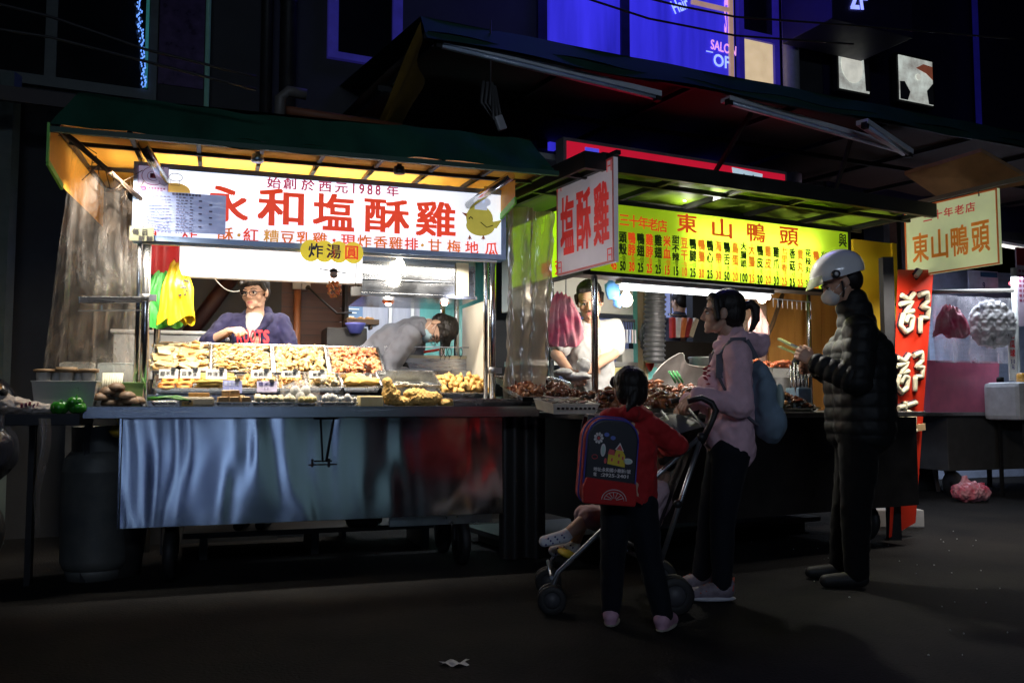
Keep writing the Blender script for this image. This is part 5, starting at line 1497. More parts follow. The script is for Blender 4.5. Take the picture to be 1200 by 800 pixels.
rb = Thing('black_canopy', 'black canopy with lime underside over the braised duck cart', 'canopy', B, (1.2, .3, 2.3))
zf = B.at(860, 222, -.4).z
m.box(-.32, 2.66, -.42, -.38, zf, zt5_)
m.box(-.32, 2.66, -.38, 1.6, zt5_ - .02, zt5_)
m.box(-.32, -.30, -.38, .9, zf, zt5_ - .02)
rb.part('cover', m, blackm)
m = MB()
limec = mat('lime_canvas', (.20, .34, .01), .6, 0, .15, 4)
m.sheet(lambda i, j: (-.28 + 2.9 * i, -.36 + 1.9 * j, zt5_ - .03 - .03 * math.sin(i * 28) ** 2), 60, 6)
rb.part('lime_lining', m, limec)
m = MB()
for k in range(6): m.bar((-.2 + .55 * k, -.37, zt5_ - .08), (-.2 + .55 * k, 1.5, zt5_ - .07), .03, .03)
for v in (-.2, .25, .9): m.bar((-.3, v, zt5_ - .085), (2.64, v, zt5_ - .085), .025, .03)
rb.part('canopy_frame', m, blackm)
m = MB(); q = B.at(770, 238, .35)
m.sheet(lambda i, j: (B.at(735, 240, .3).x + (B.at(905, 250, .3).x - B.at(735, 240, .3).x) * i, .2 + .5 * j, zt5_ - .15 + .03 * math.sin(i * 14 + j * 3)), 26, 8)
rb.part('tarp_patch', m, mat('tarp_brown', (.32, .24, .2), .35, 0, .3, 4, bump=.6, bs=8, dist=.02))
lamp('AREA', (B.at(802, 235, .15).x, -.08, zt5_ - .12), 15, (1, .95, .85), .12, rot=(R(-58), 0, R(12)), spread=R(120), F=B)
lamp('POINT', (B.at(802, 235, .15).x, .14, zt5_ - .14), 1.5, (1, .95, .85), .03, F=B)
m = MB(); q = B.at(803, 231, .14); m.ell(q, (.03, .03, .03));
t = Thing('roof_bulb', 'glaring bulb above the yellow menu sign under the black canopy', 'light bulb', B, q); t.part('glass_bulb', m, glow_white)
m = MB(); m.lathe([(.018, 0), (.018, .05)], q, 10); t.part('socket', m, dark_iron)
SV2 = -.05
t0 = B.at(697, 232, SV2); t1 = B.at(997, 268, SV2); b0 = B.at(697, 321, SV2); b1 = B.at(985, 345, SV2)
z1s = (t0.z + t1.z) / 2; z0s = (b0.z + b1.z) / 2
print('signB', t0, t1, b0, b1)
us0 = B.at(688, 300, SV2).x; us1 = t1.x
sb = Thing('menu_sign', 'long glowing yellow green menu lightbox with prices over the braised duck cart', 'sign', B, ((us0 + us1) / 2, SV2, z0s))
m = MB(); fw = .025
m.box(us0, us1, SV2, SV2 + .16, z1s - fw, z1s); m.box(us0, us1, SV2, SV2 + .16, z0s, z0s + fw)
m.box(us0, us0 + fw, SV2 + .001, SV2 + .16, z0s + fw, z1s - fw); m.box(us1 - fw, us1, SV2 + .001, SV2 + .16, z0s + fw, z1s - fw)
m.box(us0 + fw, us1 - fw, SV2 + .15, SV2 + .16, z0s + fw, z1s - fw)
m.box(us0 - .03, us0 - .002, SV2, SV2 + 1.0, z0s, z0s + fw); m.box(us0 - .03, us0 - .002, SV2 + 0, SV2 + 1.0, z1s - fw, z1s);
sb.part('frame', m, blackm)
yface = lightface('yellow_acrylic', (.62, .85, .05), .95, .36, (.5, .82, .015))
m = MB(); m.add([(us0 + fw, SV2 + .008, z0s + fw), (us1 - fw, SV2 + .008, z0s + fw), (us1 - fw, SV2 + .008, z1s - fw), (us0 + fw, SV2 + .008, z1s - fw)], [(0, 1, 2, 3)]); sb.part('lit_face', m, yface)
m = MB(); m.box(us0 - .018, us0 - .014, SV2 + .005, SV2 + .99, z0s + fw, z1s - fw); sb.part('side_face', m, lightface('yellow_side', (.62, .85, .03), .95, .5, (.5, .85, .02)))
inner = B.at(890, 290, SV2 + .08).x
m = MB()
for z in (z0s + .16, z1s - .15): m.tube([(B.at(800, 300, .03).x, SV2 + .09, z), (B.at(950, 300, .03).x, SV2 + .09, z)], .013, 8)
sb.part('inner_tube', m, mat('inner_tube_glow', (1, 1, .95), .4, emit=30, ec=(1, 1, .92)))
FVB = SV2 + .002
redB = mat('menu_red', (.75, .06, .01), .5, emit=.5, ec=(.95, .10, .015)); blkB = mat('menu_black', (.03, .06, .01), .5, 0, .2, 30, emit=.02, ec=(.1, .3, .02)); oraB = mat('menu_orange', (.8, .25, .02), .5, emit=.6, ec=(1, .24, .02))
def bpt(px, py): q = B.at(px, py, FVB); return (q.x, q.z)
def bbox_(x0, x1, y0, y1):
 a = B.at(x0, y0, FVB); b = B.at(x1, y1, FVB); return (a.x + b.x) / 2, (a.z + b.z) / 2, b.x - a.x, a.z - b.z
mr, mk, mo = MB(), MB(), MB()
for ch, (x0, x1, y0, y1) in zip('東山鴨頭', ((793, 817, 249, 274), (834, 858, 255, 280), (875, 897, 260, 285), (913, 936, 265, 289))):
 cu, cz, w_, h_ = bbox_(x0, x1, y0, y1); mr.text(ch, cu, cz, w_, h_, FVB, .022)
for k, ch in enumerate('三十年老店'): mr.chars(ch, [bpt(731.5 + k * 11.2, 258 + k * 1.8)], .082, .082, FVB, .02)
mk.chars('味', [bpt(701.5, 300)], .095, .115, FVB, .03)
mk.chars('與', [bpt(987.5, 282)], .085, .10, FVB, .025)
cols = ['鴨頭45', '頭殼50', '鴨脖30', '鴨翅25', '雞脖25', '雞翅25', '米血15', '甜不辣15', '豆干10', '鴨腱25', '鴨腸30', '鴨心25', '海帶30', '鴨舌50', '鳥蛋20', '大腸頭100', '大腸25', '鴨皮20', '雞皮20', '雞爪30', '七里香25', '香菇25', '貢丸25', '花枝丸30', '鴨血25', '米腸30']
xs0 = 719.0
for k, s in enumerate(cols):
 f = k / 25.
 px = 719.3 + 10.55 * k - .028 * k * k
 dy = (px - 719) * .098
 t = mk if k % 2 else (mr if k < 8 else mo)
 name = ''.join(ch for ch in s if ord(ch) > 200); num = s[len(name):]
 sc = 1
 ys = (277, 291) if len(name) == 2 else (274, 284, 294)
 for ch, y in zip(name, ys): t.chars(ch, [bpt(px, y + dy)], .059, .074 if len(name) == 2 else .054, FVB, .038)
 t.chars('一', [bpt(px - 2.2, 301.5 + dy)], .02, .03, FVB, .0); t.chars('隻' if k % 3 else '個', [bpt(px + 1.6, 301.5 + dy)], .034, .038, FVB, .0)
 for i, ch in enumerate(num): t.chars(ch, [bpt(px + (i - (len(num) - 1) / 2) * 3.4, 310.5 + dy)], .054, .064, FVB, .045)
sb.part('lettering', mr, redB); sb.part('lettering', mk, blkB); sb.part('lettering', mo, oraB)
Fs = B.sub((us0 - .02, SV2 + 1.0, 0), R(-90))
m = MB()
for ch, d, mt in (('高', .34, 0), ('頭', .52, 0), ('高', .70, 1)):
 pass
mm_ = {}
for k, ch in enumerate('鴨翅滷'):
 mm_ = MB(); mm_.chars(ch, [(.52 + .19 * k, z0s + .09)], .15, .11, 0, .025)
 me_ = mesh_of('lettering', mm_, [(oraB, redB, blkB)[k]]); me_.transform(sb.o.matrix_world.inverted() @ Fs.M); sb.part('lettering', me_, None)
a = B.at(726, 332, .05); b = B.at(905, 350, .05)
batten('menu_tube_lamp', 'lit tube lamp under the yellow menu sign', B, (a.x, .06, z0s - .045), (b.x, .06, z0s - .045), 4, (.95, .97, 1), group='lit tubes', r=.02)
lamp('AREA', ((a.x + b.x) / 2, .06, z0s - .09), 30, (1, .94, .84), b.x - a.x, sy=.04, rot=(R(54), 0, 0), spread=R(125), F=B)
for k, (px, py, v, pw) in enumerate(((734, 352, .30, 3), (893, 350, .25, 7))):
 q = B.at(px, py, v)
 bulb('light_bulb', ('glaring bulb hanging beside the vendor in the white shirt', 'glaring bulb hanging above the pink bag by the plywood')[k], B, (q.x, q.y, q.z), .045 if k == 0 else .035, dark_iron, glow_warm, pw, (1, .88, .7), (q.x, q.y, 2.2))
q = B.at(722, 330, .3)
m = MB(); m.ell((q.x, .35, q.z - .05), (.05, .04, .07), None, 2, noise_=.5); m.ell((q.x + .05, .36, q.z - .12), (.03, .03, .05), None, 2, noise_=.5)
single('blue_pouch', 'small blue bag hanging behind the bulb near the vendor in white', 'bag', m, mat('pouch_blue', (.1, .3, .75), .4), B, q)
pk = mat('pink_stripe_bag', (.85, .04, .16), .4, 0, .2, 9, bump=.6, bs=14, c2=(.9, .45, .5), dist=.012)
q = B.at(655, 402, .35)
hang_bags('bag_bundle', 'bundle of pink and white striped carrier bags hanging left of the vendor in white', B, (q.x, .3, q.z), [pk], .17, .3, 3, spread_=.38)
q = B.at(889, 400, .45)
hang_bags('bag_bundle', 'single pale pink bag hanging below the bulb by the plywood', B, (q.x, .45, q.z), [mat('pale_pink_bag', (.85, .5, .48), .35, 0, .1, 6, bump=.6, bs=14, dist=.012)], .2, .22, 1)
# ---- food on the duck counter
ZB = .94
duckm = mat('braised', (.06, .012, .005), .25, 0, .3, 30, c2=(.19, .05, .018), coat=.6, bump=.4, bs=60)
duckl = mat('braised_light', (.20, .06, .02), .3, 0, .3, 30, c2=(.36, .15, .06), coat=.5)
dark_food = mat('dark_skin', (.03, .02, .018), .25, 0, .3, 30, c2=(.10, .07, .05), coat=.6)
def bowl(px, v, r, h, label, contents, z=ZB, py=470):
 u = B.at(px, py, v).x
 m = MB(); m.lathe([(.0, 0), (r * .8, 0), (r * .98, h * .9), (r * 1.05, h), (r * 1.0, h * .96), (r * .78, .006), (0, .006)], (u, v, z), 28)
 single('steel_bowl', label, 'bowl', m, tray_steel, B, (u, v, z), 'steel bowls on the duck cart')
 if contents:
  T = B.sub((u - r * .85, v - r * .85, z + h * .55)); heap(T, r * 1.7, r * 1.7, .02, 70, (.012, .02), contents[0], contents[1], contents[2], 'nug', .04)
T, w = tray(600, 672, 456, .35, .3, 10, 'steel tray of dark braised bits behind the white basket', h=.04, F=B, group='steel trays on the duck cart')
heap(T, w, .3, .01, 90, (.014, .02), [dark_food, duckm], 'braised_bits', 'dark braised bits in the steel tray before the vendor in white', 'nug', .02)
T, w = tray(612, 688, 470, .05, .28, 14, 'steel tray of red brown duck pieces behind the white basket', h=.03, F=B, group='steel trays on the duck cart')
heap(T, w, .28, .02, 130, (.014, .022), [duckm, duckl, duckm], 'duck_pieces', 'red brown duck pieces piled behind the white basket', 'nug', .035)
bowl(716, .3, .16, .10, 'round steel bowl heaped with reddish duck bits behind the left post', ([duckl, duckm], 'duck_bits', 'reddish duck bits heaped in the round steel bowl'), py=455)
a = B.at(645, 488, -.33); b = B.at(697, 488, -.33)
Tb = B.sub((a.x, -.36, ZB + .0), 0, R(8))
t = Thing('plastic_basket', 'white plastic basket of dark strips at the left corner of the duck cart', 'basket', Tb, (0, 0, 0))
wb_ = b.x - a.x
t.part('basket_body', tray_mesh(wb_, .22, .055, .004, .008, .015), mat('basket_white', (.7, .7, .62), .45), bevel=.001)
m = MB()
for k in range(9): m.obox((.03 + (wb_ - .06) * k / 8, -.0025, .03), (.012, .014, .012), (0, .1, 0))
t.part('holes', m, black_rubber)
heap(Tb, wb_, .22, .02, 26, (.012, .016), [dark_food, mat('strip_grey', (.3, .27, .24), .3, coat=.5)], 'dark_strips', 'shiny dark strips lying in the white basket', 'slab', .03, base=.03)
def bheap(px0, px1, v, d, n, rng, mats, nm, lab, shape='nug', h=.03, mound=.05, tilt=8):
 a = B.at(px0, 474, v); b = B.at(px1, 474, v); T = B.sub((a.x, v, ZB), 0, R(tilt)); w = b.x - a.x
 single('food_tray', 'shallow steel tray of ' + lab.split(' beside')[0].split(' between')[0] + (' by the handle' if 'handle' in lab else ''), 'tray', tray_mesh(w, d, .03), tray_steel, T, (0, 0, 0), 'steel trays on the duck cart', bevel=.001)
 heap(T, w, d, h, n // 2 if shape == 'nug' else n, (rng[0] * 1.15, rng[1] * 1.25), mats, nm, lab, shape, mound)
 if shape == 'nug': heap(T, w, d, h + .005, n // 2, (.014, .02), mats, nm + '_long', 'longer thin pieces among the ' + lab.split(' heaped')[0].split(' piled')[0], 'stick', mound + .01)
bheap(700, 760, -.28, .3, 150, (.014, .024), [duckm, duckl, dark_food], 'duck_parts', 'glossy braised duck parts heaped behind the child', tilt=10)
bheap(765, 800, -.28, .3, 120, (.014, .024), [duckm, duckl], 'duck_parts', 'braised duck parts heaped beside the stroller handle', tilt=10)
bheap(752, 800, .05, .4, 170, (.014, .024), [duckm, duckl, duckm], 'duck_necks', 'red brown duck necks piled before the big steel scoop', h=.05, mound=.09, tilt=12)
bheap(806, 868, .0, .4, 150, (.014, .024), [duckm, dark_food], 'duck_wings', 'duck wings heaped behind the woman in pink', h=.05, mound=.05, tilt=12)
bheap(872, 958, -.3, .34, 200, (.012, .020), [duckm, duckl, dark_food], 'braised_strips', 'long glossy braised strips between the blue backpack and the man in black', 'stick', h=.03, mound=.05, tilt=12)
bheap(880, 935, .08, .3, 110, (.014, .022), [dark_food, duckm], 'dark_pieces', 'very dark braised pieces behind the blue cutlery cup', h=.03, mound=.06, tilt=14)
for k in range(7):
 q = B.at(874 + 6 * (k % 4), 480, -.31 + .03 * (k // 4)); m = MB(); m.ell((q.x, q.y, ZB + .03 + .02 * (k // 4)), (.02, .02, .018), None, 2, noise_=.1)
 single('braised_egg', 'small glossy braised egg at the front edge beside the backpack', 'braised egg', m, mat('egg_brown', (.5, .2, .07), .25, coat=.5), B, (q.x, q.y, ZB + .01), 'braised eggs at the edge of the duck cart')
m = MB(); q = B.at(792, 438, .1)
for k in range(3): m.tube([(q.x + .03 * k, .1, q.z - .06), (q.x - .04 + .03 * k, .12, q.z + .02)], .008, 7)
single('green_onions', 'three green onion stalks stuck in the duck necks', 'onion stalks', m, mat('onion_green', (.1, .5, .15), .4), B, q)
a = B.at(765, 447, .55);
t = Thing('steel_chute', 'large curved steel wok lid standing behind the duck necks', 'steel lid', B, (a.x, .6, ZB))
m = MB(); q = B.at(795, 440, .6)
pts = []
for k in range(19):
 a_ = math.pi * k / 18; pts.append((q.x - .0 - .2 * math.cos(a_), q.z - .04 + .22 * math.sin(a_)))
e = B.at(850, 430, .6); pts = [(B.at(p[0], p[1], .6).x, B.at(p[0], p[1], .6).z) for p in ((762, 448), (765, 441), (769, 435), (774, 429), (779, 424.5), (785, 420), (791, 416.5), (796, 414), (799.5, 414), (801.5, 416), (802, 421), (804, 425.5), (809, 428), (818, 429.5), (840, 430), (860, 430), (860, 450))]
n_ = len(pts); vs = []
for (x, z) in pts: vs += [(x, .6, z), (x + .0, .72 + .1 * (z - ZB), z - .0)]
m.sheet(lambda i, j: (pts[min(n_ - 1, int(i * (n_ - 1) + .5))][0], .6 + .05 * math.sin(j * 3.1), ZB + (pts[min(n_ - 1, int(i * (n_ - 1) + .5))][1] - ZB) * j), n_ - 1, 8)
m.tube([(p[0], .6, p[1]) for p in pts[1:-1]], .005, 6)
t.part('lid', m, mat('hammered_steel', (.6, .56, .54), .35, 1, .15, 8, bump=.4, bs=14, dist=.01))
for k, (px, py, v, r, h, lab) in enumerate(((830, 424, 1.3, .16, .25, 'dark stock pot standing behind the woman in pink'), (902, 440, .5, .16, .10, 'round flat steel pot behind the dark braised pieces'))):
 q = B.at(px, py, v); zb2 = q.z - h * (.3 if k == 0 else .5)
 zb2 = ZB + .02 if k else ZB - .0
 h = q.z - zb2 + .04
 m = MB(); m.lathe([(.0, 0), (r, 0), (r, h - .02), (r + .012, h - .01), (r + .012, h), (r - .01, h), (r - .012, .02), (0, .02)], (q.x, v, zb2), 30)
 single('stock_pot', lab, 'pot', m, steel_dull, B, (q.x, v, zb2))
q = B.at(936, 440, .25)
T, w = tray(905, 950, 442, .25, .3, 10, 'pale steel tray of sausages behind the cutlery cup', h=.07, F=B, group='steel trays on the duck cart')
heap(T, w, .3, .06, 36, (.016, .02), [mat('sausage', (.42, .08, .03), .3, 0, .2, 20, coat=.6, c2=(.6, .2, .08))], 'sausages', 'reddish sausages in the pale steel tray', 'stick', .03)
q = B.at(936, 463, -.22)
t = Thing('cutlery_cup', 'pale blue cup of steel tongs standing on the duck counter', 'cup', B, (q.x, -.22, ZB))
m = MB(); m.box(q.x - .06, q.x + .06, -.28, -.16, ZB + .03, q.z + .05); t.part('cup', m, mat('cup_blue', (.3, .45, .62), .35), bevel=.01)
m = MB(); m.box(q.x - .05, q.x + .05, -.27, -.17, ZB, ZB + .03); t.part('foot', m, mat('cup_blue', 0))
q2 = B.at(936, 430, -.22)
for k in range(8):
 m = MB(); x = q.x - .045 + .09 * (k % 4) / 3; y = -.25 + .05 * (k // 4)
 m.tube([(x, y, ZB + .06), (x + .01 * (k - 3.5) * .5, y, q2.z + .015 * (k % 3))], .011, 8)
 single('steel_tongs', 'steel tongs standing handle up in the pale blue cup', 'tongs', m, tray_steel, B, (x, y, ZB + .05), 'steel tongs in the pale blue cup')
q = B.at(933, 425, -.15)
m = MB(); m.lathe([(.0, 0), (.028, 0), (.03, .06), (.012, .09), (.014, .12), (.0, .125)], (q.x, -.15, q.z - .05), 14);
single('sauce_bottle', 'small black sauce bottle behind the pale blue cup', 'bottle', m, black_rubber, B, (q.x, -.15, q.z - .05))
# ---- behind the counter B : room
room = Thing('back_room', 'lit open shop room seen behind the braised duck cart', 'room', B, (1.5, 3, 0))
wht = mat('cabinet_white', (.62, .6, .56), .5, 0, .08, 4)
a = B.at(640, 400, 1.75)
m = MB(); m.box(a.x - .8, 4.3, 4.6, 4.7, 0, 3.1); room.part('back_wall', m, mat('room_blue', (.25, .3, .5), .6, 0, .15, 2))
m = MB(); m.box(a.x - 1.2, 4.3, 1.6, 4.6, 3.0, 3.05); room.part('ceiling', m, mat('room_ceiling', (.35, .35, .36), .8))
lamp('AREA', (1.6, 3.6, 2.9), 42, (.7, .8, 1), 1.2, F=B)
t = Thing('white_cupboard', 'tall white cupboards behind the vendor in the white shirt', 'cupboard', B, (-.1, 1.7, 0))
x0 = B.at(655, 350, 1.6).x - .35; x1 = B.at(735, 350, 1.6).x
m = MB(); m.box(x0, x1 + .35, 1.6, 1.95, 1.75, 2.6); t.part('cabinet', m, wht, bevel=.004)
m = MB()
for px in (663, 690):
 x = B.at(px, 340, 1.6).x; m.box(x - .006, x + .006, 1.594, 1.6, 1.76, 2.58)
t.part('door_gap', m, mat('gap_grey', (.25, .25, .25), .6))
m = MB(); m.box(x0, x1 + .6, 1.5, 1.9, 1.30, 1.34);
single('steel_shelf', 'grey shelf across the back behind the vendor in white', 'shelf', m, steel_dull, B, (x0, 1.7, 1.3))
ht = [('jar', (.55, .42, .2)), ('jar', (.75, .7, .6)), ('box', (.1, .1, .1)), ('jar', (.6, .55, .5)), ('box', (.5, .48, .45)), ('jar', (.2, .15, .1)), ('jar', (.65, .6, .55))]
for k, (kd, c_) in enumerate(ht):
 x = x0 + .35 + k * .17; m = MB(); r = .05
 if kd == 'jar': m.lathe([(.0, 0), (r, 0), (r * 1.05, .10), (r * .7, .13), (r * .7, .16), (0, .16)], (x, 1.65, 1.341), 14)
 else: m.box(x - .06, x + .06, 1.6, 1.7, 1.341, 1.46)
 single('storage_' + kd, ('amber', 'cream', 'black', 'beige', 'stone coloured', 'dark brown', 'off-white')[k] + ' ' + kd + ' on the grey shelf behind the vendor in white', kd, m, mat('shelfware_%d' % k, c_, .5), B, (x, 1.65, 1.341), bevel=.004)
a = B.at(719, 372, 1.45); b = B.at(746, 372, 1.45)
t = Thing('yellow_cabinet', 'pale yellow cabinet behind the bulb with a rack of small clothes', 'cabinet', B, (a.x, 1.5, 0))
m = MB(); m.box(a.x - .1, b.x + .04, 1.45, 1.7, 0, 1.29); t.part('cabinet', m, mat('cab_yellow', (.6, .55, .22), .5, 0, .1, 4), bevel=.006)
m = MB(); m.box(b.x + .045, b.x + .09, 1.42, 1.5, 0, 2.6); t.part('side_frame', m, mat('frame_brownish', (.3, .22, .14), .5))
a = B.at(722, 375, 1.38); b = B.at(745, 375, 1.38)
t = Thing('key_rack', 'small hanging rack of dark hooks and grey tags on the yellow cabinet', 'rack', B, ((a.x + b.x) / 2, 1.4, a.z - .15))
m = MB(); m.box(a.x, b.x, 1.385, 1.40, a.z - .01, a.z + .015);
for k in range(8): x = a.x + (b.x - a.x) * (k + .5) / 8; m.tube([(x, 1.38, a.z), (x, 1.375, a.z - .07)], .004, 5)
t.part('rail', m, black_rubber)
for k in range(7): m = MB(); x = a.x + (b.x - a.x) * (k + .5) / 7; m.obox((x, 1.37, a.z - .13), (.014, .01, .11)); t.part('tag', m, mat('tag_%d' % (k % 3), [(.5, .5, .55), (.2, .25, .4), (.55, .45, .45)][k % 3], .6))
a = B.at(750, 380, 1.5); b = B.at(763, 380, 1.5)
m = MB(); m.box(a.x, b.x + .06, 1.5, 1.6, 0, 2.6); single('teal_pillar', 'teal pillar left of the ribbed black duct', 'pillar', m, mat('pillar_teal', (.15, .5, .5), .5), B, (a.x, 1.5, 0))
a = B.at(770, 340, 1.2); b = B.at(770, 425, 1.2)
pts = []; rs = []
for k in range(120):
 t_ = k / 119; pts.append((a.x, 1.2 + .05 * t_, 2.5 - (2.5 - b.z) * t_ )); rs.append(.085 + .007 * (1 if k % 4 < 2 else -1))
m = MB(); m.tube(pts, rs, 20); single('exhaust_duct', 'ribbed black exhaust duct hanging down behind the child', 'duct', m, mat('duct_black', (.07, .07, .075), .35, .5, .2, 9), B, pts[-1])
m = MB()
for k in range(4):
 q = B.at(757 + 2 * k, 390 + 9 * k, 1.4); m.ell(q, (.06, .04, .12), (.2, .2, .3 * k), 2, noise_=.6)
single('hung_aprons', 'dark clothes hanging on the teal pillar', 'clothes', m, mat('clothes_dark', (.03, .035, .045), .8, c2=(.12, .13, .15), vs=14), B, q)
q = B.at(762, 423, 1.35); m = MB(); m.ell(q, (.04, .03, .08), (.1, 0, .2), 2, noise_=.5); single('red_cloth', 'small red cloth hanging low on the teal pillar', 'cloth', m, mat('cloth_red', (.5, .03, .03), .8), B, q)
a = B.at(786, 335, 3.2); b = B.at(812, 392, 3.2)
t = Thing('inner_window', 'pale blue lit inner window behind the stall', 'window', B, (a.x, 3.2, 1))
m = MB(); m.box(a.x - .15, b.x + .02, 3.25, 3.28, 1.35, 2.6); t.part('pane', m, mat('pane_pale_blue', (.3, .38, .75), .4, emit=.45, ec=(.42, .5, .95)))
m = MB();
for x in (a.x + .02, b.x - .12): m.box(x, x + .02, 3.235, 3.248, 1.35, 2.6)
for z in (1.5, 1.66, 1.9, 2.1): m.box(a.x + .042, b.x - .122, 3.235, 3.248, z, z + .02)
t.part('window_bar', m, wht)
x = B.at(812, 380, 2.4).x; x2 = B.at(845, 380, 2.4).x
m = MB(); m.box(x, x2 + .2, 2.4, 2.5, 0, 2.9); single('dark_column', 'black column right of the pale blue inner window', 'column', m, blackm, B, (x, 2.4, 0))
q = B.at(795, 392, 1.9)
m = MB(); m.box(q.x - .35, q.x + .6, 1.9, 2.2, .9, q.z - .06); single('cooking_range', 'dark cooking range behind the duck counter', 'stove', m, mat('range_dark', (.03, .028, .027), .35, .6), B, (q.x, 2, 0.0), bevel=.01)
m = MB(); m.tube([B.at(783, 368, 2.5), B.at(812, 371, 2.5)], .012, 6); single('inner_rail', 'thin steel rail before the person in the back room', 'rail', m, post_steel, B, B.at(783, 368, 2.5))
for k in range(5):
 q = B.at(788 + 6 * k, 384, 2.3); m = MB(); m.obox((q.x, 2.3, q.z), (.05, .05, .2), (0, .1 * k, 0)); single('packet', ('red', 'white', 'orange', 'dark red', 'cream')[k] + ' packet standing on the cooking range under the inner window', 'packet', m, mat('packet_%d' % k, [(.6, .04, .03), (.7, .68, .65), (.7, .2, .05), (.3, .02, .02), (.6, .5, .35)][k], .5), B, (q.x, 2.3, q.z - .1), bevel=.01)
ply = mat('plywood_orange', (.50, .21, .05), .5, 0, .2, 3, bump=.1, c2=(.66, .32, .08), streak=(4, 1, .4))
a = B.at(905, 400, 1.08); b = B.at(1003, 400, .8)
m = MB(); m.add([(a.x, 1.12, .9), (3.9, 1.12, .9), (3.9, 1.12, 2.2), (a.x, 1.12, 2.2), (a.x, 1.14, .9), (3.9, 1.14, .9), (3.9, 1.14, 2.2), (a.x, 1.14, 2.2)], [(0, 1, 2, 3), (4, 7, 6, 5), (0, 4, 5, 1), (3, 2, 6, 7), (1, 5, 6, 2), (0, 3, 7, 4)])
for x in (a.x + .3, a.x + .62): m.box(x, x + .006, 1.117, 1.12, .9, 2.2)
single('plywood_board', 'orange plywood back board of the duck stall beside the man in black', 'board', m, ply, B, (a.x, 1.12, .9))
a = B.at(870, 400, 1.2); b = B.at(905, 400, 1.15)
m = MB(); m.box(a.x, b.x, 1.16, 1.19, .9, 2.3); single('peeling_panel', 'stained peeling panel between the bulb and the orange plywood', 'panel board', m, mat('peeling', (.5, .2, .1), .6, 0, .2, 7, c2=(.75, .65, .6), bump=.4), B, (a.x, 1.16, .9))
m = MB(); p0 = B.at(917, 345, .9); p1 = B.at(888, 418, .7); m.tube([p0, p0.lerp(p1, .5) + Vector((.02, 0, .0)), p1], .018, 8); single('bamboo_pole', 'dark bent wooden stick leaning on the orange plywood', 'stick', m, mat('stick_brown', (.10, .05, .025), .5), B, p1)
yb = mat('board_yellow', (.80, .56, .02), .5, 0, .1, 3)
a = B.at(1000, 290, .35); b = B.at(1049, 290, .35)
m = MB(); zt2 = B.at(1025, 283, .35).z; m.box(a.x, b.x, .35, .38, .7, zt2); m.box(b.x - .05, b.x, .335, .35, .7, zt2)
single('yellow_board', 'upright yellow end board right of the man with the white helmet', 'board', m, yb, B, (a.x, .35, .7))
m = MB(); m.box(b.x + .0, b.x + .05, .33, .4, 0, zt2 + .2); single('board_post', 'dark post holding the yellow end board', 'post', m, dark_iron, B, (b.x, .35, 0))
lamp('POINT', (B.at(985, 330, .1).x, .12, 1.95), 5, (1, .93, .7), .05, F=B)
m = MB(); p0 = B.at(906, 350, .02); p1 = B.at(950, 354, .02); m.tube([p0, p1], .004, 5)
for k in range(9): p = p0.lerp(p1, k / 8); m.tube([p, p + Vector((0, 0, -.06))], .003, 5)
single('hook_rail', 'thin white wire rail of little hooks under the right end of the menu sign', 'hook rail', m, white_paint, B, p0)
a = B.at(660, 163, 1.3); b = B.at(922, 205, 1.3); zc = B.at(668, 190, 1.3).z
m = MB(); zt3 = (B.at(662, 163, 1.3).z + B.at(900, 196, 1.3).z) / 2
t = Thing('red_lightbox', 'glowing red shop sign in the dark above the black canopy', 'sign', B, (a.x, 1.3, 2.5))
m.box(a.x, b.x, 1.3, 1.42, 2.5, zt3); t.part('box', m, mat('box_grey', (.2, .2, .22), .5, .4))
m = MB(); m.box(a.x + .03, b.x - .03, 1.292, 1.298, 2.53, zt3 - .03); t.part('lit_face', m, mat('red_glow', (.7, .01, .03), .5, emit=.5, ec=(.85, .012, .05), vs=1.5))
m = MB(); q = B.at(868, 200, 1.29);
m.poly([(q.x - .1, zt3 - .04), (q.x + .25, zt3 - .06), (q.x + .22, zt3 - .3), (q.x - .06, zt3 - .3)], 1.286, 1.29); t.part('white_patch', m, mat('patch_white', (.6, .75, .9), .5, emit=.6, ec=(.6, .8, .95)))
m = MB(); m.text('小吃', q.x + .08, zt3 - .16, .2, .16, 1.283, .03); t.part('lettering', m, mat('ink_navy', (.02, .03, .2), .5))
m = MB(); q = B.at(690, 172, 1.28); m.box(q.x - .03, q.x + .1, 1.285, 1.29, zt3 - .10, zt3 - .06); t.part('blue_mark', m, mat('mark_blue', (.1, .1, .9), .5, emit=.6, ec=(.1, .1, 1)))
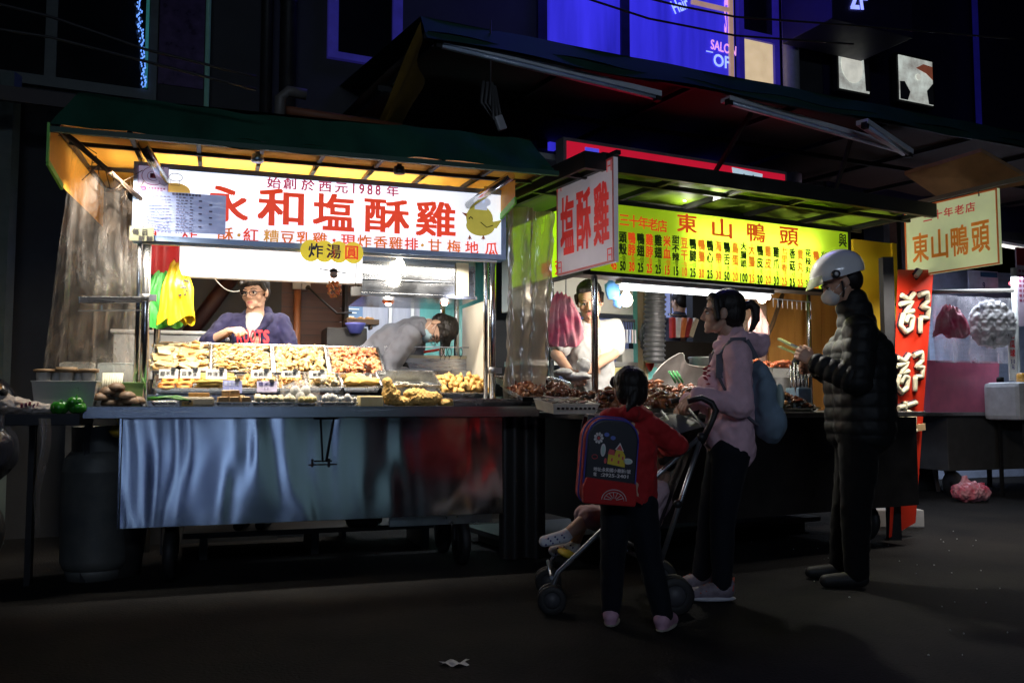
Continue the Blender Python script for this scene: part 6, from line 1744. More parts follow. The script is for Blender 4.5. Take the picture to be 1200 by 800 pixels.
# ------------------------------------------------------------------ hanging sign between the stalls
def flag_sign(L, Rr, label, face, border, rows, name='hanging_sign', bw_=.012, double=True):
 (lx, lyt, lyb, lY), (rx, ryt, ryb, rY) = L, Rr
 p0 = WD.at(lx, lyb, lY); p1 = WD.at(rx, ryb, rY); q0 = WD.at(lx, lyt, lY); q1 = WD.at(rx, ryt, rY)
 z0 = (p0.z + p1.z) / 2; z1 = (q0.z + q1.z) / 2
 d = Vector((p1.x - p0.x, p1.y - p0.y, 0)); W_ = d.length; yaw = math.atan2(d.y, d.x)
 print(name, p0, p1, q0, q1, W_)
 F = WD.sub((p0.x, p0.y, z0), yaw); H_ = z1 - z0
 t = Thing(name, label, 'sign', F, (0, 0, 0))
 m = MB(); m.box(0, W_, 0, .03, 0, H_); t.part('board', m, face, bevel=.003)
 m = MB()
 for (a, b, c, d_) in ((0, W_, 0, bw_), (0, W_, H_ - bw_, H_), (0, bw_, bw_, H_ - bw_), (W_ - bw_, W_, bw_, H_ - bw_)): m.box(a, b, -.004, -.001, c, d_)
 t.part('border', m, border)
 for s, cx, cz, cw, chh, mt, off in rows:
  m = MB(); n = len(s)
  for i, ch in enumerate(s): m.text(ch, W_ * (cx + (i - (n - 1) / 2) * cw), H_ * cz, W_ * cw * .86, H_ * chh, -.003, off)
  t.part('lettering', m, mt)
 return t, F, W_, H_
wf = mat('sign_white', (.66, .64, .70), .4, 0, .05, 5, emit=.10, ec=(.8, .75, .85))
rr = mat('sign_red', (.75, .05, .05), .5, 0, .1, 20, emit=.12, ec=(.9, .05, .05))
t, F_, W_, H_ = flag_sign((653, 212, 322, 5.55), (720, 184, 308, 4.98), 'hanging white sign with three red characters between the two stalls', wf, mat('border_pink', (.7, .2, .2), .5), [('塩酥雞', .5, .5, .30, .62, rr, .03)])
m = MB()
for (x, z) in ((.06, .93), (.94, .93), (.06, .08), (.94, .08)):
 s = .035
 for (a, b, c, d_) in ((-s, s, s * .8, s), (-s, -s * .75, -s, s * .8), (s * .75, s, -s, s * .8), (-s * .5, s * .5, -s * .2, 0)): m.box(W_ * x + a * .7, W_ * x + b * .7, -.007, -.005, H_ * z + c, H_ * z + d_)
t.part('corner_mark', m, rr)
m = MB(); m.bar((-.25, .015, H_ + .02), (W_ + .03, .015, H_ + .02), .03, .025); m.box(W_ * .75, W_ * .85, -.01, .04, H_ - .02, H_ + .05); t.part('hanging_bar', m, dark_iron)
lamp('POINT', F_.w(W_ * .5, -.5, -.1), 1.5, (.85, .85, 1), .05)
t, F_, W_, H_ = flag_sign((1062, 240, 320, 6.9), (1172, 226, 315, 6.2), 'hanging cream sign with orange characters at the right', mat('sign_cream', (.66, .72, .42), .45, 0, .05, 5, emit=.27, ec=(.75, .86, .45)), mat('border_orange', (.7, .17, .03), .5, emit=.08),  # board and border given a glow of their own to look brighter
    [('三十年老店', .5, .82, .115, .13, rr, .015), ('東山鴨頭', .5, .40, .215, .42, mat('brush_orange', (.75, .22, .02), .5, emit=.15, ec=(.9, .3, .02)), .02)])
m = MB(); m.bar((-.5, .015, H_ + .03), (W_ + .3, .015, H_ + .03), .03, .03); m.tube([(W_ * .18, 0, H_ + .02), (W_ * .18, 0, H_ - .03)], .006, 6); m.tube([(W_ * .82, 0, H_ + .02), (W_ * .82, 0, H_ - .03)], .006, 6); t.part('hanging_bar', m, mat('bar_olive', (.1, .1, .06), .5))
# ------------------------------------------------------------------ people
V3 = Vector
def PA(px, py, v): return A.w(*A.at(px, py, v))
def PB(px, py, v): return B.w(*B.at(px, py, v))
def PW(px, py, Y): return WD.at(px, py, Y)
skin = mat('skin', (.58, .33, .22), .5, 0, .07, 9, bump=.1, bs=120, dist=.0008)
skin_l = mat('skin_light', (.52, .32, .225), .5, 0, .06, 9, bump=.1, bs=120, dist=.0008)
lips = mat('lips', (.45, .14, .12), .4, 0, .1, 40)
hairm = mat('black_hair', (.012, .009, .008), .55, 0, .4, 40, bump=.9, bs=160, streak=(1, 1, .15), dist=.003, spec=.35)
eyew = mat('eye_white', (.7, .68, .66), .2)
eyed = mat('eye_dark', (.01, .008, .007), .15)
def cloth(nm, c, bump=.25, bs=180, **k): return mat(nm, c, .85, 0, .12, 14, bump=bump, bs=bs, sheen=.04, dist=.0015, **k)
def head_prims(H, s, chin=1., nose=1.):
 """H: matrix of the head (x side, y face, z up)"""
 def p(x, y, z): return H @ V3((x * s, y * s, z * s))
 Rm = H.to_3x3().normalized()
 P = [('e', p(0, -.012, .035), (.076 * s, .094 * s, .082 * s), Rm), ('e', p(0, .03, -.03), (.064 * s, .060 * s, .070 * s), Rm),
   ('e', p(0, .052, -.07), (.044 * s, .040 * s, .036 * s), Rm), ('e', p(0, .074, -.098), (.018 * s * chin, .017 * s, .014 * s), Rm),
   ('e', p(.04, .052, -.03), (.026 * s, .026 * s, .028 * s), Rm), ('e', p(-.04, .052, -.03), (.026 * s, .026 * s, .028 * s), Rm),
   ('c', p(-.034, .080, .018), p(.034, .080, .018), .011 * s, .011 * s),
   ('c', p(0, .088, .008), p(0, .103, -.028), .008 * s * nose, .0115 * s * nose), ('e', p(.012, .096, -.034), (.009 * s,) * 3, Rm), ('e', p(-.012, .096, -.034), (.009 * s,) * 3, Rm),
   ('c', p(-.017, .083, -.060), p(.017, .083, -.060), .006 * s, .006 * s), ('c', p(-.012, .082, -.071), p(.012, .082, -.071), .007 * s, .007 * s),
   ('c', p(-.036, .03, -.085), p(-.05, .0, -.05), .02 * s, .02 * s), ('c', p(.036, .03, -.085), p(.05, .0, -.05), .02 * s, .02 * s)]
 for d in (-1, 1):
  P += [('e', p(d * .080, -.004, -.008), (.009 * s, .020 * s, .032 * s), Rm), ('e', p(d * .077, .006, -.03), (.008 * s, .010 * s, .012 * s), Rm)]
 return P
def hand_prims(wr, fwd, back, thumb_side=1, curl=.5, s=1., spread=.06):
 """five fingers; fwd = direction of the fingers, back = out of the back of the hand"""
 wr = V3(wr); f = V3(fwd).normalized(); b = V3(back); b = (b - f * b.dot(f)).normalized(); x = f.cross(b) * thumb_side
 P = [('c', wr - f * .02 * s, wr + f * .02 * s, .022 * s, .022 * s)]
 for k in range(4):
  o_ = (1.5 - k) * .0195 * s
  kn = wr + f * (.082 - .004 * abs(k - 1.2)) * s + x * o_
  P.append(('c', wr + f * .02 * s + x * o_ * .6, kn, .0145 * s, .0108 * s))
  L_ = (.072, .080, .075, .058)[k] * s
  d = (f + x * (1.5 - k) * spread).normalized(); p = kn
  for q, fr in enumerate((.45, .3, .25)):
   a_ = curl * (q + .6) * .9 * (1 + .12 * k)
   dd = (d * math.cos(a_) - b * math.sin(a_)).normalized()
   e = p + dd * L_ * fr
   P.append(('c', p, e, (.0095 - .0008 * q) * s, (.0088 - .0008 * q) * s)); p = e
 t0 = wr + f * .022 * s + x * .026 * s - b * .006 * s
 d1 = (f * .75 + x * .62 - b * .3).normalized(); t1 = t0 + d1 * .038 * s
 d2 = (f * .95 + x * .15 - b * (.25 + .5 * curl)).normalized(); t2 = t1 + d2 * .030 * s; t3 = t2 + (d2 - b * .2 * curl).normalized() * .024 * s
 P += [('c', t0, t1, .0135 * s, .011 * s), ('c', t1, t2, .0105 * s, .0098 * s), ('c', t2, t3, .0096 * s, .0082 * s)]
 return P
def rot_h(center, yaw, pitch=0, roll=0):
 """yaw 0 faces away from the viewer (+Y), 90 faces left (-X), 180 faces the viewer; pitch<0 looks down"""
 return Matrix.Translation(center) @ Matrix.Rotation(R(yaw), 4, 'Z') @ Matrix.Rotation(R(pitch), 4, 'X') @ Matrix.Rotation(R(roll), 4, 'Y')
class Person:
 def __init__(s, label, foot, size=1., cat='person', group=None):
  s.t = Thing('person', label, cat, WD, foot, group)
  s.k = size
 def limb(s, pts, rs):
  return [('c', pts[i], pts[i + 1], rs[i], rs[i + 1]) for i in range(len(pts) - 1)]
 def skeleton(s, J, hd, hk=1., arm=1., bust=0):
  k = s.k
  P = head_prims(hd, hk)
  hb = hd @ V3((0, -.015 * hk, -.07 * hk))
  P += [('c', hb, J['neck'], .050 * k * hk ** .5, .056 * k)]
  P += [('c', J['neck'], J['chest'], .06 * k, .10 * k), ('c', J['shR'], J['shL'], .052 * k, .052 * k), ('c', J['chest'], J['pelvis'], .105 * k, .115 * k)]
  for sd in 'LR':
   if 'el' + sd in J: P += s.limb([J['sh' + sd], J['el' + sd], J['wr' + sd]], [.045 * k * arm, .036 * k * arm, .025 * k * arm])
   if 'kn' + sd in J: P += s.limb([J['hip' + sd], J['kn' + sd], J['an' + sd]], [.082 * k, .055 * k, .038 * k])
  return P
 def skin(s, prims, vox=.0055, m=None, hd=None, hk=1., it=3):
  me = blob(prims, vox, it)
  finish_mesh(me, 'body', [m or skin, lips], s.t.base)
  if hd is not None:
   c = (hd @ V3((0, .09 * hk, -.066 * hk))) - s.t.base
   n = len(me.polygons); ce = np.empty(n * 3); me.polygons.foreach_get('center', ce); ce = ce.reshape(-1, 3) - np.array(c)
   Rm = np.array(hd.to_3x3().normalized()).T
   lc = ce @ Rm.T
   ok = ((lc[:, 0] / (.021 * hk)) ** 2 + (lc[:, 2] / (.0095 * hk)) ** 2 < 1) & (abs(lc[:, 1]) < .03 * hk)
   mi = np.zeros(n, dtype=np.int32); mi[ok] = 1
   me.polygons.foreach_set('material_index', mi)
  return s.t.part('body', me, None)
 def wear(s, name, prims, m, vox=.008, it=3, fn=None, parent=None, label=None):
  me = blob(prims, vox, it, fn)
  finish_mesh(me, name, m, s.t.base)
  return s.t.part(name, me, None, parent=parent, label=label)
 def face(s, hd, hk=1., brow=True, closed=False):
  Rm = hd.to_3x3().normalized()
  for d in (-1, 1):
   def p(x, y, z): return hd @ V3((x * hk, y * hk, z * hk))
   if not closed:
    m = MB(); m.ell(p(d * .031, .0785, -.004), (.0145 * hk, .008 * hk, .0075 * hk), Rm, 2); m.m = 1
    m.ell(p(d * .030, .0835, -.004), (.0066 * hk, .0045 * hk, .0068 * hk), Rm, 2)
    s.t.part('eye', m, [eyew, eyed])
   m = MB(); m.tube([p(d * .017, .085, -.001), p(d * .031, .0895, .005), p(d * .046, .080, .0)], [.0016 * hk, .0028 * hk, .0016 * hk], 6); s.t.part('eyelash', m, eyed)
   if brow:
    m = MB(); m.tube([p(d * .014, .091, .020), p(d * .032, .092, .026), p(d * .052, .078, .019)], [.0028 * hk, .0036 * hk, .0018 * hk], 6); s.t.part('eyebrow', m, hairm)
def hair_fn(ph=0, amp=.004):
 return lambda co, no: co + no * (amp * .45 * wav(co * np.array([1, 1, .18]), 260, ph) + amp * .5 * wav(co * np.array([1, 1, .25]), 90, ph + 1))[:, None]
def torso_prims(J, k, r=(.075, .125, .13), w=.058, chest_w=.10):
 """clothed trunk"""
 a = V3(J['shR']).lerp(V3(J['shL']), .5)
 cr = V3(J['shR']).lerp(V3(J['shL']), .26); cl = V3(J['shR']).lerp(V3(J['shL']), .74)
 ch = V3(J['chest']); pe = V3(J['pelvis'])
 d = (V3(J['shL']) - V3(J['shR'])).normalized()
 return [('c', J['shR'], J['shL'], w * k, w * k), ('c', cr + (ch - a) * .5, cl + (ch - a) * .5, chest_w * k, chest_w * k),
   ('c', ch - d * .06 * k, pe - d * .055 * k, r[1] * k * .86, r[2] * k * .9), ('c', ch + d * .06 * k, pe + d * .055 * k, r[1] * k * .86, r[2] * k * .9), ('c', V3(J['neck']), a, r[0] * k, r[0] * k)]
# ---- 1. vendor in the navy hoodie
def vendor_navy():
 hk = .98
 hd = rot_h(PA(299, 342, .75), 170, -9, 2)
 J = dict(neck=PA(299, 366, .80), shR=PA(268, 378, .80), shL=PA(329, 378, .82), chest=PA(299, 400, .83), pelvis=PA(300, 470, .86),
    elR=PA(243, 402, .72), wrR=PA(268, 388, .56), elL=PA(345, 418, .78), wrL=PA(338, 446, .60))
 fz = .18
 base = V3((J['pelvis'].x, J['pelvis'].y, fz))
 P = Person('vendor woman in glasses and a navy hoodie reaching one hand over the trays', base)
 for s_, px in (('R', 288), ('L', 313)):
  h = PA(px, 478, .86); J['hip' + s_] = h; J['kn' + s_] = V3((h.x, h.y, fz + .48)); J['an' + s_] = V3((h.x, h.y + .03, fz + .09))
 fw = (J['wrR'] - J['elR']).normalized()
 hR = hand_prims(J['wrR'] + fw * .01, (fw + V3((.25, -.25, -.25))), V3((0, -.6, 1)), -1, 1.0, .92)
 hL = hand_prims(J['wrL'], V3((-.1, -.8, -.5)), V3((0, -.4, 1)), 1, .5, .92)
 P.skin(P.skeleton(J, hd, hk) + hR + hL, .0048, skin_l, hd, hk, 2)
 P.face(hd, hk)
 navy = cloth('navy_fleece', (.008, .007, .045))
 k = 1.
 J2 = dict(J)
 body = torso_prims(J, k, (.045, .125, .13), .060, .100)
 arms = P.limb([J['shR'], J['elR'], J['elR'].lerp(J['wrR'], .25)], [.066, .056, .052]) + P.limb([J['shL'], J['elL'], J['wrL']], [.066, .054, .042])
 hood = [('c', J['neck'] + V3((-.095, -.02, -.04)), J['neck'] + V3((-.04, .09, .01)), .03, .04), ('c', J['neck'] + V3((.095, -.02, -.04)), J['neck'] + V3((.05, .09, .01)), .03, .04), ('c', J['neck'] + V3((-.095, -.03, -.045)), J['neck'] + V3((-.042, -.10, -.14)), .028, .018), ('c', J['neck'] + V3((.095, -.03, -.045)), J['neck'] + V3((.042, -.10, -.14)), .028, .018)]
 P.wear('hoodie', body + arms + hood, navy, .006, 2, folds(.011, 30, .48, 1))
 c = J['neck'] + V3((0, -.118, -.10))
 P.wear('undershirt', [('c', J['neck'] + V3((0, -.018, -.055)), J['neck'] + V3((0, -.060, -.105)), .066, .048), ('c', J['neck'] + V3((0, -.060, -.105)), J['neck'] + V3((0, -.094, -.17)), .045, .008)], cloth('white_cotton', (.5, .5, .49)), .005, 2)
 F = Frame(Matrix.Translation(PA(298.5, 394, .80)) @ Matrix.Rotation(R(18.5 - 6), 4, 'Z'))
 m = MB(); n = 5
 lw = .041
 for i, ch in enumerate('ROOTS'):
  x = (i - 2) * lw; yv = -.155 + .9 * x * x - .01
  vs, fs = glyphs(ch, 0); x0 = min(p.x for p in vs); x1 = max(p.x for p in vs); y1 = max(p.y for p in vs)
  for q, (ox, oy) in enumerate(WT): m.add([(x + (p.x + ox * .035 - (x0 + x1) / 2) / (x1 - x0) * lw * .78, yv - .0004 * q + .9 * ((p.x - (x0 + x1) / 2) / (x1 - x0) * lw * .78) * x * 2, (p.y + oy * .03 - y1 / 2) / y1 * .078 - .012) for p in vs], fs)
 me = mesh_of('chest_lettering', m, mat('felt_red', (.75, .03, .04), .8)); me.transform(P.t.o.matrix_world.inverted() @ F.M); P.t.part('chest_lettering', me, None)
 def p(x, y, z): return hd @ V3((x * hk, y * hk, z * hk))
 Rm = hd.to_3x3()
 P.wear('hair', [('e', p(0, -.024, .052), (.086, .094, .084), Rm), ('e', p(.0, -.05, -.0), (.078, .066, .085), Rm), ('c', p(-.062, .05, .066), p(-.01, .074, .062), .020, .022), ('c', p(-.01, .074, .062), p(.06, .055, .045), .022, .018), ('c', p(.06, .055, .045), p(.08, .03, .01), .016, .012), ('c', p(-.07, .045, .06), p(-.082, .02, .01), .018, .012), ('c', p(.07, .045, .06), p(.083, .015, .0), .018, .012), ('c', p(.08, -.02, .0), p(.075, -.03, -.11), .022, .018)], hairm, .0045, 2, hair_fn(1, .003))
 m = MB()
 for d in (-1, 1):
  pts = [p(d * .033 + .026 * math.cos(t), .101 + .0 * math.sin(t) - .006 * abs(math.cos(t)) * (1 if math.cos(t) * d > 0 else 0), -.006 + .017 * math.sin(t)) for t in [i * math.pi / 9 for i in range(19)]]
  m.tube(pts, .0021, 6)
  m.tube([p(d * .059, .094, -.002), p(d * .082, .0, .004)], .002, 6)
 m.tube([p(-.008, .103, -.002), p(.008, .103, -.002)], .0021, 6)
 P.t.part('glasses', m, mat('glasses_dark', (.03, .02, .03), .3))
 P.wear('trousers', P.limb([J['hipR'], J['knR'], J['anR']], [.10, .072, .06]) + P.limb([J['hipL'], J['knL'], J['anL']], [.10, .072, .06]) + [('c', J['hipR'], J['hipL'], .115, .115)], cloth('dark_denim', (.02, .025, .04)), .012, 2)
 for s_ in 'RL': P.wear('shoe', [('c', J['an' + s_] + V3((0, .0, -.045)), J['an' + s_] + V3((0, -.14, -.055)), .042, .035)], black_rubber, .008, 2)
vendor_navy()
m = MB(); c_ = A.at(310, 478, .9); m.box(.3, 2.0, .78, 1.35, .14, .175)
for x in (.4, 1.1, 1.85): m.box(x, x + .05, .80, 1.33, 0, .138)
single('standing_platform', 'low wooden platform the vendors stand on behind the cart', 'platform', m, MATS['back_dark'], A, (1.1, 1, 0), bevel=.004)  # near-black finish stands in for the shade under the cart
# ---- 2. bending vendor in grey with a mask
def vendor_grey():
 hk = 1.0
 Zh = V3((.95, -.12, -.22)).normalized(); Yh = V3((-.28, -.5, -.82)); Yh = (Yh - Zh * Yh.dot(Zh)).normalized(); Xh = Yh.cross(Zh)
 hd = Matrix.Translation(PA(513, 386, .66)) @ Matrix((Xh, Yh, Zh)).transposed().to_4x4()
 J = dict(neck=PA(496, 384, .68), shL=PA(486, 396, .80), shR=PA(478, 394, .58), chest=PA(462, 404, .70), pelvis=PA(421, 440, .74),
    elR=PA(456, 432, .52), wrR=PA(482, 444, .60), elL=PA(482, 442, .86), wrL=PA(508, 446, .78))
 fz = .18
 P = Person('young vendor in a grey shirt and face mask bending down behind the deep tray', V3((J['pelvis'].x, J['pelvis'].y, fz)))
 for s_, dy in (('R', -.09), ('L', .09)):
  h = J['pelvis'] + V3((.0, dy, -.04)); J['hip' + s_] = h; J['kn' + s_] = V3((h.x + .04, h.y, fz + .48)); J['an' + s_] = V3((h.x - .02, h.y, fz + .09))
 hR = hand_prims(J['wrR'], V3((.8, 0, -.4)), V3((.3, 0, 1)), 1, .9); hL = hand_prims(J['wrL'], V3((.8, 0, -.4)), V3((.3, 0, 1)), -1, .9)
 P.skin(P.skeleton(J, hd, hk) + hR + hL, .0055, skin_l, hd, hk, 2)
 P.face(hd, hk)
 g = cloth('grey_cotton', (.15, .155, .185))
 body = [('c', J['chest'], J['pelvis'], .15, .145), ('c', J['shR'], J['shL'], .082, .082), ('c', J['neck'] - V3((.04, 0, 0)), J['chest'], .085, .14)]
 arms = P.limb([J['shR'], J['elR'], J['elR'].lerp(J['wrR'], .8)], [.078, .062, .045]) + P.limb([J['shL'], J['elL'], J['elL'].lerp(J['wrL'], .8)], [.078, .062, .045])
 P.wear('shirt', body + arms, g, .006, 2, folds(.014, 24, .8, 4))
 nd = (J['neck'] - J['chest']).normalized()
 P.wear('collar', [('c', J['neck'] + V3((-.012, -.06, .02)), J['neck'] + V3((-.03, .03, .055)), .02, .02), ('c', J['neck'] + V3((-.012, -.06, .02)), J['neck'] + V3((.01, -.07, -.05)), .02, .016), ('c', J['neck'] + V3((-.03, .03, .055)), J['neck'] + V3((-.0, .07, .0)), .02, .02)], g, .005, 2)
 def p(x, y, z): return hd @ V3((x * hk, y * hk, z * hk))
 Rm = hd.to_3x3()
 P.wear('hair', [('e', p(0, -.02, .055), (.088, .10, .086), Rm), ('e', p(.0, -.055, .01), (.08, .066, .075), Rm), ('c', p(-.06, .06, .075), p(.06, .06, .075), .032, .032), ('c', p(-.05, .088, .06), p(.05, .088, .06), .018, .018), ('c', p(-.078, .02, .04), p(-.08, .015, .01), .02, .01), ('c', p(.078, .02, .04), p(.08, .015, .01), .02, .01)], hairm, .0045, 2, hair_fn(2, .006))
 mk = P.wear('face_mask', [('e', p(0, .068, -.052), (.058, .045, .048), Rm)], mat('mask_blue', (.42, .60, .68), .7, 0, .06, 8), .004, 2)
 m = MB()
 for d in (-1, 1): m.tube([p(d * .052, .07, -.035), p(d * .083, -.0, .005)], .0016, 5); m.tube([p(d * .052, .065, -.07), p(d * .084, -.01, -.03)], .0016, 5)
 P.t.part('ear_loop', m, white_paint, parent=mk)
 m = MB()
 for d in (-1, 1):
  m.tube([p(d * .033 + .024 * math.cos(t), .100, -.002 + .015 * math.sin(t)) for t in [i * math.pi / 9 for i in range(19)]], .002, 6); m.tube([p(d * .057, .094, .0), p(d * .083, .0, .004)], .0018, 6)
 P.t.part('glasses', m, MATS['glasses_dark'])
 P.wear('trousers', P.limb([J['hipR'], J['knR'], J['anR']], [.10, .075, .06]) + P.limb([J['hipL'], J['knL'], J['anL']], [.10, .075, .06]), cloth('black_cloth', (.006, .006, .007), spec=.15), .012, 2)
 P.wear('apron', [('c', J['pelvis'] + V3((.12, -.08, -.1)), J['pelvis'] + V3((.12, .08, -.1)), .06, .06), ('c', J['chest'] + V3((.06, -.05, -.16)), J['pelvis'] + V3((.12, 0, -.1)), .05, .07)], MATS['black_cloth'], .01, 2)
 for s_ in 'RL': P.wear('shoe', [('c', J['an' + s_] + V3((0, .0, -.045)), J['an' + s_] + V3((.14, 0, -.055)), .042, .035)], black_rubber, .008, 2)
vendor_grey()
# ---- 3. vendor in the white T-shirt
def vendor_white():
 hk = 1.06
 hd = rot_h(PB(691, 352, .52), 172, -20, 4)
 J = dict(neck=PB(693, 379, .60), shR=PB(668, 387, .62), shL=PB(719, 386, .66), chest=PB(692, 412, .62), pelvis=PB(692, 475, .66),
    elR=PB(652, 415, .60), wrR=PB(668, 436, .40), elL=PB(719, 414, .56), wrL=PB(686, 436, .38))
 fz = .12
 P = Person('moustached vendor in a white T-shirt looking down over the braised food', V3((J['pelvis'].x, J['pelvis'].y, fz)))
 for s_, dx in (('R', -.09), ('L', .09)):
  h = J['pelvis'] + V3((dx, dx * .4, -.04)); J['hip' + s_] = h; J['kn' + s_] = V3((h.x, h.y, fz + .48)); J['an' + s_] = V3((h.x, h.y + .02, fz + .09))
 fR = (J['wrR'] - J['elR']).normalized(); fL = (J['wrL'] - J['elL']).normalized()
 hR = hand_prims(J['wrR'], fR + V3((.2, -.1, -.2)), V3((-.6, -.3, .6)), -1, .8, 1.05); hL = hand_prims(J['wrL'], fL + V3((0, -.1, -.2)), V3((.6, -.3, .6)), 1, .8, 1.05)
 P.skin(P.skeleton(J, hd, hk, 1.15) + hR + hL, .005, skin, hd, hk, 2)
 P.face(hd, hk)
 wc = cloth('white_tee', (.36, .355, .35))
 arms = P.limb([J['shR'], J['shR'].lerp(J['elR'], .72)], [.075, .07]) + P.limb([J['shL'], J['shL'].lerp(J['elL'], .72)], [.078, .074])
 P.wear('shirt', torso_prims(J, 1.05, (.055, .13, .14), .068, .115) + arms, wc, .006, 2, folds(.013, 26, .45, 2))
 def p(x, y, z): return hd @ V3((x * hk, y * hk, z * hk))
 Rm = hd.to_3x3()
 P.wear('hair', [('e', p(0, -.024, .058), (.088, .094, .084), Rm), ('e', p(.0, -.055, .01), (.082, .062, .08), Rm), ('c', p(-.05, .058, .088), p(.05, .058, .088), .022, .022), ('c', p(-.082, .01, .04), p(-.083, .015, -.01), .016, .01), ('c', p(.082, .01, .04), p(.083, .015, -.01), .016, .01)], hairm, .0045, 2, hair_fn(3, .004))
 m = MB(); m.tube([p(-.026, .094, -.052), p(0, .102, -.047), p(.026, .094, -.052)], [.002, .0045, .002], 6); P.t.part('moustache', m, hairm)
 P.wear('trousers', P.limb([J['hipR'], J['knR'], J['anR']], [.10, .075, .06]) + P.limb([J['hipL'], J['knL'], J['anL']], [.10, .075, .06]) + [('c', J['hipR'], J['hipL'], .12, .12)], cloth('blue_denim', (.05, .09, .2)), .012, 2)
 for s_ in 'RL': P.wear('shoe', [('c', J['an' + s_] + V3((0, .0, -.045)), J['an' + s_] + V3((0, -.14, -.055)), .042, .035)], black_rubber, .008, 2)
 q = B.at(676, 440, .34)
 me = blob([('e', PB(676, 441, .34), (.10, .07, .03)), ('e', PB(660, 436, .36), (.07, .06, .025)), ('e', PB(684, 428, .34), (.05, .04, .05))], .006, 2, folds(.007, 45, .8, 5))
 o = bpy.data.objects.new('food_bag', finish_mesh(me, 'food_bag', mat('milky_bag', (.8, .78, .76), .3, trans=.3), PB(676, 445, .34))); COL.objects.link(o)
 o.location = PB(676, 445, .34); setprops(o, 'crumpled milky plastic bag in the hands of the vendor in white', 'bag')
vendor_white()
m = MB(); m.box(-.3, 2.4, .5, 1.3, .08, .115)
for x in (-.2, 1.0, 2.2): m.box(x, x + .05, .52, 1.28, 0, .078)
single('standing_platform', 'low dark platform behind the braised duck cart', 'platform', m, MATS['dark_boarding' if 'dark_boarding' in MATS else 'back_dark'], B, (1, .9, 0), bevel=.004)
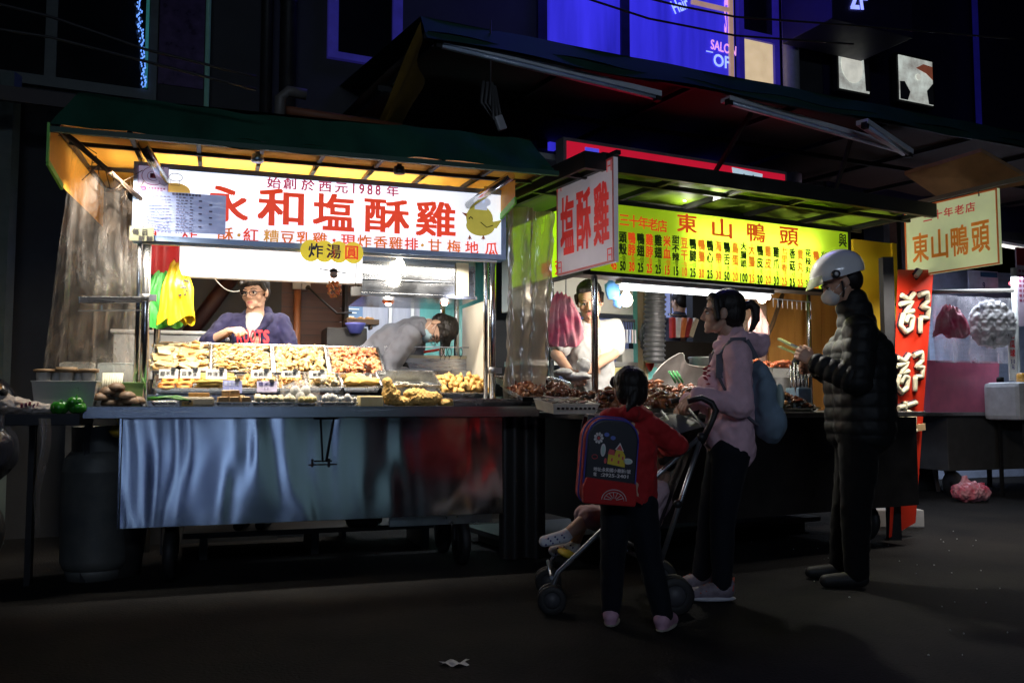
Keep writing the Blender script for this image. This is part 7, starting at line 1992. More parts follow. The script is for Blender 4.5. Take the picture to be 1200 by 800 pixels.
# ---- 4. woman in the pink hoodie
def woman_pink():
 hk = .98
 YC = 4.66
 hd = rot_h(PW(846, 367, YC), 82, 2, 0)
 J = dict(neck=PW(860, 398, YC), shL=PW(864, 415, YC - .155), shR=PW(852, 415, YC + .165), chest=PW(853, 445, YC), pelvis=PW(856, 525, YC),
    elL=PW(868, 476, YC - .22), wrL=PW(818, 463, YC - .20), elR=PW(852, 478, YC + .22), wrR=PW(806, 470, YC + .05),
    hipL=PW(857, 530, YC - .085), knL=PW(846, 612, YC - .08), anL=PW(846, 680, YC - .10), hipR=PW(851, 530, YC + .085), knR=PW(832, 610, YC + .09), anR=PW(822, 670, YC + .12))
 P = Person('woman with a black ponytail and a pink hoodie standing at the stroller', V3((J['pelvis'].x, YC, 0)))
 J['anL'].z = .09; J['anR'].z = .09
 hL = hand_prims(J['wrL'] + V3((-.01, 0, 0)), V3((-.75, .1, -.6)), V3((-.5, -.5, .6)), 1, .75, .95)
 hR = hand_prims(J['wrR'] + V3((-.01, 0, 0)), V3((-.6, -.1, -.75)), V3((-.6, -.3, .6)), -1, .75, .95)
 P.skin(P.skeleton(J, hd, hk) + hL + hR, .0046, skin_l, hd, hk, 2)
 P.face(hd, hk)
 pink = cloth('pink_fleece', (.74, .48, .56))
 body = [('c', J['shL'], J['shR'], .070, .070), ('c', J['chest'] + V3((.0, -.07, 0)), J['pelvis'] + V3((.0, -.07, 0)), .105, .112), ('c', J['chest'] + V3((.0, .07, 0)), J['pelvis'] + V3((.0, .07, 0)), .105, .112),
   ('c', J['chest'] + V3((-.075, -.06, -.02)), J['chest'] + V3((-.075, .06, -.02)), .066, .066), ('c', J['neck'], J['chest'], .078, .12), ('c', J['pelvis'] + V3((-.05, -.06, .05)), J['pelvis'] + V3((-.05, .06, .05)), .085, .085)]
 arms = P.limb([J['shL'], J['elL'], J['wrL']], [.072, .062, .045]) + P.limb([J['shR'], J['elR'], J['wrR']], [.072, .06, .045])
 n = J['neck']
 hood = [('c', n + V3((-.085, 0, -.03)), n + V3((.03, -.085, .0)), .028, .038), ('c', n + V3((.03, -.085, .0)), n + V3((.14, 0, -.015)), .038, .055), ('c', n + V3((.03, .085, .0)), n + V3((.14, 0, -.015)), .038, .055), ('c', n + V3((-.085, 0, -.03)), n + V3((.03, .085, .0)), .028, .038), ('c', n + V3((.08, -.03, -.04)), n + V3((.14, .0, -.05)), .05, .045)]
 P.wear('hoodie', body + arms + hood, pink, .006, 2, folds(.012, 30, .5, 3))
 m = MB(); rd = mat('print_maroon', (.35, .03, .05), .7); random.seed(9)
 for k in range(22):
  z = J['chest'].z + .07 - .0085 * k; y = YC - .085 - .02 * math.sin(k * 2.4); q = V3((J['chest'].x - .128 - .009 * math.sin(k * .3) + (.012 if k % 3 == 0 else 0), y, z)); m.ell(q, (.012, .014, .0055), (0, .2, random.random()), 1, noise_=.6)
 P.t.part('chest_print', m, rd)
 def p(x, y, z): return hd @ V3((x * hk, y * hk, z * hk))
 Rm = hd.to_3x3()
 P.wear('hair', [('e', p(0, -.030, .048), (.087, .094, .086), Rm), ('e', p(.0, -.05, .0), (.082, .075, .09), Rm), ('c', p(-.05, .055, .085), p(.05, .055, .085), .022, .022), ('c', p(.072, .045, .06), p(.086, .028, -.035), .020, .014), ('c', p(-.072, .045, .06), p(-.086, .028, -.035), .020, .014)], hairm, .0045, 2, hair_fn(4, .003))
 P.wear('ponytail', [('c', p(0, -.115, .035), p(0, -.15, .055), .018, .022), ('c', p(0, -.15, .055), p(0, -.175, .03), .022, .024), ('c', p(0, -.175, .03), p(0, -.178, -.03), .024, .022), ('c', p(0, -.178, -.03), p(0, -.15, -.095), .022, .012)], hairm, .005, 2, hair_fn(5, .004))
 dn = cloth('dark_jeans', (.008, .010, .016), spec=.2)
 P.wear('jeans', P.limb([J['hipR'], J['knR'], J['anR']], [.10, .066, .050]) + P.limb([J['hipL'], J['knL'], J['anL']], [.10, .066, .050]) + [('c', J['hipR'], J['hipL'], .105, .105)], dn, .009, 3, folds(.006, 24, .5, 6))
 sg = mat('shoe_grey', (.22, .18, .22), .6, 0, .3, 40); sw = mat('sole_white', (.6, .6, .66), .6); sr = mat('shoe_red', (.5, .08, .05), .6)
 for s_ in 'LR':
  a = V3(J['an' + s_]); a.z = 0
  sh = P.wear('shoe', [('c', a + V3((.02, 0, .06)), a + V3((-.06, 0, .055)), .044, .040), ('c', a + V3((-.06, 0, .05)), a + V3((-.16, -.0, .038)), .040, .030), ('e', a + V3((.035, 0, .085)), (.03, .03, .035))], sg, .005, 2)
  m = MB(); m.ell((a.x - .058, a.y, .018), (.128, .042, .017), None, 3)
  P.t.part('sole', m, sw, parent=sh)
  m = MB()
  for k in range(4): m.tube([a + V3((-.03 - .028 * k, -.035, .075 - .009 * k)), a + V3((-.035 - .028 * k, .0, .105 - .011 * k)), a + V3((-.03 - .028 * k, .035, .075 - .009 * k))], .004, 6)
  m.tube([a + V3((.045, -.035, .06)), a + V3((.06, 0, .12)), a + V3((.045, .035, .06))], .005, 6)
  P.t.part('laces', m, sr, parent=sh)
 bp = Thing('backpack', 'soft blue grey backpack worn by the woman in the pink hoodie', 'backpack', WD, J['chest'] + V3((.17, 0, -.25)))
 c = J['chest'] + V3((.165, -.06, -.09))
 me = blob([('e', c + V3((.0, 0, .0)), (.07, .14, .16)), ('e', c + V3((.03, 0, -.12)), (.085, .15, .12)), ('e', c + V3((-.02, 0, .12)), (.05, .10, .07))], .009, 3, folds(.014, 24, .4, 7))
 finish_mesh(me, 'bag_body', cloth('bag_blue', (.18, .26, .34)), bp.base); bp.part('bag_body', me, None)
 me = blob([('e', c + V3((.06, -.09, -.0)), (.02, .04, .07))], .005, 1); finish_mesh(me, 'patch', mat('patch_pale', (.4, .5, .45), .8), bp.base); bp.part('patch', me, None)
 for dy in (-.15, .15):
  m = MB(); s0_ = J['shL' if dy < 0 else 'shR'] + V3((0, 0, 0)); y = s0_.y + (.02 if dy < 0 else -.02)
  pts = [V3((s0_.x + .10, y, s0_.z - .02)), V3((s0_.x + .05, y, s0_.z + .072)), V3((s0_.x - .03, y, s0_.z + .07)), V3((s0_.x - .085, y, s0_.z - .0)), V3((s0_.x - .09, y - .01, s0_.z - .12)), V3((s0_.x - .03, y - .035 * (1 if dy < 0 else -1), s0_.z - .26)), V3((s0_.x + .10, y, s0_.z - .36))]
  for i in range(len(pts) - 1): m.bar(pts[i], pts[i + 1], .012, .032) if i < 2 else m.bar(pts[i], pts[i + 1], .035, .012)
  bp.part('strap', m, mat('strap_grey', (.10, .10, .13), .7))
woman_pink()
# ---- 5. child with the school backpack
def child_red():
 k = .74; hk = .82; Y = 4.02
 hd = rot_h(PW(738, 457, Y), 8, -6, 0)
 J = dict(neck=PW(737, 484, Y), shL=PW(712, 500, Y), shR=PW(762, 500, Y), chest=PW(737, 525, Y), pelvis=PW(738, 580, Y + .02),
    elR=PW(793, 522, Y + .06), wrR=PW(780, 524, Y + .26), elL=PW(702, 540, Y + .08), wrL=PW(716, 545, Y + .26),
    hipL=PW(724, 590, Y + .02), knL=PW(718, 652, Y + .02), anL=PW(716, 712, Y + .04), hipR=PW(750, 590, Y + .02), knR=PW(762, 655, Y), anR=PW(777, 722, Y - .05))
 J['anL'].z = .08; J['anR'].z = .08
 P = Person('child in a red hoodie seen from behind, wearing a school backpack', V3((J['pelvis'].x, Y, 0)))
 hR = hand_prims(J['wrR'], V3((-.1, .8, -.2)), V3((.2, 0, 1)), -1, .9, .7); hL = hand_prims(J['wrL'], V3((.1, .8, -.2)), V3((.2, 0, 1)), 1, .9, .7)
 Pr = head_prims(hd, hk) + [('c', hd @ V3((0, -.02, -.06)), J['neck'], .042, .044), ('c', J['neck'], J['chest'], .045, .08), ('c', J['chest'], J['pelvis'], .08, .085)]
 for s_ in 'LR': Pr += P.limb([J['sh' + s_], J['el' + s_], J['wr' + s_]], [.034, .028, .02]) + P.limb([J['hip' + s_], J['kn' + s_], J['an' + s_]], [.055, .04, .028])
 P.skin(Pr + hR + hL, .0045, skin_l, hd, hk, 2)
 P.face(hd, hk)
 red = cloth('red_fleece', (.42, .012, .015))
 n = J['neck']
 body = [('c', J['shL'], J['shR'], .055, .055), ('c', J['chest'] + V3((-.045, 0, 0)), J['pelvis'] + V3((-.04, 0, .0)), .085, .085), ('c', J['chest'] + V3((.045, 0, 0)), J['pelvis'] + V3((.04, 0, .0)), .085, .085),
   ('c', n + V3((-.10, .0, -.02)), n + V3((-.02, -.075, .005)), .036, .036), ('c', n + V3((.08, .0, -.02)), n + V3((.0, -.075, .005)), .036, .036), ('c', n + V3((-.09, .0, -.02)), n + V3((.07, .06, .0)), .036, .036)]
 arms = P.limb([J['shR'], J['elR'], J['wrR']], [.058, .054, .036]) + P.limb([J['shL'], J['elL'], J['wrL']], [.056, .05, .036])
 P.wear('hoodie', body + arms, red, .005, 2, folds(.009, 38, .5, 5))
 def p(x, y, z): return hd @ V3((x * hk, y * hk, z * hk))
 Rm = hd.to_3x3()
 P.wear('hair', [('e', p(0, -.018, .042), (.077, .086, .076), Rm), ('e', p(.0, -.04, -.01), (.074, .062, .075), Rm), ('c', p(0, -.08, -.03), p(-.02, -.10, -.085), .035, .022), ('c', p(-.02, -.10, -.085), p(-.05, -.10, -.125), .022, .012), ('c', p(-.065, .04, .05), p(.065, .04, .05), .03, .03)], hairm, .0045, 2, hair_fn(6, .004))
 m = MB(); m.tube([p(-.004, -.10, .10), p(.0, -.107, .07), p(.002, -.11, .03)], .0014, 5); P.t.part('hair_parting', m, skin)
 P.wear('jeans', P.limb([J['hipR'], J['knR'], J['anR']], [.078, .056, .046]) + P.limb([J['hipL'], J['knL'], J['anL']], [.078, .056, .046]) + [('c', J['hipR'], J['hipL'], .082, .082)], MATS['dark_jeans'], .008, 3, folds(.006, 30, .5, 2))
 sp = mat('shoe_pink', (.62, .36, .48), .6, 0, .2, 20); so = mat('sole_beige', (.35, .32, .28), .7)
 for s_, d in (('L', V3((.02, .1, 0))), ('R', V3((.05, .09, 0)))):
  a = V3(J['an' + s_]); a.z = 0; dn = d.normalized()
  sh = P.wear('shoe', [('c', a + V3((0, 0, .055)) - dn * .02, a + V3((0, 0, .05)) + dn * .05, .036, .034), ('c', a + V3((0, 0, .05)) + dn * .05, a + dn * .12 + V3((0, 0, .035)), .034, .026), ('c', a + V3((0, 0, .03)) - dn * .02, a + dn * .12 + V3((0, 0, .03)), .028, .028)], sp, .005, 2)
  m = MB(); m.ell(a + V3((0, 0, .014)) + dn * .045, (.036, .10, .013), (0, 0, math.atan2(-dn.x, dn.y)), 3); P.t.part('sole', m, so, parent=sh)
  m = MB(); m.tube([a + V3((-.036, .01, .05)), a + V3((0, .03, .09)), a + V3((.037, .01, .05))], .007, 6); P.t.part('strap', m, mat('strap_plum', (.25, .04, .12), .6), parent=sh)
 bF = Frame(Matrix.Translation(PW(716, 540, 3.86)) @ Matrix.Rotation(R(6), 4, 'Z') @ Matrix.Rotation(R(5), 4, 'Y') @ Matrix.Diagonal((.86, 1, 1, 1)))
 bp = Thing('backpack', 'red and navy school backpack with a castle picture on the back of the child', 'backpack', bF, (0, 0, 0))
 def rr_(w_, h_, r_, n=8, top=1.0):
  pts = []
  for (cx, cz, a0) in ((w_ - r_ * top, h_ - r_ * top, 0), (-w_ + r_ * top, h_ - r_ * top, 90), (-w_ + r_ * .4, -h_ + r_ * .4, 180), (w_ - r_ * .4, -h_ + r_ * .4, 270)):
   rr0 = r_ * (top if a0 < 180 else .4)
   for i in range(n + 1):
    t_ = R(a0 + 90 * i / n); pts.append((cx + rr0 * math.cos(t_), cz + rr0 * math.sin(t_)))
  return pts
 rb_ = cloth('bag_red', (.45, .015, .015)); nb_ = mat('bag_navy', (.004, .005, .013), .45); pur = mat('piping_purple', (.06, .06, .35), .5)
 m = MB(); m.poly(rr_(.138, .185, .10), .02, .16); bp.part('bag_body', m, rb_, bevel=.012)
 m = MB(); m.poly([(x, z + .02) for x, z in rr_(.128, .155, .09)], -.012, .019); bp.part('front_panel', m, nb_, bevel=.006)
 m = MB(); pts = [(x, -.0, z + .02) for x, z in rr_(.131, .158, .09)]; m.tube(pts + [pts[0]], .005, 6); pts = [(x, .06, z) for x, z in rr_(.140, .188, .10)]; m.tube(pts + [pts[0]], .005, 6); bp.part('piping', m, pur)
 m = MB(); m.poly([(-.130, -.185), (.132, -.185), (.14, -.15), (.128, -.088), (-.124, -.075), (-.138, -.12)], -.035, .018); bp.part('lower_pocket', m, rb_, bevel=.008)
 wi = mat('ink_white', (.72, .66, .66), .5); yi = mat('ink_yellow', (.75, .55, .03), .5); ri = mat('ink_redp', (.65, .08, .08), .5); bi = mat('ink_bluep', (.12, .18, .6), .5); gi = mat('ink_pale_green', (.5, .65, .58), .5)
 def dsk(mb, x, z, rx, rz, y, n=14): mb.poly([(x + rx * math.cos(2 * math.pi * i / n), z + rz * math.sin(2 * math.pi * i / n)) for i in range(n)], y, y + .001)
 y0 = -.0145
 m = MB()
 for i in range(9): t_ = i * .698; dsk(m, -.075 + .019 * math.cos(t_), .095 + .019 * math.sin(t_), .006, .006, y0)
 ring(m, (-.075, .095), .012, .012, y0, .002, 14);
 dsk(m, -.048, .045, .013, .028, y0 - .001); dsk(m, .082, .005, .024, .013, y0 - .001); m.poly([(.012, .052), (.058, .046), (.036, .082)], y0 - .0005, y0)
 bp.part('picture_outline', m, wi)
 m = MB(); m.poly([(-.022, -.012), (.068, -.022), (.066, .028), (.052, .048), (.018, .05), (.012, .03), (-.02, .034)], y0 - .001, y0); bp.part('castle', m, yi)
 m = MB(); m.poly([(-.024, .030), (.012, .026), (.010, .048), (-.016, .052)], y0 - .002, y0 - .0012); m.poly([(.020, .053), (.052, .048), (.036, .074)], y0 - .002, y0 - .0012)
 for x, z in ((-.005, .0), (.03, .02), (.03, -.008), (.05, .01)): m.poly([(x, z), (x + .009, z), (x + .009, z + .014), (x, z + .014)], y0 - .002, y0 - .0012)
 dsk(m, -.075, .095, .007, .007, y0 - .001); ring(m, (-.088, .014), .014, .009, y0, .002, 12); dsk(m, -.033, .0, .007, .012, y0 - .001)
 bp.part('castle_roof', m, ri)
 m = MB(); dsk(m, -.035, .112, .013, .009, y0); dsk(m, -.002, .100, .013, .009, y0); bp.part('cloud', m, bi)
 m = MB(); dsk(m, .082, .005, .018, .009, y0 - .0025); dsk(m, -.048, .045, .008, .020, y0 - .0025); bp.part('tree', m, gi)
 m = MB(); m.text('地址:永和國小樹新1號', .005, -.038, .19, .018, y0 - .001, .02); m.text('電', -.080, -.060, .016, .016, y0 - .001, .02); m.text(':2925-2401', .02, -.060, .14, .015, y0 - .001, .02); bp.part('lettering', m, wi)
 m = MB(); ring(m, (.02, -.163), .062, .045, -.038, .002, 20, 0, math.pi); ring(m, (.02, -.163), .05, .034, -.038, .0015, 20, 0, math.pi)
 for k_ in range(7): t_ = math.pi * (k_ + .5) / 7; m.tube([(.02 + .012 * math.cos(t_), -.038, -.163 + .008 * math.sin(t_)), (.02 + .05 * math.cos(t_ + .12), -.038, -.163 + .034 * math.sin(t_ + .12))], .0016, 5)
 bp.part('emblem', m, wi)
 for x in (-.08, .10):
  m = MB(); pts = [(x, .155, .13), (x, .17, .185), (x, .26, .19), (x, .32, .12), (x * 1.1, .32, .0), (x * 1.2, .22, -.13), (x, .155, -.16)]
  for i in range(len(pts) - 1): m.bar(pts[i], pts[i + 1], .03 if i > 2 else .035, .012)
  bp.part('strap', m, nb_)
 m = MB(); m.bar((.155, .10, .04), (.158, .10, -.12), .02, .01); m.bar((.15, .05, -.15), (.19, .03, -.17), .012, .02); bp.part('side_strap', m, rb_)
child_red()
# ---- 6. man with the helmet
def man_helmet():
 Y = 5.0; hk = 1.05
 hd = rot_h(PW(984, 330, Y), 86, -29, 0)
 J = dict(neck=PW(1003, 362, Y), shL=PW(1008, 388, Y - .19), shR=PW(1000, 388, Y + .19), chest=PW(1006, 420, Y), pelvis=PW(1008, 505, Y),
    elL=PW(1004, 446, Y - .26), wrL=PW(953, 424, Y - .10), elR=PW(992, 446, Y + .25), wrR=PW(957, 432, Y + .12),
    hipL=PW(1008, 510, Y - .09), knL=PW(1003, 592, Y - .10), anL=PW(1004, 670, Y - .10), hipR=PW(1004, 510, Y + .09), knR=PW(992, 590, Y + .10), anR=PW(985, 665, Y + .14))
 J['anL'].z = .09; J['anR'].z = .09
 P = Person('man in a black puffer jacket and white helmet picking food with tongs', V3((J['pelvis'].x, Y, 0)))
 hL = hand_prims(J['wrL'], V3((-.7, .15, .55)), V3((-.3, -.9, .2)), 1, 1.2, 1.0); hR = hand_prims(J['wrR'], V3((-.9, .0, .1)), V3((0, .9, .3)), -1, 1.1, 1.0)
 P.skin(P.skeleton(J, hd, hk) + hL + hR, .005, skin, hd, hk, 2)
 P.face(hd, hk)
 jk = mat('puffer_black', (.005, .006, .007), .62, 0, .2, 12, bump=.3, bs=90, dist=.002, spec=.35)
 segs = []
 def puff(co, no):
  z = co[:, 2]
  d = np.abs(np.sin(z * math.pi / .075)) ** .7 * .008 - .005
  for (a, b) in ((J['elL'], J['wrL']), (J['elR'], J['wrR'])):
   a_ = np.array(a); ax = np.array(b) - a_; L_ = np.linalg.norm(ax); ax = ax / L_
   rel = co - a_; t_ = rel @ ax; dist = np.linalg.norm(rel - t_[:, None] * ax, axis=1)
   ok = (dist < .085) & (t_ > .0) & (t_ < L_ + .05)
   d = np.where(ok, np.abs(np.sin(t_ * math.pi / .055)) ** .7 * .010 - .006, d)
  return co + no * (d + .003 * wav(co, 40, 2))[:, None]
 body = [('c', J['shL'], J['shR'], .088, .088), ('c', J['chest'] + V3((0, -.07, 0)), J['pelvis'] + V3((-.0, -.07, .02)), .172, .165), ('c', J['chest'] + V3((0, .07, 0)), J['pelvis'] + V3((-.0, .07, .02)), .172, .165), ('c', J['neck'], J['chest'], .09, .15), ('c', J['neck'] + V3((-.03, 0, -.0)), J['neck'] + V3((-.015, 0, .045)), .082, .08)]
 arms = P.limb([J['shL'], J['elL'], J['wrL'].lerp(J['elL'], .12)], [.092, .082, .058]) + P.limb([J['shR'], J['elR'], J['wrR'].lerp(J['elR'], .12)], [.09, .08, .058])
 P.wear('jacket', body + arms, jk, .007, 2, puff)
 P.wear('trousers', P.limb([J['hipR'], J['knR'], J['anR']], [.115, .082, .066]) + P.limb([J['hipL'], J['knL'], J['anL']], [.115, .082, .066]) + [('c', J['hipR'], J['hipL'], .12, .12)], MATS['black_cloth'], .01, 3, folds(.008, 22, .5, 1))
 for s_ in 'LR':
  a = V3(J['an' + s_]); a.z = 0
  P.wear('shoe', [('c', a + V3((.02, 0, .05)), a + V3((-.17, 0, .038)), .046, .034), ('e', a + V3((.0, 0, .08)), (.045, .04, .04))], black_rubber, .006, 2)
 def p(x, y, z): return hd @ V3((x * hk, y * hk, z * hk))
 Rm = hd.to_3x3()
 P.wear('hair', [('e', p(0, -.05, -.01), (.085, .075, .085), Rm), ('e', p(0, -.02, .05), (.085, .095, .08), Rm)], hairm, .006, 2)
 mk = P.wear('face_mask', [('e', p(0, .078, -.050), (.060, .050, .052), Rm), ('e', p(0, .11, -.045), (.03, .025, .035), Rm)], mat('mask_white', (.68, .66, .64), .7), .004, 2)
 m = MB()
 for d in (-1, 1): m.tube([p(d * .052, .08, -.03), p(d * .085, -.0, .0)], .002, 5); m.tube([p(d * .052, .075, -.07), p(d * .085, -.01, -.03)], .002, 5)
 P.t.part('ear_loop', m, white_paint, parent=mk)
 h0 = hd @ V3((0, -.012, .05))
 hm = Thing('helmet', 'white half-face motorcycle helmet on the head of the man in black', 'helmet', Frame(Matrix.Translation(h0) @ hd.to_3x3().to_4x4()), (0, 0, 0))
 wp = mat('helmet_white', (.8, .8, .82), .22, 0, .05, 6, coat=.8)
 m = MB()
 nu, nv = 48, 20
 def P_(i, j):
  a_ = 2 * math.pi * i; el = math.pi / 2 - j * (1.83 + .12 * math.sin(a_) * -1 + (-.18 if math.sin(a_) > 0 else .10) * abs(math.sin(a_)))
  x = .132 * math.cos(el) * math.cos(a_); y = .156 * math.cos(el) * math.sin(a_); z = .128 * math.sin(el)
  return (x, y, z)
 m.sheet(P_, nu, nv); hm.part('shell', m, wp)
 m = MB(); m.sheet(lambda i, j: tuple(V3(P_(i, 1)) * (1 - .16 * j) + V3((0, 0, -.004 * j))), nu, 2); hm.part('edge_trim', m, black_rubber)
 m = MB(); m.sheet(lambda i, j: ((-.125 + .25 * i), .118 + .05 * j * math.sin(math.pi * (.12 + .76 * i)) + .035 * math.sin(math.pi * i), .03 - .045 * j + .01 * math.sin(math.pi * i)), 20, 6); hm.part('peak', m, mat('peak_grey', (.3, .34, .28), .25, coat=.6))
 for d in (-1, 1):
  m = MB(); m.lathe([(.0, -.006), (.018, -.006), (.02, .0)], (d * .128, .05, -.0), 18, 'X');
  mm = MB(); mm.lathe([(.012, -.009), (.022, -.009), (.024, .009), (.012, .009)], (d * .132, .05, .0), 18, 'X'); pv = hm.part('pivot', mm, black_rubber)
  mm = MB(); mm.lathe([(.0, -.011), (.009, -.011), (.009, .011), (.0, .011)], (d * .133, .05, .0), 14, 'X'); hm.part('pivot_cap', mm, wp, parent=pv)
 m = MB()
 for d in (-1, 1): m.tube([(d * .10, .03, -.05), (d * .088, .05, -.11), (0, .06, -.158)], .006, 6)
 hm.part('chin_strap', m, black_rubber)
 t = Thing('food_tongs', 'long bamboo green tongs held by the man in black', 'tongs', WD, J['wrL'])
 m = MB(); a = J['wrL'] + V3((-.035, .02, .045)); e = PW(913, 397, Y + .25)
 m.bar(a + V3((.06, -.01, -.02)), e, .024, .012); m.bar(a + V3((.06, 0, -.045)), e + V3((0, .0, -.045)), .024, .008)
 t.part('arm', m, mat('tong_green', (.35, .42, .2), .35));
 m = MB(); m.obox(tuple(a.lerp(e, .45) + V3((0, -.012, .008))), (.04, .01, .01), (0, .35, 0)); t.part('rivet', m, steel)
man_helmet()
# ---- 7. far person in the back room
def far_person():
 hd = rot_h(PB(796, 354, 2.85), 40, -10, 0); hk = .95
 b = hd @ V3((0, 0, 0))
 J = dict(neck=b + V3((0, 0, -.15)), shL=b + V3((-.16, 0, -.22)), shR=b + V3((.16, .05, -.22)), chest=b + V3((0, 0, -.35)), pelvis=b + V3((0, 0, -.70)),
    elL=b + V3((-.2, .05, -.46)), wrL=b + V3((-.1, .2, -.6)), elR=b + V3((.2, .1, -.46)), wrR=b + V3((.12, .25, -.6)),
    hipL=b + V3((-.09, 0, -.75)), knL=b + V3((-.09, 0, -1.15)), anL=b + V3((-.09, 0, -1.5)), hipR=b + V3((.09, 0, -.75)), knR=b + V3((.09, 0, -1.15)), anR=b + V3((.09, 0, -1.5)))
 P = Person('distant person with short dark hair in the pale blue back room', V3((b.x, b.y, b.z - 1.58)))
 P.skin(P.skeleton(J, hd, hk), .008, skin_l, None, hk, 2)
 P.wear('shirt', torso_prims(J, 1) + P.limb([J['shL'], J['elL'], J['wrL']], [.06, .05, .04]) + P.limb([J['shR'], J['elR'], J['wrR']], [.06, .05, .04]), cloth('shirt_navy', (.03, .03, .05)), .012, 2)
 P.wear('trousers', P.limb([J['hipR'], J['knR'], J['anR']], [.10, .07, .06]) + P.limb([J['hipL'], J['knL'], J['anL']], [.10, .07, .06]), MATS['black_cloth'], .015, 2)
 Rm = hd.to_3x3()
 P.wear('hair', [('e', hd @ V3((0, -.025, .045)), (.086, .094, .084), Rm), ('e', hd @ V3((0, -.055, .0)), (.08, .066, .08), Rm)], hairm, .007, 2)
 fl = MB(); q = V3((b.x, b.y, 0)); fl.box(q.x - .5, q.x + .5, q.y - .3, q.y + .3, 0, max(.02, b.z - 1.58))
 single('floor_step', 'raised floor step in the back room', 'step', fl, MATS['plank_brown'], WD, (q.x, q.y, 0))
far_person()
# ------------------------------------------------------------------ stroller and toddler
def stroller():
 Yn, Yf = 4.30, 4.74
 t = Thing('stroller', 'dark folding stroller with silver tubes between the child and the woman in pink', 'stroller', WD, WD.atz(715, 690, 0))
 tube_m = mat('stroller_silver', (.45, .47, .5), .3, .9, .1, 12); blk = mat('stroller_black', (.012, .012, .014), .5)
 fabric = mat('stroller_fabric', (.02, .022, .03), .8, 0, .2, 12, bump=.3, bs=90)
 def q(px, py, Y): return WD.at(px, py, Y)
 off = V3((0, Yf - Yn, 0))
 joint = q(822, 512, Yn); low = q(771, 668, Yn); front = q(649, 683, Yn); mid = q(699, 627, Yn); rear = V3((q(790, 680, Yn).x, Yn, .09))
 frontw = V3((front.x - .01, Yn, .07));
 for k, o_ in enumerate((V3((0, 0, 0)), off)):
  m = MB(); m.tube([joint + o_, joint.lerp(low, .5) + o_, low + o_], .0125, 10); m.tube([low + o_, rear + o_ + V3((0, 0, .02))], .011, 8); t.part('rear_tube', m, tube_m)
  m = MB(); m.tube([q(820, 512, Yn) + o_, q(771, 556, Yn) + o_, mid + o_, front + V3((.02, 0, .05)) + o_, front + V3((0, 0, .0)) + o_, frontw + V3((0, 0, .05)) + o_], .012, 10); t.part('front_tube', m, tube_m)
  m = MB(); m.tube([joint + o_ + V3((0, 0, -.03)), q(834, 494, Yn) + o_, q(839, 481, Yn) + o_, q(834, 472, Yn) + o_, q(822, 466, Yn) + o_, q(806, 470, Yn) + o_], [.014, .015, .016, .016, .015, .014], 10); t.part('handle', m, blk)
  m = MB(); m.lathe([(.02, -.02), (.024, 0), (.02, .02)], joint + o_, 12, 'Y', True); m.lathe([(.018, -.02), (.022, 0), (.018, .02)], q(794, 590, Yn) + o_, 12, 'Y', True); t.part('joint', m, blk)
  for (w, r_, nm) in ((frontw, .07, 'wheel'), (rear, .09, 'wheel')):
   for dy in (-.03, .03):
    m = MB(); m.lathe([(r_ * .55, -.012), (r_ * .9, -.016), (r_, -.008), (r_, .008), (r_ * .9, .016), (r_ * .55, .012)], (w.x, w.y + o_.y + dy, r_), 22, 'Y'); wh = t.part(nm, m, black_rubber)
    m = MB(); m.lathe([(.0, -.01), (r_ * .54, -.008), (r_ * .54, .008), (.0, .01)], (w.x, w.y + o_.y + dy, r_), 16, 'Y'); t.part('hub', m, mat('hub_grey', (.08, .08, .09), .5), parent=wh)
 m = MB(); m.tube([mid.lerp(low, .2), mid.lerp(low, .2) + off], .01, 8); m.tube([low, low + off], .01, 8); m.tube([mid + V3((0, 0, -.0)), low + V3((0, 0, .02)) ], .010, 8); m.tube([mid + off, low + off + V3((0, 0, .02))], .010, 8); m.tube([frontw + V3((0, 0, .10)), frontw + off + V3((0, 0, .10))], .01, 8); t.part('cross_bar', m, tube_m)
 s0_ = q(705, 622, Yn) + V3((0, .03, 0)); s1_ = q(775, 618, Yn) + V3((0, .03, 0)); s2_ = q(815, 520, Yn) + V3((0, .03, 0)); W_ = Yf - Yn - .06
 m = MB(); m.sheet(lambda i, j: tuple((s0_.lerp(s1_, i / .45) if i < .45 else s1_.lerp(s2_, (i - .45) / .55)) + V3((0, W_ * j, -.05 * math.sin(j * 3.14) * (1 if i < .5 else .3)))), 20, 8); t.part('seat', m, fabric)
 c = q(795, 505, 4.5)
 m = MB()
 m.sheet(lambda i, j: (c.x + .13 - .36 * i * math.cos(.25 + .5 * j), Yn + .02 + (Yf - Yn - .04) * j, c.z + .04 - .10 * i + .10 * math.sin(j * 3.14) * math.sin(i * 2.6)), 16, 12); t.part('hood', m, mat('hood_fabric', (.05, .055, .06), .6, 0, .2, 10))
 m = MB()
 for k in range(3): m.tube([(c.x + .10 - .13 * k, Yn + .01, c.z + .02 - .03 * k), (c.x + .05 - .13 * k, (Yn + Yf) / 2, c.z + .12 - .02 * k), (c.x + .10 - .13 * k, Yf - .01, c.z + .02 - .03 * k)], .006, 6)
 t.part('hood_rib', m, tube_m)
 a = q(726, 612, Yn - .04); b = q(766, 625, Yn - .04)
 m = MB(); m.bar(a + V3((-.02, .01, 0)), b + V3((.02, .01, 0)), .004, .05); st_ = t.part('side_band', m, fabric)
 m = MB(); d = (b - a); ang = math.atan2(-d.z, d.x)
 m.X = Matrix.Translation(a.lerp(b, .5) + V3((0, .004, 0))) @ Matrix.Rotation(ang, 4, 'Y'); m.text('Vaco MeiDou', 0, 0, d.length, .032, 0, .02)
 t.part('lettering', m, mat('ink_grey_white', (.7, .7, .72), .5), parent=st_)
 P = Person('toddler sitting in the stroller with white dotted socks', V3((s0_.x, 4.52, 0)))
 Yc = 4.50
 hip = q(752, 612, Yc); hk = .68
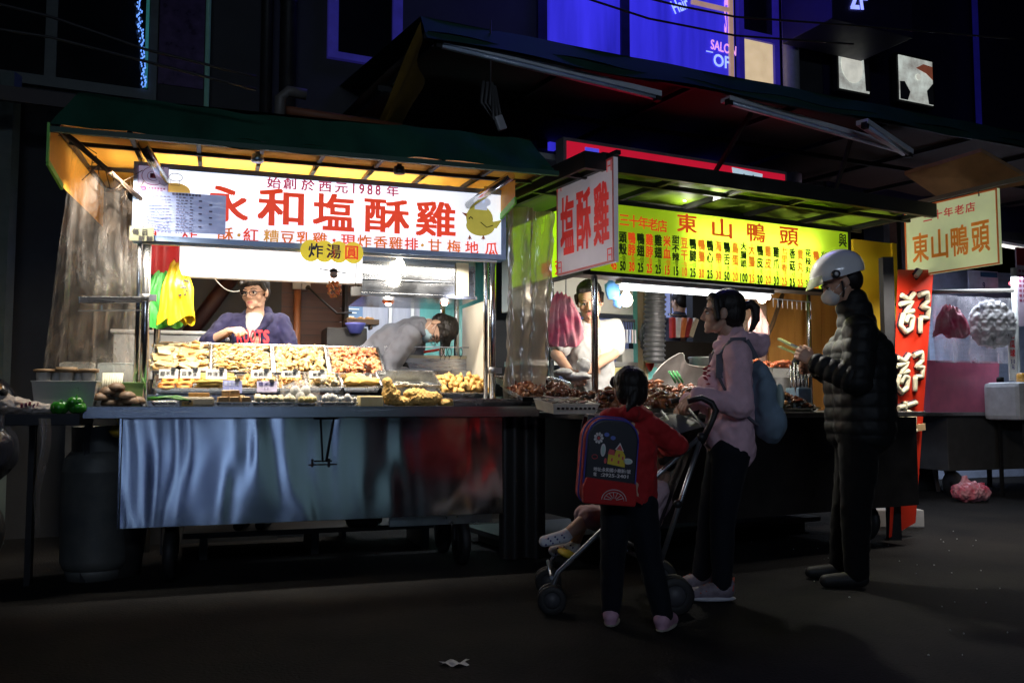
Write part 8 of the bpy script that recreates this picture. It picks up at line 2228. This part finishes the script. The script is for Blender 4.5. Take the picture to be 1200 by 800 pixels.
 J = dict(pelvis=hip, chest=q(768, 585, Yc), neck=q(773, 566, Yc), shL=q(772, 574, Yc - .09), shR=q(772, 574, Yc + .09), elL=q(760, 598, Yc - .12), wrL=q(742, 606, Yc - .08), elR=q(760, 598, Yc + .12), wrR=q(742, 606, Yc + .08))
 hd = rot_h(q(774, 548, Yc), 90, 0, 0)
 kn = q(690, 606, Yc - .06); an = q(662, 628, Yc - .09); kn2 = q(684, 604, Yc + .08); an2 = q(672, 640, Yc + .10)
 legs = P.limb([hip + V3((0, -.05, 0)), kn, an], [.055, .040, .028]) + P.limb([hip + V3((0, .05, 0)), kn2, an2], [.055, .04, .028])
 toe = q(638, 634, Yc - .10)
 Pr = head_prims(hd, hk) + [('c', hd @ V3((0, -.02, -.05)), J['neck'], .03, .034), ('c', J['neck'], J['chest'], .04, .07), ('c', J['chest'], hip, .07, .075)] + legs + P.limb([J['shL'], J['elL'], J['wrL']], [.028, .024, .018]) + P.limb([J['shR'], J['elR'], J['wrR']], [.028, .024, .018])
 Pr += hand_prims(J['wrL'], V3((-1, 0, -.2)), V3((0, -.3, 1)), 1, .6, .5) + hand_prims(J['wrR'], V3((-1, 0, -.2)), V3((0, -.3, 1)), -1, .6, .5)
 Pr += [('c', an, toe, .026, .022), ('c', an2, an2 + V3((-.10, 0, -.02)), .026, .022)]
 P.skin(Pr, .0048, skin_l, hd, hk, 2); P.face(hd, hk)
 P.wear('romper', [('c', J['chest'], hip, .085, .09), ('c', J['shL'], J['shR'], .05, .05)] + P.limb([hip + V3((0, -.05, 0)), kn.lerp(hip, .02)], [.07, .058]) + P.limb([hip + V3((0, .05, 0)), kn2.lerp(hip, .02)], [.07, .058]) + P.limb([J['shL'], J['elL']], [.045, .04]) + P.limb([J['shR'], J['elR']], [.045, .04]), cloth('romper_pink', (.50, .36, .40)), .006, 2, folds(.007, 45, .8, 3))
 P.wear('hair', [('e', hd @ V3((0, -.02, .03)), (.058, .064, .055), hd.to_3x3())], hairm, .005, 2)
 sk = mat('sock_white', (.66, .68, .74), .8)
 for (a, b_) in ((an, toe), (an2, an2 + V3((-.10, 0, -.02)))):
  so = P.wear('sock', [('c', a.lerp(kn if a is an else kn2, .08), a, .033, .033), ('c', a, b_, .034, .028)], sk, .004, 2)
  m = MB()
  for k in range(9): p_ = a.lerp(b_, .05 + .11 * k) + V3((0, -.033 + .003 * (k % 3), .016 * math.sin(k * 2.1))); m.ell(p_, (.0055, .003, .0055), n=1)
  P.t.part('dot', m, mat('dot_navy', (.05, .05, .2), .7), parent=so)
 p_ = q(664, 648, Yc); m = MB(); m.ell(p_, (.05, .09, .018), (0, .3, 0), 2); t.part('foot_rest', m, mat('rest_yellow', (.4, .3, .02), .6))
stroller()
# ------------------------------------------------------------------ right side: red banner, far stall
_p = FS0 = WD.at(1165, 292, 6.6)
lamp('AREA', _p, 22, (1, .9, .8), .3, rot=(0, R(-8), 0), spread=R(150))  # added fill for the bag, stool and ground at the right
bn = Thing('red_banner', 'tall red board with fat cream characters at the right end of the duck cart', 'banner', WD, WD.atz(1062, 618, .12))
YB = 6.55
p0 = WD.at(1042, 630, YB); p1 = WD.at(1073, 612, YB + .2); tl = WD.at(1052, 316, YB); tr = WD.at(1094, 316, YB + .2)
def bnp(x, z): # x 0..1 across, z 0..1 up
 return p0.lerp(p1, x).lerp(tl.lerp(tr, x), z)
thick = V3((.01, .03, 0))
redb = mat('banner_red', (.72, .035, .012), .45, 0, .15, 3)
m = MB(); c4 = [bnp(0, .0), bnp(1, 0), bnp(1, 1), bnp(0, 1)]
m.add(c4 + [c + thick for c in c4], [(0, 1, 2, 3), (7, 6, 5, 4), (0, 4, 5, 1), (1, 5, 6, 2), (2, 6, 7, 3), (3, 7, 4, 0)])
bn.part('board', m, redb)
crm = mat('banner_cream', (.78, .72, .5), .5); outl = mat('banner_outline', (.03, .008, .02), .5)
def bchar(strokes, cx, cz, sx, sz):
 for (mt, r_, dy, nm) in ((outl, .031, -.002, 'lettering_outline'), (crm, .018, -.032, 'lettering')):
  m = MB()
  for st_ in strokes:
   pts = []
   for i in range(len(st_) - 1):
    for k in range(5): a_ = V3((*st_[i], 0)).lerp(V3((*st_[i + 1], 0)), k / 5); pts.append(a_)
   pts.append(V3((*st_[-1], 0)))
   pts = [bnp(cx + p.x * sx, cz + p.y * sz) + V3((0, dy, 0)) for p in pts]
   vs = len(m.v); m.tube(pts, r_, 8)
  bb = MB(); bb.v = m.v; bb.f = m.f; bb.mi = m.mi; bb.sm = m.sm
  bb.v = [tuple(V3(v)) for v in bb.v]
  bn.part(nm, bb, mt)
hao = [[(-.42, .42), (-.2, .30), (-.05, .45)], [(-.45, .22), (-.1, .25), (-.30, .02), (-.05, .05)], [(-.35, .0), (-.42, -.25), (-.25, -.42), (-.08, -.35), (-.05, -.1), (-.2, -.05), (-.28, -.2)], [(.10, .40), (.35, .45), (.38, .25), (.2, .12), (.42, .08), (.40, -.15), (.18, -.12)], [(.18, -.12), (.2, -.48)]]
bchar(hao, .48, .83, .95, .17); bchar(hao, .42, .60, .95, .16)
jin = [[(-.1, .5), (-.1, .25)], [(-.35, .35), (.3, .38)], [(-.3, -.0), (-.05, .2), (.25, .05), (.28, -.2), (.0, -.3), (-.3, -.2), (-.3, .0)], [(-.3, -.05), (.28, -.02)], [(0, .2), (0, -.45)], [(-.35, -.48), (.35, -.45)]]
bchar(jin, .40, .43, .9, .13)
bchar([[(-.3, .15), (.35, .2)], [(.05, .5), (.0, -.35)], [(-.3, -.38), (.3, -.33)]], .42, .315, .8, .10)
bchar([[(.08, .5), (-.05, .1)]], .5, .965, .9, .06)
m = MB(); a = bnp(-.1, .395) + V3((0, -.03, 0)); b = bnp(1.0, .375) + V3((0, -.03, 0)); m.bar(a, b, .02, .05); bn.part('wood_strip', m, mat('strip_wood', (.5, .35, .18), .6))
m = MB(); m.box(tl.x - .10, tl.x - .02, YB + .02, YB + .10, 0, tl.z + .1); bn.part('frame_post', m, dark_iron)
q = WD.atz(1072, 618, 0)
m = MB(); m.box(q.x - .42, q.x + .08, q.y - .0, q.y + .35, .0, .14); single('concrete_block', 'pale concrete block under the foot of the red banner', 'block', m, mat('block_concrete', (.4, .4, .4), .8, 0, .2, 6, bump=.4, bs=30), WD, (q.x, q.y, 0), bevel=.008)
lamp('AREA', WD.at(1080, 318, 6.1), 5, (1, .93, .85), .3, rot=(R(38), 0, R(0)), spread=R(100))  # added light to brighten the red banner from above
Ys = 8.2
q = WD.atz(1100, 578, 0.0); q = V3((q.x, q.y, 0))
st_ = Thing('plastic_stool', 'white plastic step stool standing behind the foot of the red banner', 'stool', WD, q)
z_t = WD.at(1088, 507, q.y).z
wps = mat('stool_white', (.5, .46, .45), .5)
m = MB(); m.box(q.x - .22, q.x + .02, q.y - .0, q.y + .26, z_t - .03, z_t); st_.part('seat', m, wps, bevel=.012)
m = MB(); m.box(q.x - .24, q.x + .10, q.y - .08, q.y + .2, z_t * .45 - .02, z_t * .45); st_.part('step', m, wps, bevel=.01)
for (x0, x1, dy) in ((-.21, -.28, 0), (.0, .12, -.05), (-.21, -.28, .25), (.0, .12, .25)):
 m = MB(); m.bar((q.x + x0, q.y + max(0, dy) * .9, z_t - .02), (q.x + x1, q.y + dy, 0), .035, .03); st_.part('leg', m, wps)
m = MB(); m.box(q.x - .2, q.x + .16, q.y + .3, q.y + .5, z_t * .45, z_t * .45 + .06); single('blue_basin', 'pale blue basin stored behind the white step stool', 'basin', m, mat('basin_blue', (.25, .35, .5), .5), WD, (q.x, q.y + .4, z_t * .45), bevel=.015)
m = MB(); m.box(q.x - .2, q.x + .16, q.y + .32, q.y + .48, 0, z_t * .45 - .001); single('storage_crate', 'dark crate under the pale blue basin', 'crate', m, black_rubber, WD, (q.x, q.y + .4, 0), bevel=.01)
q = WD.atz(1138, 588, 0.0); q = V3((q.x, q.y + .04, 0))
me = blob([('e', q + V3((0, 0, .10)), (.17, .14, .105)), ('e', q + V3((.12, 0, .09)), (.09, .09, .08)), ('c', q + V3((-.02, 0, .15)), q + V3((-.03, 0, .24)), .07, .03), ('c', q + V3((.10, 0, .12)), q + V3((.14, 0, .18)), .05, .02)], .008, 2, folds(.022, 40, .8, 4))
t = Thing('rubbish_bag', 'tied red and white plastic bag lying on the street at the right', 'bag', WD, q)
finish_mesh(me, 'bag_body', mat('bag_redwhite', (.75, .03, .10), .3, 0, .2, 9, bump=.5, bs=20, c2=(.85, .5, .55), dist=.01, coat=.3), q); t.part('bag_body', me, None)
FS = frame(WD.at(1080, 480, 9.35).x, 9.35, 20)
fs = Thing('far_cart', 'dim food cart under a plastic sheet at the right edge', 'food cart', FS, (1, 0, 0))
m = MB(); m.box(.34, 3.2, .0, .9, .28, .86); fs.part('cabinet', m, mat('far_cabinet', (.08, .08, .08), .6, .3), bevel=.01)
m = MB(); m.box(-.2, 3.2, -.06, .95, .865, .90); fs.part('counter_top', m, steel_dull)
for x in (.5, 1.8):
 m = MB(); m.lathe([(.02, -.03), (.12, -.03), (.14, 0), (.12, .03), (.02, .03)], (x, .1, .14), 18, 'X'); m.box(x - .02, x + .02, .08, .12, .14, .28); fs.part('wheel', m, black_rubber)
 m = MB(); m.box(x - .02, x + .02, .78, .82, 0, .28); fs.part('leg', m, dark_iron)
u = FS.at(1189, 350, .0).x
m = MB(); m.tube([(u, 0, .9), (u, 0, 2.5)], .03, 12); fs.part('post', m, mat('far_post', (.5, .5, .45), .5));
u0 = FS.at(1092, 320, 0).x
m = MB(); a = FS.at(1090, 342, 0); b = FS.at(1198, 340, 0); m.tube([a, b], .022, 10); fs.part('rail', m, mat('far_rail', (.2, .18, .15), .6))
lamp('AREA', FS.w(1.0, .4, 2.4), 75, (.75, .85, 1), 1.2)
a = FS.at(1086, 478, .15); b = FS.at(1168, 478, .15); top = FS.at(1120, 423, .15).z
m = tray_mesh(b.x - a.x, .4, top - .905, .006, .012, .03)
single('pink_crate', 'big translucent pink plastic tub on the far cart', 'tub', m, mat('tub_pink', (.85, .22, .36), .35, 0, .15, 5, trans=.2), FS.sub((a.x, .1, .905)), (0, 0, 0), bevel=.004)
m = MB(); m.box(a.x + .05, b.x - .05, .18, .42, .93, top - .04); single('wrapped_packs', 'pale packs inside the pink tub', 'packs', m, mat('packs_pale', (.65, .4, .42), .6), FS, (a.x, .3, .93), bevel=.02)
a = FS.at(1158, 460, -.12);
m = MB(); m.box(a.x, a.x + 1.2, -.5, -.05, FS.at(1170, 493, -.5).z, FS.at(1170, 447, -.5).z);
t = Thing('white_counter', 'white rounded counter flap with small jars at the right edge', 'counter', FS, (a.x, -.3, 0)); t.part('top', m, mat('counter_white', (.62, .64, .68), .4), bevel=.05)
for x in (.15, 1.1):
 for y in (-.42, -.12): m = MB(); m.box(a.x + x, a.x + x + .03, y, y + .03, 0, FS.at(1170, 493, -.5).z + .01); t.part('leg', m, dark_iron)
zt4 = FS.at(1170, 447, -.5).z
q = FS.at(1197, 440, -.3); m = MB(); m.lathe([(.0, 0), (.05, 0), (.05, .08), (.035, .1), (0, .1)], (q.x, -.3, zt4), 16); single('sauce_jar', 'amber jar on the white counter flap at the right edge', 'jar', m, mat('jar_amber', (.7, .35, .06), .25), FS, (q.x, -.3, zt4))
q = FS.at(1172, 440, -.35); m = MB(); m.lathe([(.0, 0), (.035, 0), (.035, .05), (0, .055)], (q.x, -.35, zt4), 14); single('small_pot', 'small dark pot on the white counter flap', 'pot', m, black_rubber, FS, (q.x, -.35, zt4))
m = MB(); a = FS.at(1094, 345, .05); b = FS.at(1187, 345, .05); zb5 = FS.at(1130, 425, .05).z
m.sheet(lambda i, j: (a.x + (b.x - a.x) * i, .05 + .03 * math.sin(i * 16 + j * 2) + .015 * math.sin(i * 41), zb5 + (a.z - zb5) * j), 50, 16)
single('plastic_sheet', 'clear wrinkled sheet hanging from the rail of the far cart', 'plastic sheet', m, film('far_sheet', (.85, .88, .95), .55, (.45, .42, .45), .15, 6, (1, 1, .5)), FS, (a.x, .05, zb5))
q = FS.at(1115, 393, -.06)
hang_bags('bag_bundle', 'bundle of red and white striped bags hanging before the far cart', FS, (q.x, -.06, q.z), [pk], .3, .3, 3, spread_=.3)
m = MB(); a = FS.at(1140, 350, -.02); b = FS.at(1186, 350, -.02); zz5 = FS.at(1150, 415, -.02).z
me = blob([('e', FS.w((a.x + b.x) / 2, .0, (a.z + zz5) / 2 + .03), ((b.x - a.x) * .48, .05, (a.z - zz5) * .45))], .010, 2, folds(.022, 34, 1.2, 2))
qq = FS.w((a.x + b.x) / 2, .0, zz5); o = bpy.data.objects.new('plastic_bundle', finish_mesh(me, 'plastic_bundle', mat('bundle_grey', (.5, .47, .45), .3, 0, .3, 8, trans=.25, coat=.4), qq)); COL.objects.link(o); o.location = qq
setprops(o, 'bulging greyish plastic bundle hanging from the rail beside the striped bags', 'plastic bundle')
m = MB(); a = FS.at(1088, 330, 1.8);
for k in range(34): m.obox((a.x + 1.6, 1.8, .9 + .055 * k), (4.2, .02, .05), (R(8), 0, 0))
m.box(a.x - .5, a.x + 3.7, 1.84, 1.9, 0, 2.8)
single('roller_shutter', 'pale blue lit roller shutter behind the far cart', 'shutter', m, mat('shutter_pale', (.40, .46, .62), .5), FS, (a.x, 1.8, 0))
lamp('AREA', FS.w(1.0, 1.2, 2.7), 14, (.7, .8, 1), 1.0, sy=.2)
a = FS.at(1135, 318, 1.5); b = FS.at(1170, 340, 1.5)
t = Thing('number_notice', 'pale notice with the number nine behind the far cart', 'notice', FS, (a.x, 1.5, b.z))
m = MB(); m.box(a.x, b.x, 1.5, 1.52, b.z, a.z + .02); t.part('card', m, mat('notice_pale', (.6, .64, .8), .5))
m = MB(); m.chars('9', [((a.x + b.x) / 2, b.z + .05)], .12, .10, 1.497, .02); t.part('lettering', m, mat('ink_navy2', (.03, .05, .2), .5))
m = MB(); m.box(a.x + (b.x - a.x) * .4, b.x - .02, 1.49, 1.498, a.z - .06, a.z + .005); t.part('blue_band', m, mat('band_navy', (.03, .12, .25), .5))
a = FS.at(1191, 318, -.02);
t = Thing('price_list', 'dull pink price list board at the right edge', 'price list', FS, (a.x, 0, 1.3))
zl0 = FS.at(1195, 382, -.03).z; zl1 = FS.at(1195, 290, -.03).z
m = MB(); m.box(a.x, a.x + .5, -.03, -.01, zl0, zl1); t.part('board', m, mat('list_pink', (.42, .33, .4), .5))
m = MB(); m.box(a.x, a.x + .5, -.034, -.031, zl1 - .2, zl1 - .0); t.part('header', m, mat('header_maroon', (.25, .02, .03), .5))
m = MB(); random.seed(4)
for r_ in range(7):
 for c_ in range(3): m.box(a.x + .02 + .055 * c_, a.x + .055 + .055 * c_, -.034, -.031, zl1 - .28 - .055 * r_, zl1 - .25 - .055 * r_)
t.part('print', m, mat('ink_maroon', (.2, .04, .08), .5))
a = FS.at(1181, 386, -.06); b = FS.at(1192, 446, -.06)
t = Thing('vertical_tag', 'narrow white tag with vertical red characters at the far post', 'tag', FS, (a.x, -.06, b.z))
m = MB(); m.box(a.x, b.x, -.06, -.05, b.z, a.z); t.part('card', m, mat('tag_cream', (.66, .62, .55), .5))
m = MB(); cx = (a.x + b.x) / 2
m.chars('地瓜球', [(cx, a.z - .06), (cx, a.z - .16), (cx, a.z - .26)], .075, .08, -.062, .035); t.part('lettering', m, mat('ink_red2', (.65, .03, .03), .5))
m = MB(); m.chars('30元', [(cx - .02, a.z - .35), (cx + .02, a.z - .35), (cx, a.z - .41)], .05, .05, -.062, .02); t.part('lettering', m, mat('ink_navy', 0))
m = MB(); p0_ = FS.at(1185, 300, 1.2); m.ell(FS.at(1185, 332, 1.3), (.035, .03, .03)); single('red_lamp', 'small glowing red lamp behind the far cart', 'lamp', m, mat('lamp_red', (.9, .1, .15), .4, emit=3, ec=(1, .15, .2)), FS, FS.at(1185, 332, 1.3))
batten('tube_lamp', 'short lit tube lamp at the right edge above the far cart', FS, FS.at(1168, 287, .6), FS.at(1215, 295, .4), 4, (.9, .95, 1))
m = MB(); p_ = [WD.at(1060, 205, 7.4), WD.at(1150, 178, 6.9), WD.at(1215, 215, 6.9), WD.at(1100, 232, 7.4)]
m.add(p_ + [v + V3((0, 0, .03)) for v in p_], [(0, 1, 2, 3), (7, 6, 5, 4), (0, 4, 5, 1), (1, 5, 6, 2), (2, 6, 7, 3), (3, 7, 4, 0)]); single('brown_canopy', 'brown canopy edge above the cream hanging sign', 'canopy', m, mat('canopy_brown', (.22, .12, .06), .6), WD, p_[0])
# ------------------------------------------------------------------ scooter at the left edge
def scooter():
 q = V3((WD.at(10, 470, 5.2).x, 5.2, 0))
 t = Thing('scooter', 'parked dark scooter with a glossy black cover at the left edge', 'scooter', WD, q)
 bl = mat('scooter_black', (.012, .014, .022), .18, 0, .2, 4, coat=.8, bump=.5, bs=8, dist=.01)
 x, y = q.x - .15, q.y
 me = blob([('c', (x - .85, y, .85), (x + .05, y, 1.02), .16, .13), ('c', (x - .6, y, .6), (x + .0, y, .72), .22, .2), ('e', (x - .3, y, 1.08), (.42, .17, .13)), ('e', (x - .02, y - .02, .88), (.17, .2, .2))], .014, 3, folds(.018, 14, .6, 3)); finish_mesh(me, 'seat_cover', bl, q); t.part('seat_cover', me, None)
 for wx in (x - .1, x - 1.35):
  m = MB(); m.sheet(lambda i, j: (wx + (.2 + .055 * math.cos(j * 6.283)) * math.cos(i * 6.283), y + .055 * math.sin(j * 6.283), .255 + (.2 + .055 * math.cos(j * 6.283)) * math.sin(i * 6.283)), 32, 10); wh = t.part('wheel', m, black_rubber)
  m = MB(); m.lathe([(.0, -.03), (.15, -.02), (.15, .02), (.0, .03)], (wx, y, .255), 20, 'Y'); t.part('rim', m, steel_dull, parent=wh)
 m = MB(); m.tube([(x - 1.2, y, .3), (x - 1.05, y, .8), (x - 1.0, y, 1.15)], .05, 10); m.tube([(x - 1.0, y - .3, 1.2), (x - 1.0, y + .3, 1.2)], .018, 8); t.part('handlebar', m, dark_iron)
 m = MB(); m.tube([(x + .02, y - .1, .32), (x - .3, y - .14, .3)], .05, 10); t.part('exhaust', m, dark_iron)
 m = MB(); m.box(x + .06, x + .10, y - .06, y + .06, .62, .70); t.part('tail_light', m, mat('tail_red', (.3, .01, .01), .2), bevel=.01)
scooter()
q = WD.at(57, 316, 7.5); t = Thing('orange_lamp', 'small dim orange lantern seen far away at the left', 'lantern', WD, q)
m = MB(); m.poly([(q.x - .08, q.z - .04), (q.x + .06, q.z - .04), (q.x + .05, q.z + .04), (q.x - .03, q.z + .05)], q.y, q.y + .04); t.part('shade', m, mat('lantern_orange', (.8, .4, .05), .5, emit=.6, ec=(1, .45, .05)))
m = MB(); m.tube([(q.x, q.y + .02, q.z + .05), (q.x, q.y + .02, q.z + .5)], .005, 5); t.part('cord', m, black_rubber)
q = WD.at(2, 300, 6.3); m = MB(); m.box(q.x - .06, q.x + .04, 6.3, 6.4, 0, 3.4); single('corner_post', 'grey green post at the left edge of the picture', 'post', m, mat('post_greygreen', (.14, .18, .17), .6), WD, (q.x, 6.35, 0))
# ------------------------------------------------------------------ night sky, render settings
w = bpy.data.worlds.new('World')
scene.world = w
w.use_nodes = True
nt = w.node_tree
sky = nt.nodes.new('ShaderNodeTexSky')
sky.sky_type = 'NISHITA'
sky.sun_disc = False
sky.sun_elevation = R(-4)
sky.sun_rotation = R(200)
nt.links.new(sky.outputs[0], nt.nodes['Background'].inputs[0])
nt.nodes['Background'].inputs[1].default_value = .02
scene.view_settings.view_transform = 'Standard'
scene.view_settings.look = 'None'
scene.view_settings.exposure = 0
scene.view_settings.gamma = 1
scene.render.engine = 'CYCLES'
cy = scene.cycles
cy.use_denoising = True
try: cy.denoiser = 'OPENIMAGEDENOISE'
except Exception: pass
cy.max_bounces = 7
cy.diffuse_bounces = 3
cy.glossy_bounces = 4
cy.transmission_bounces = 4
cy.transparent_max_bounces = 10
cy.sample_clamp_indirect = 4
cy.sample_clamp_direct = 20
cy.caustics_reflective = False
cy.caustics_refractive = False
cy.blur_glossy = .5
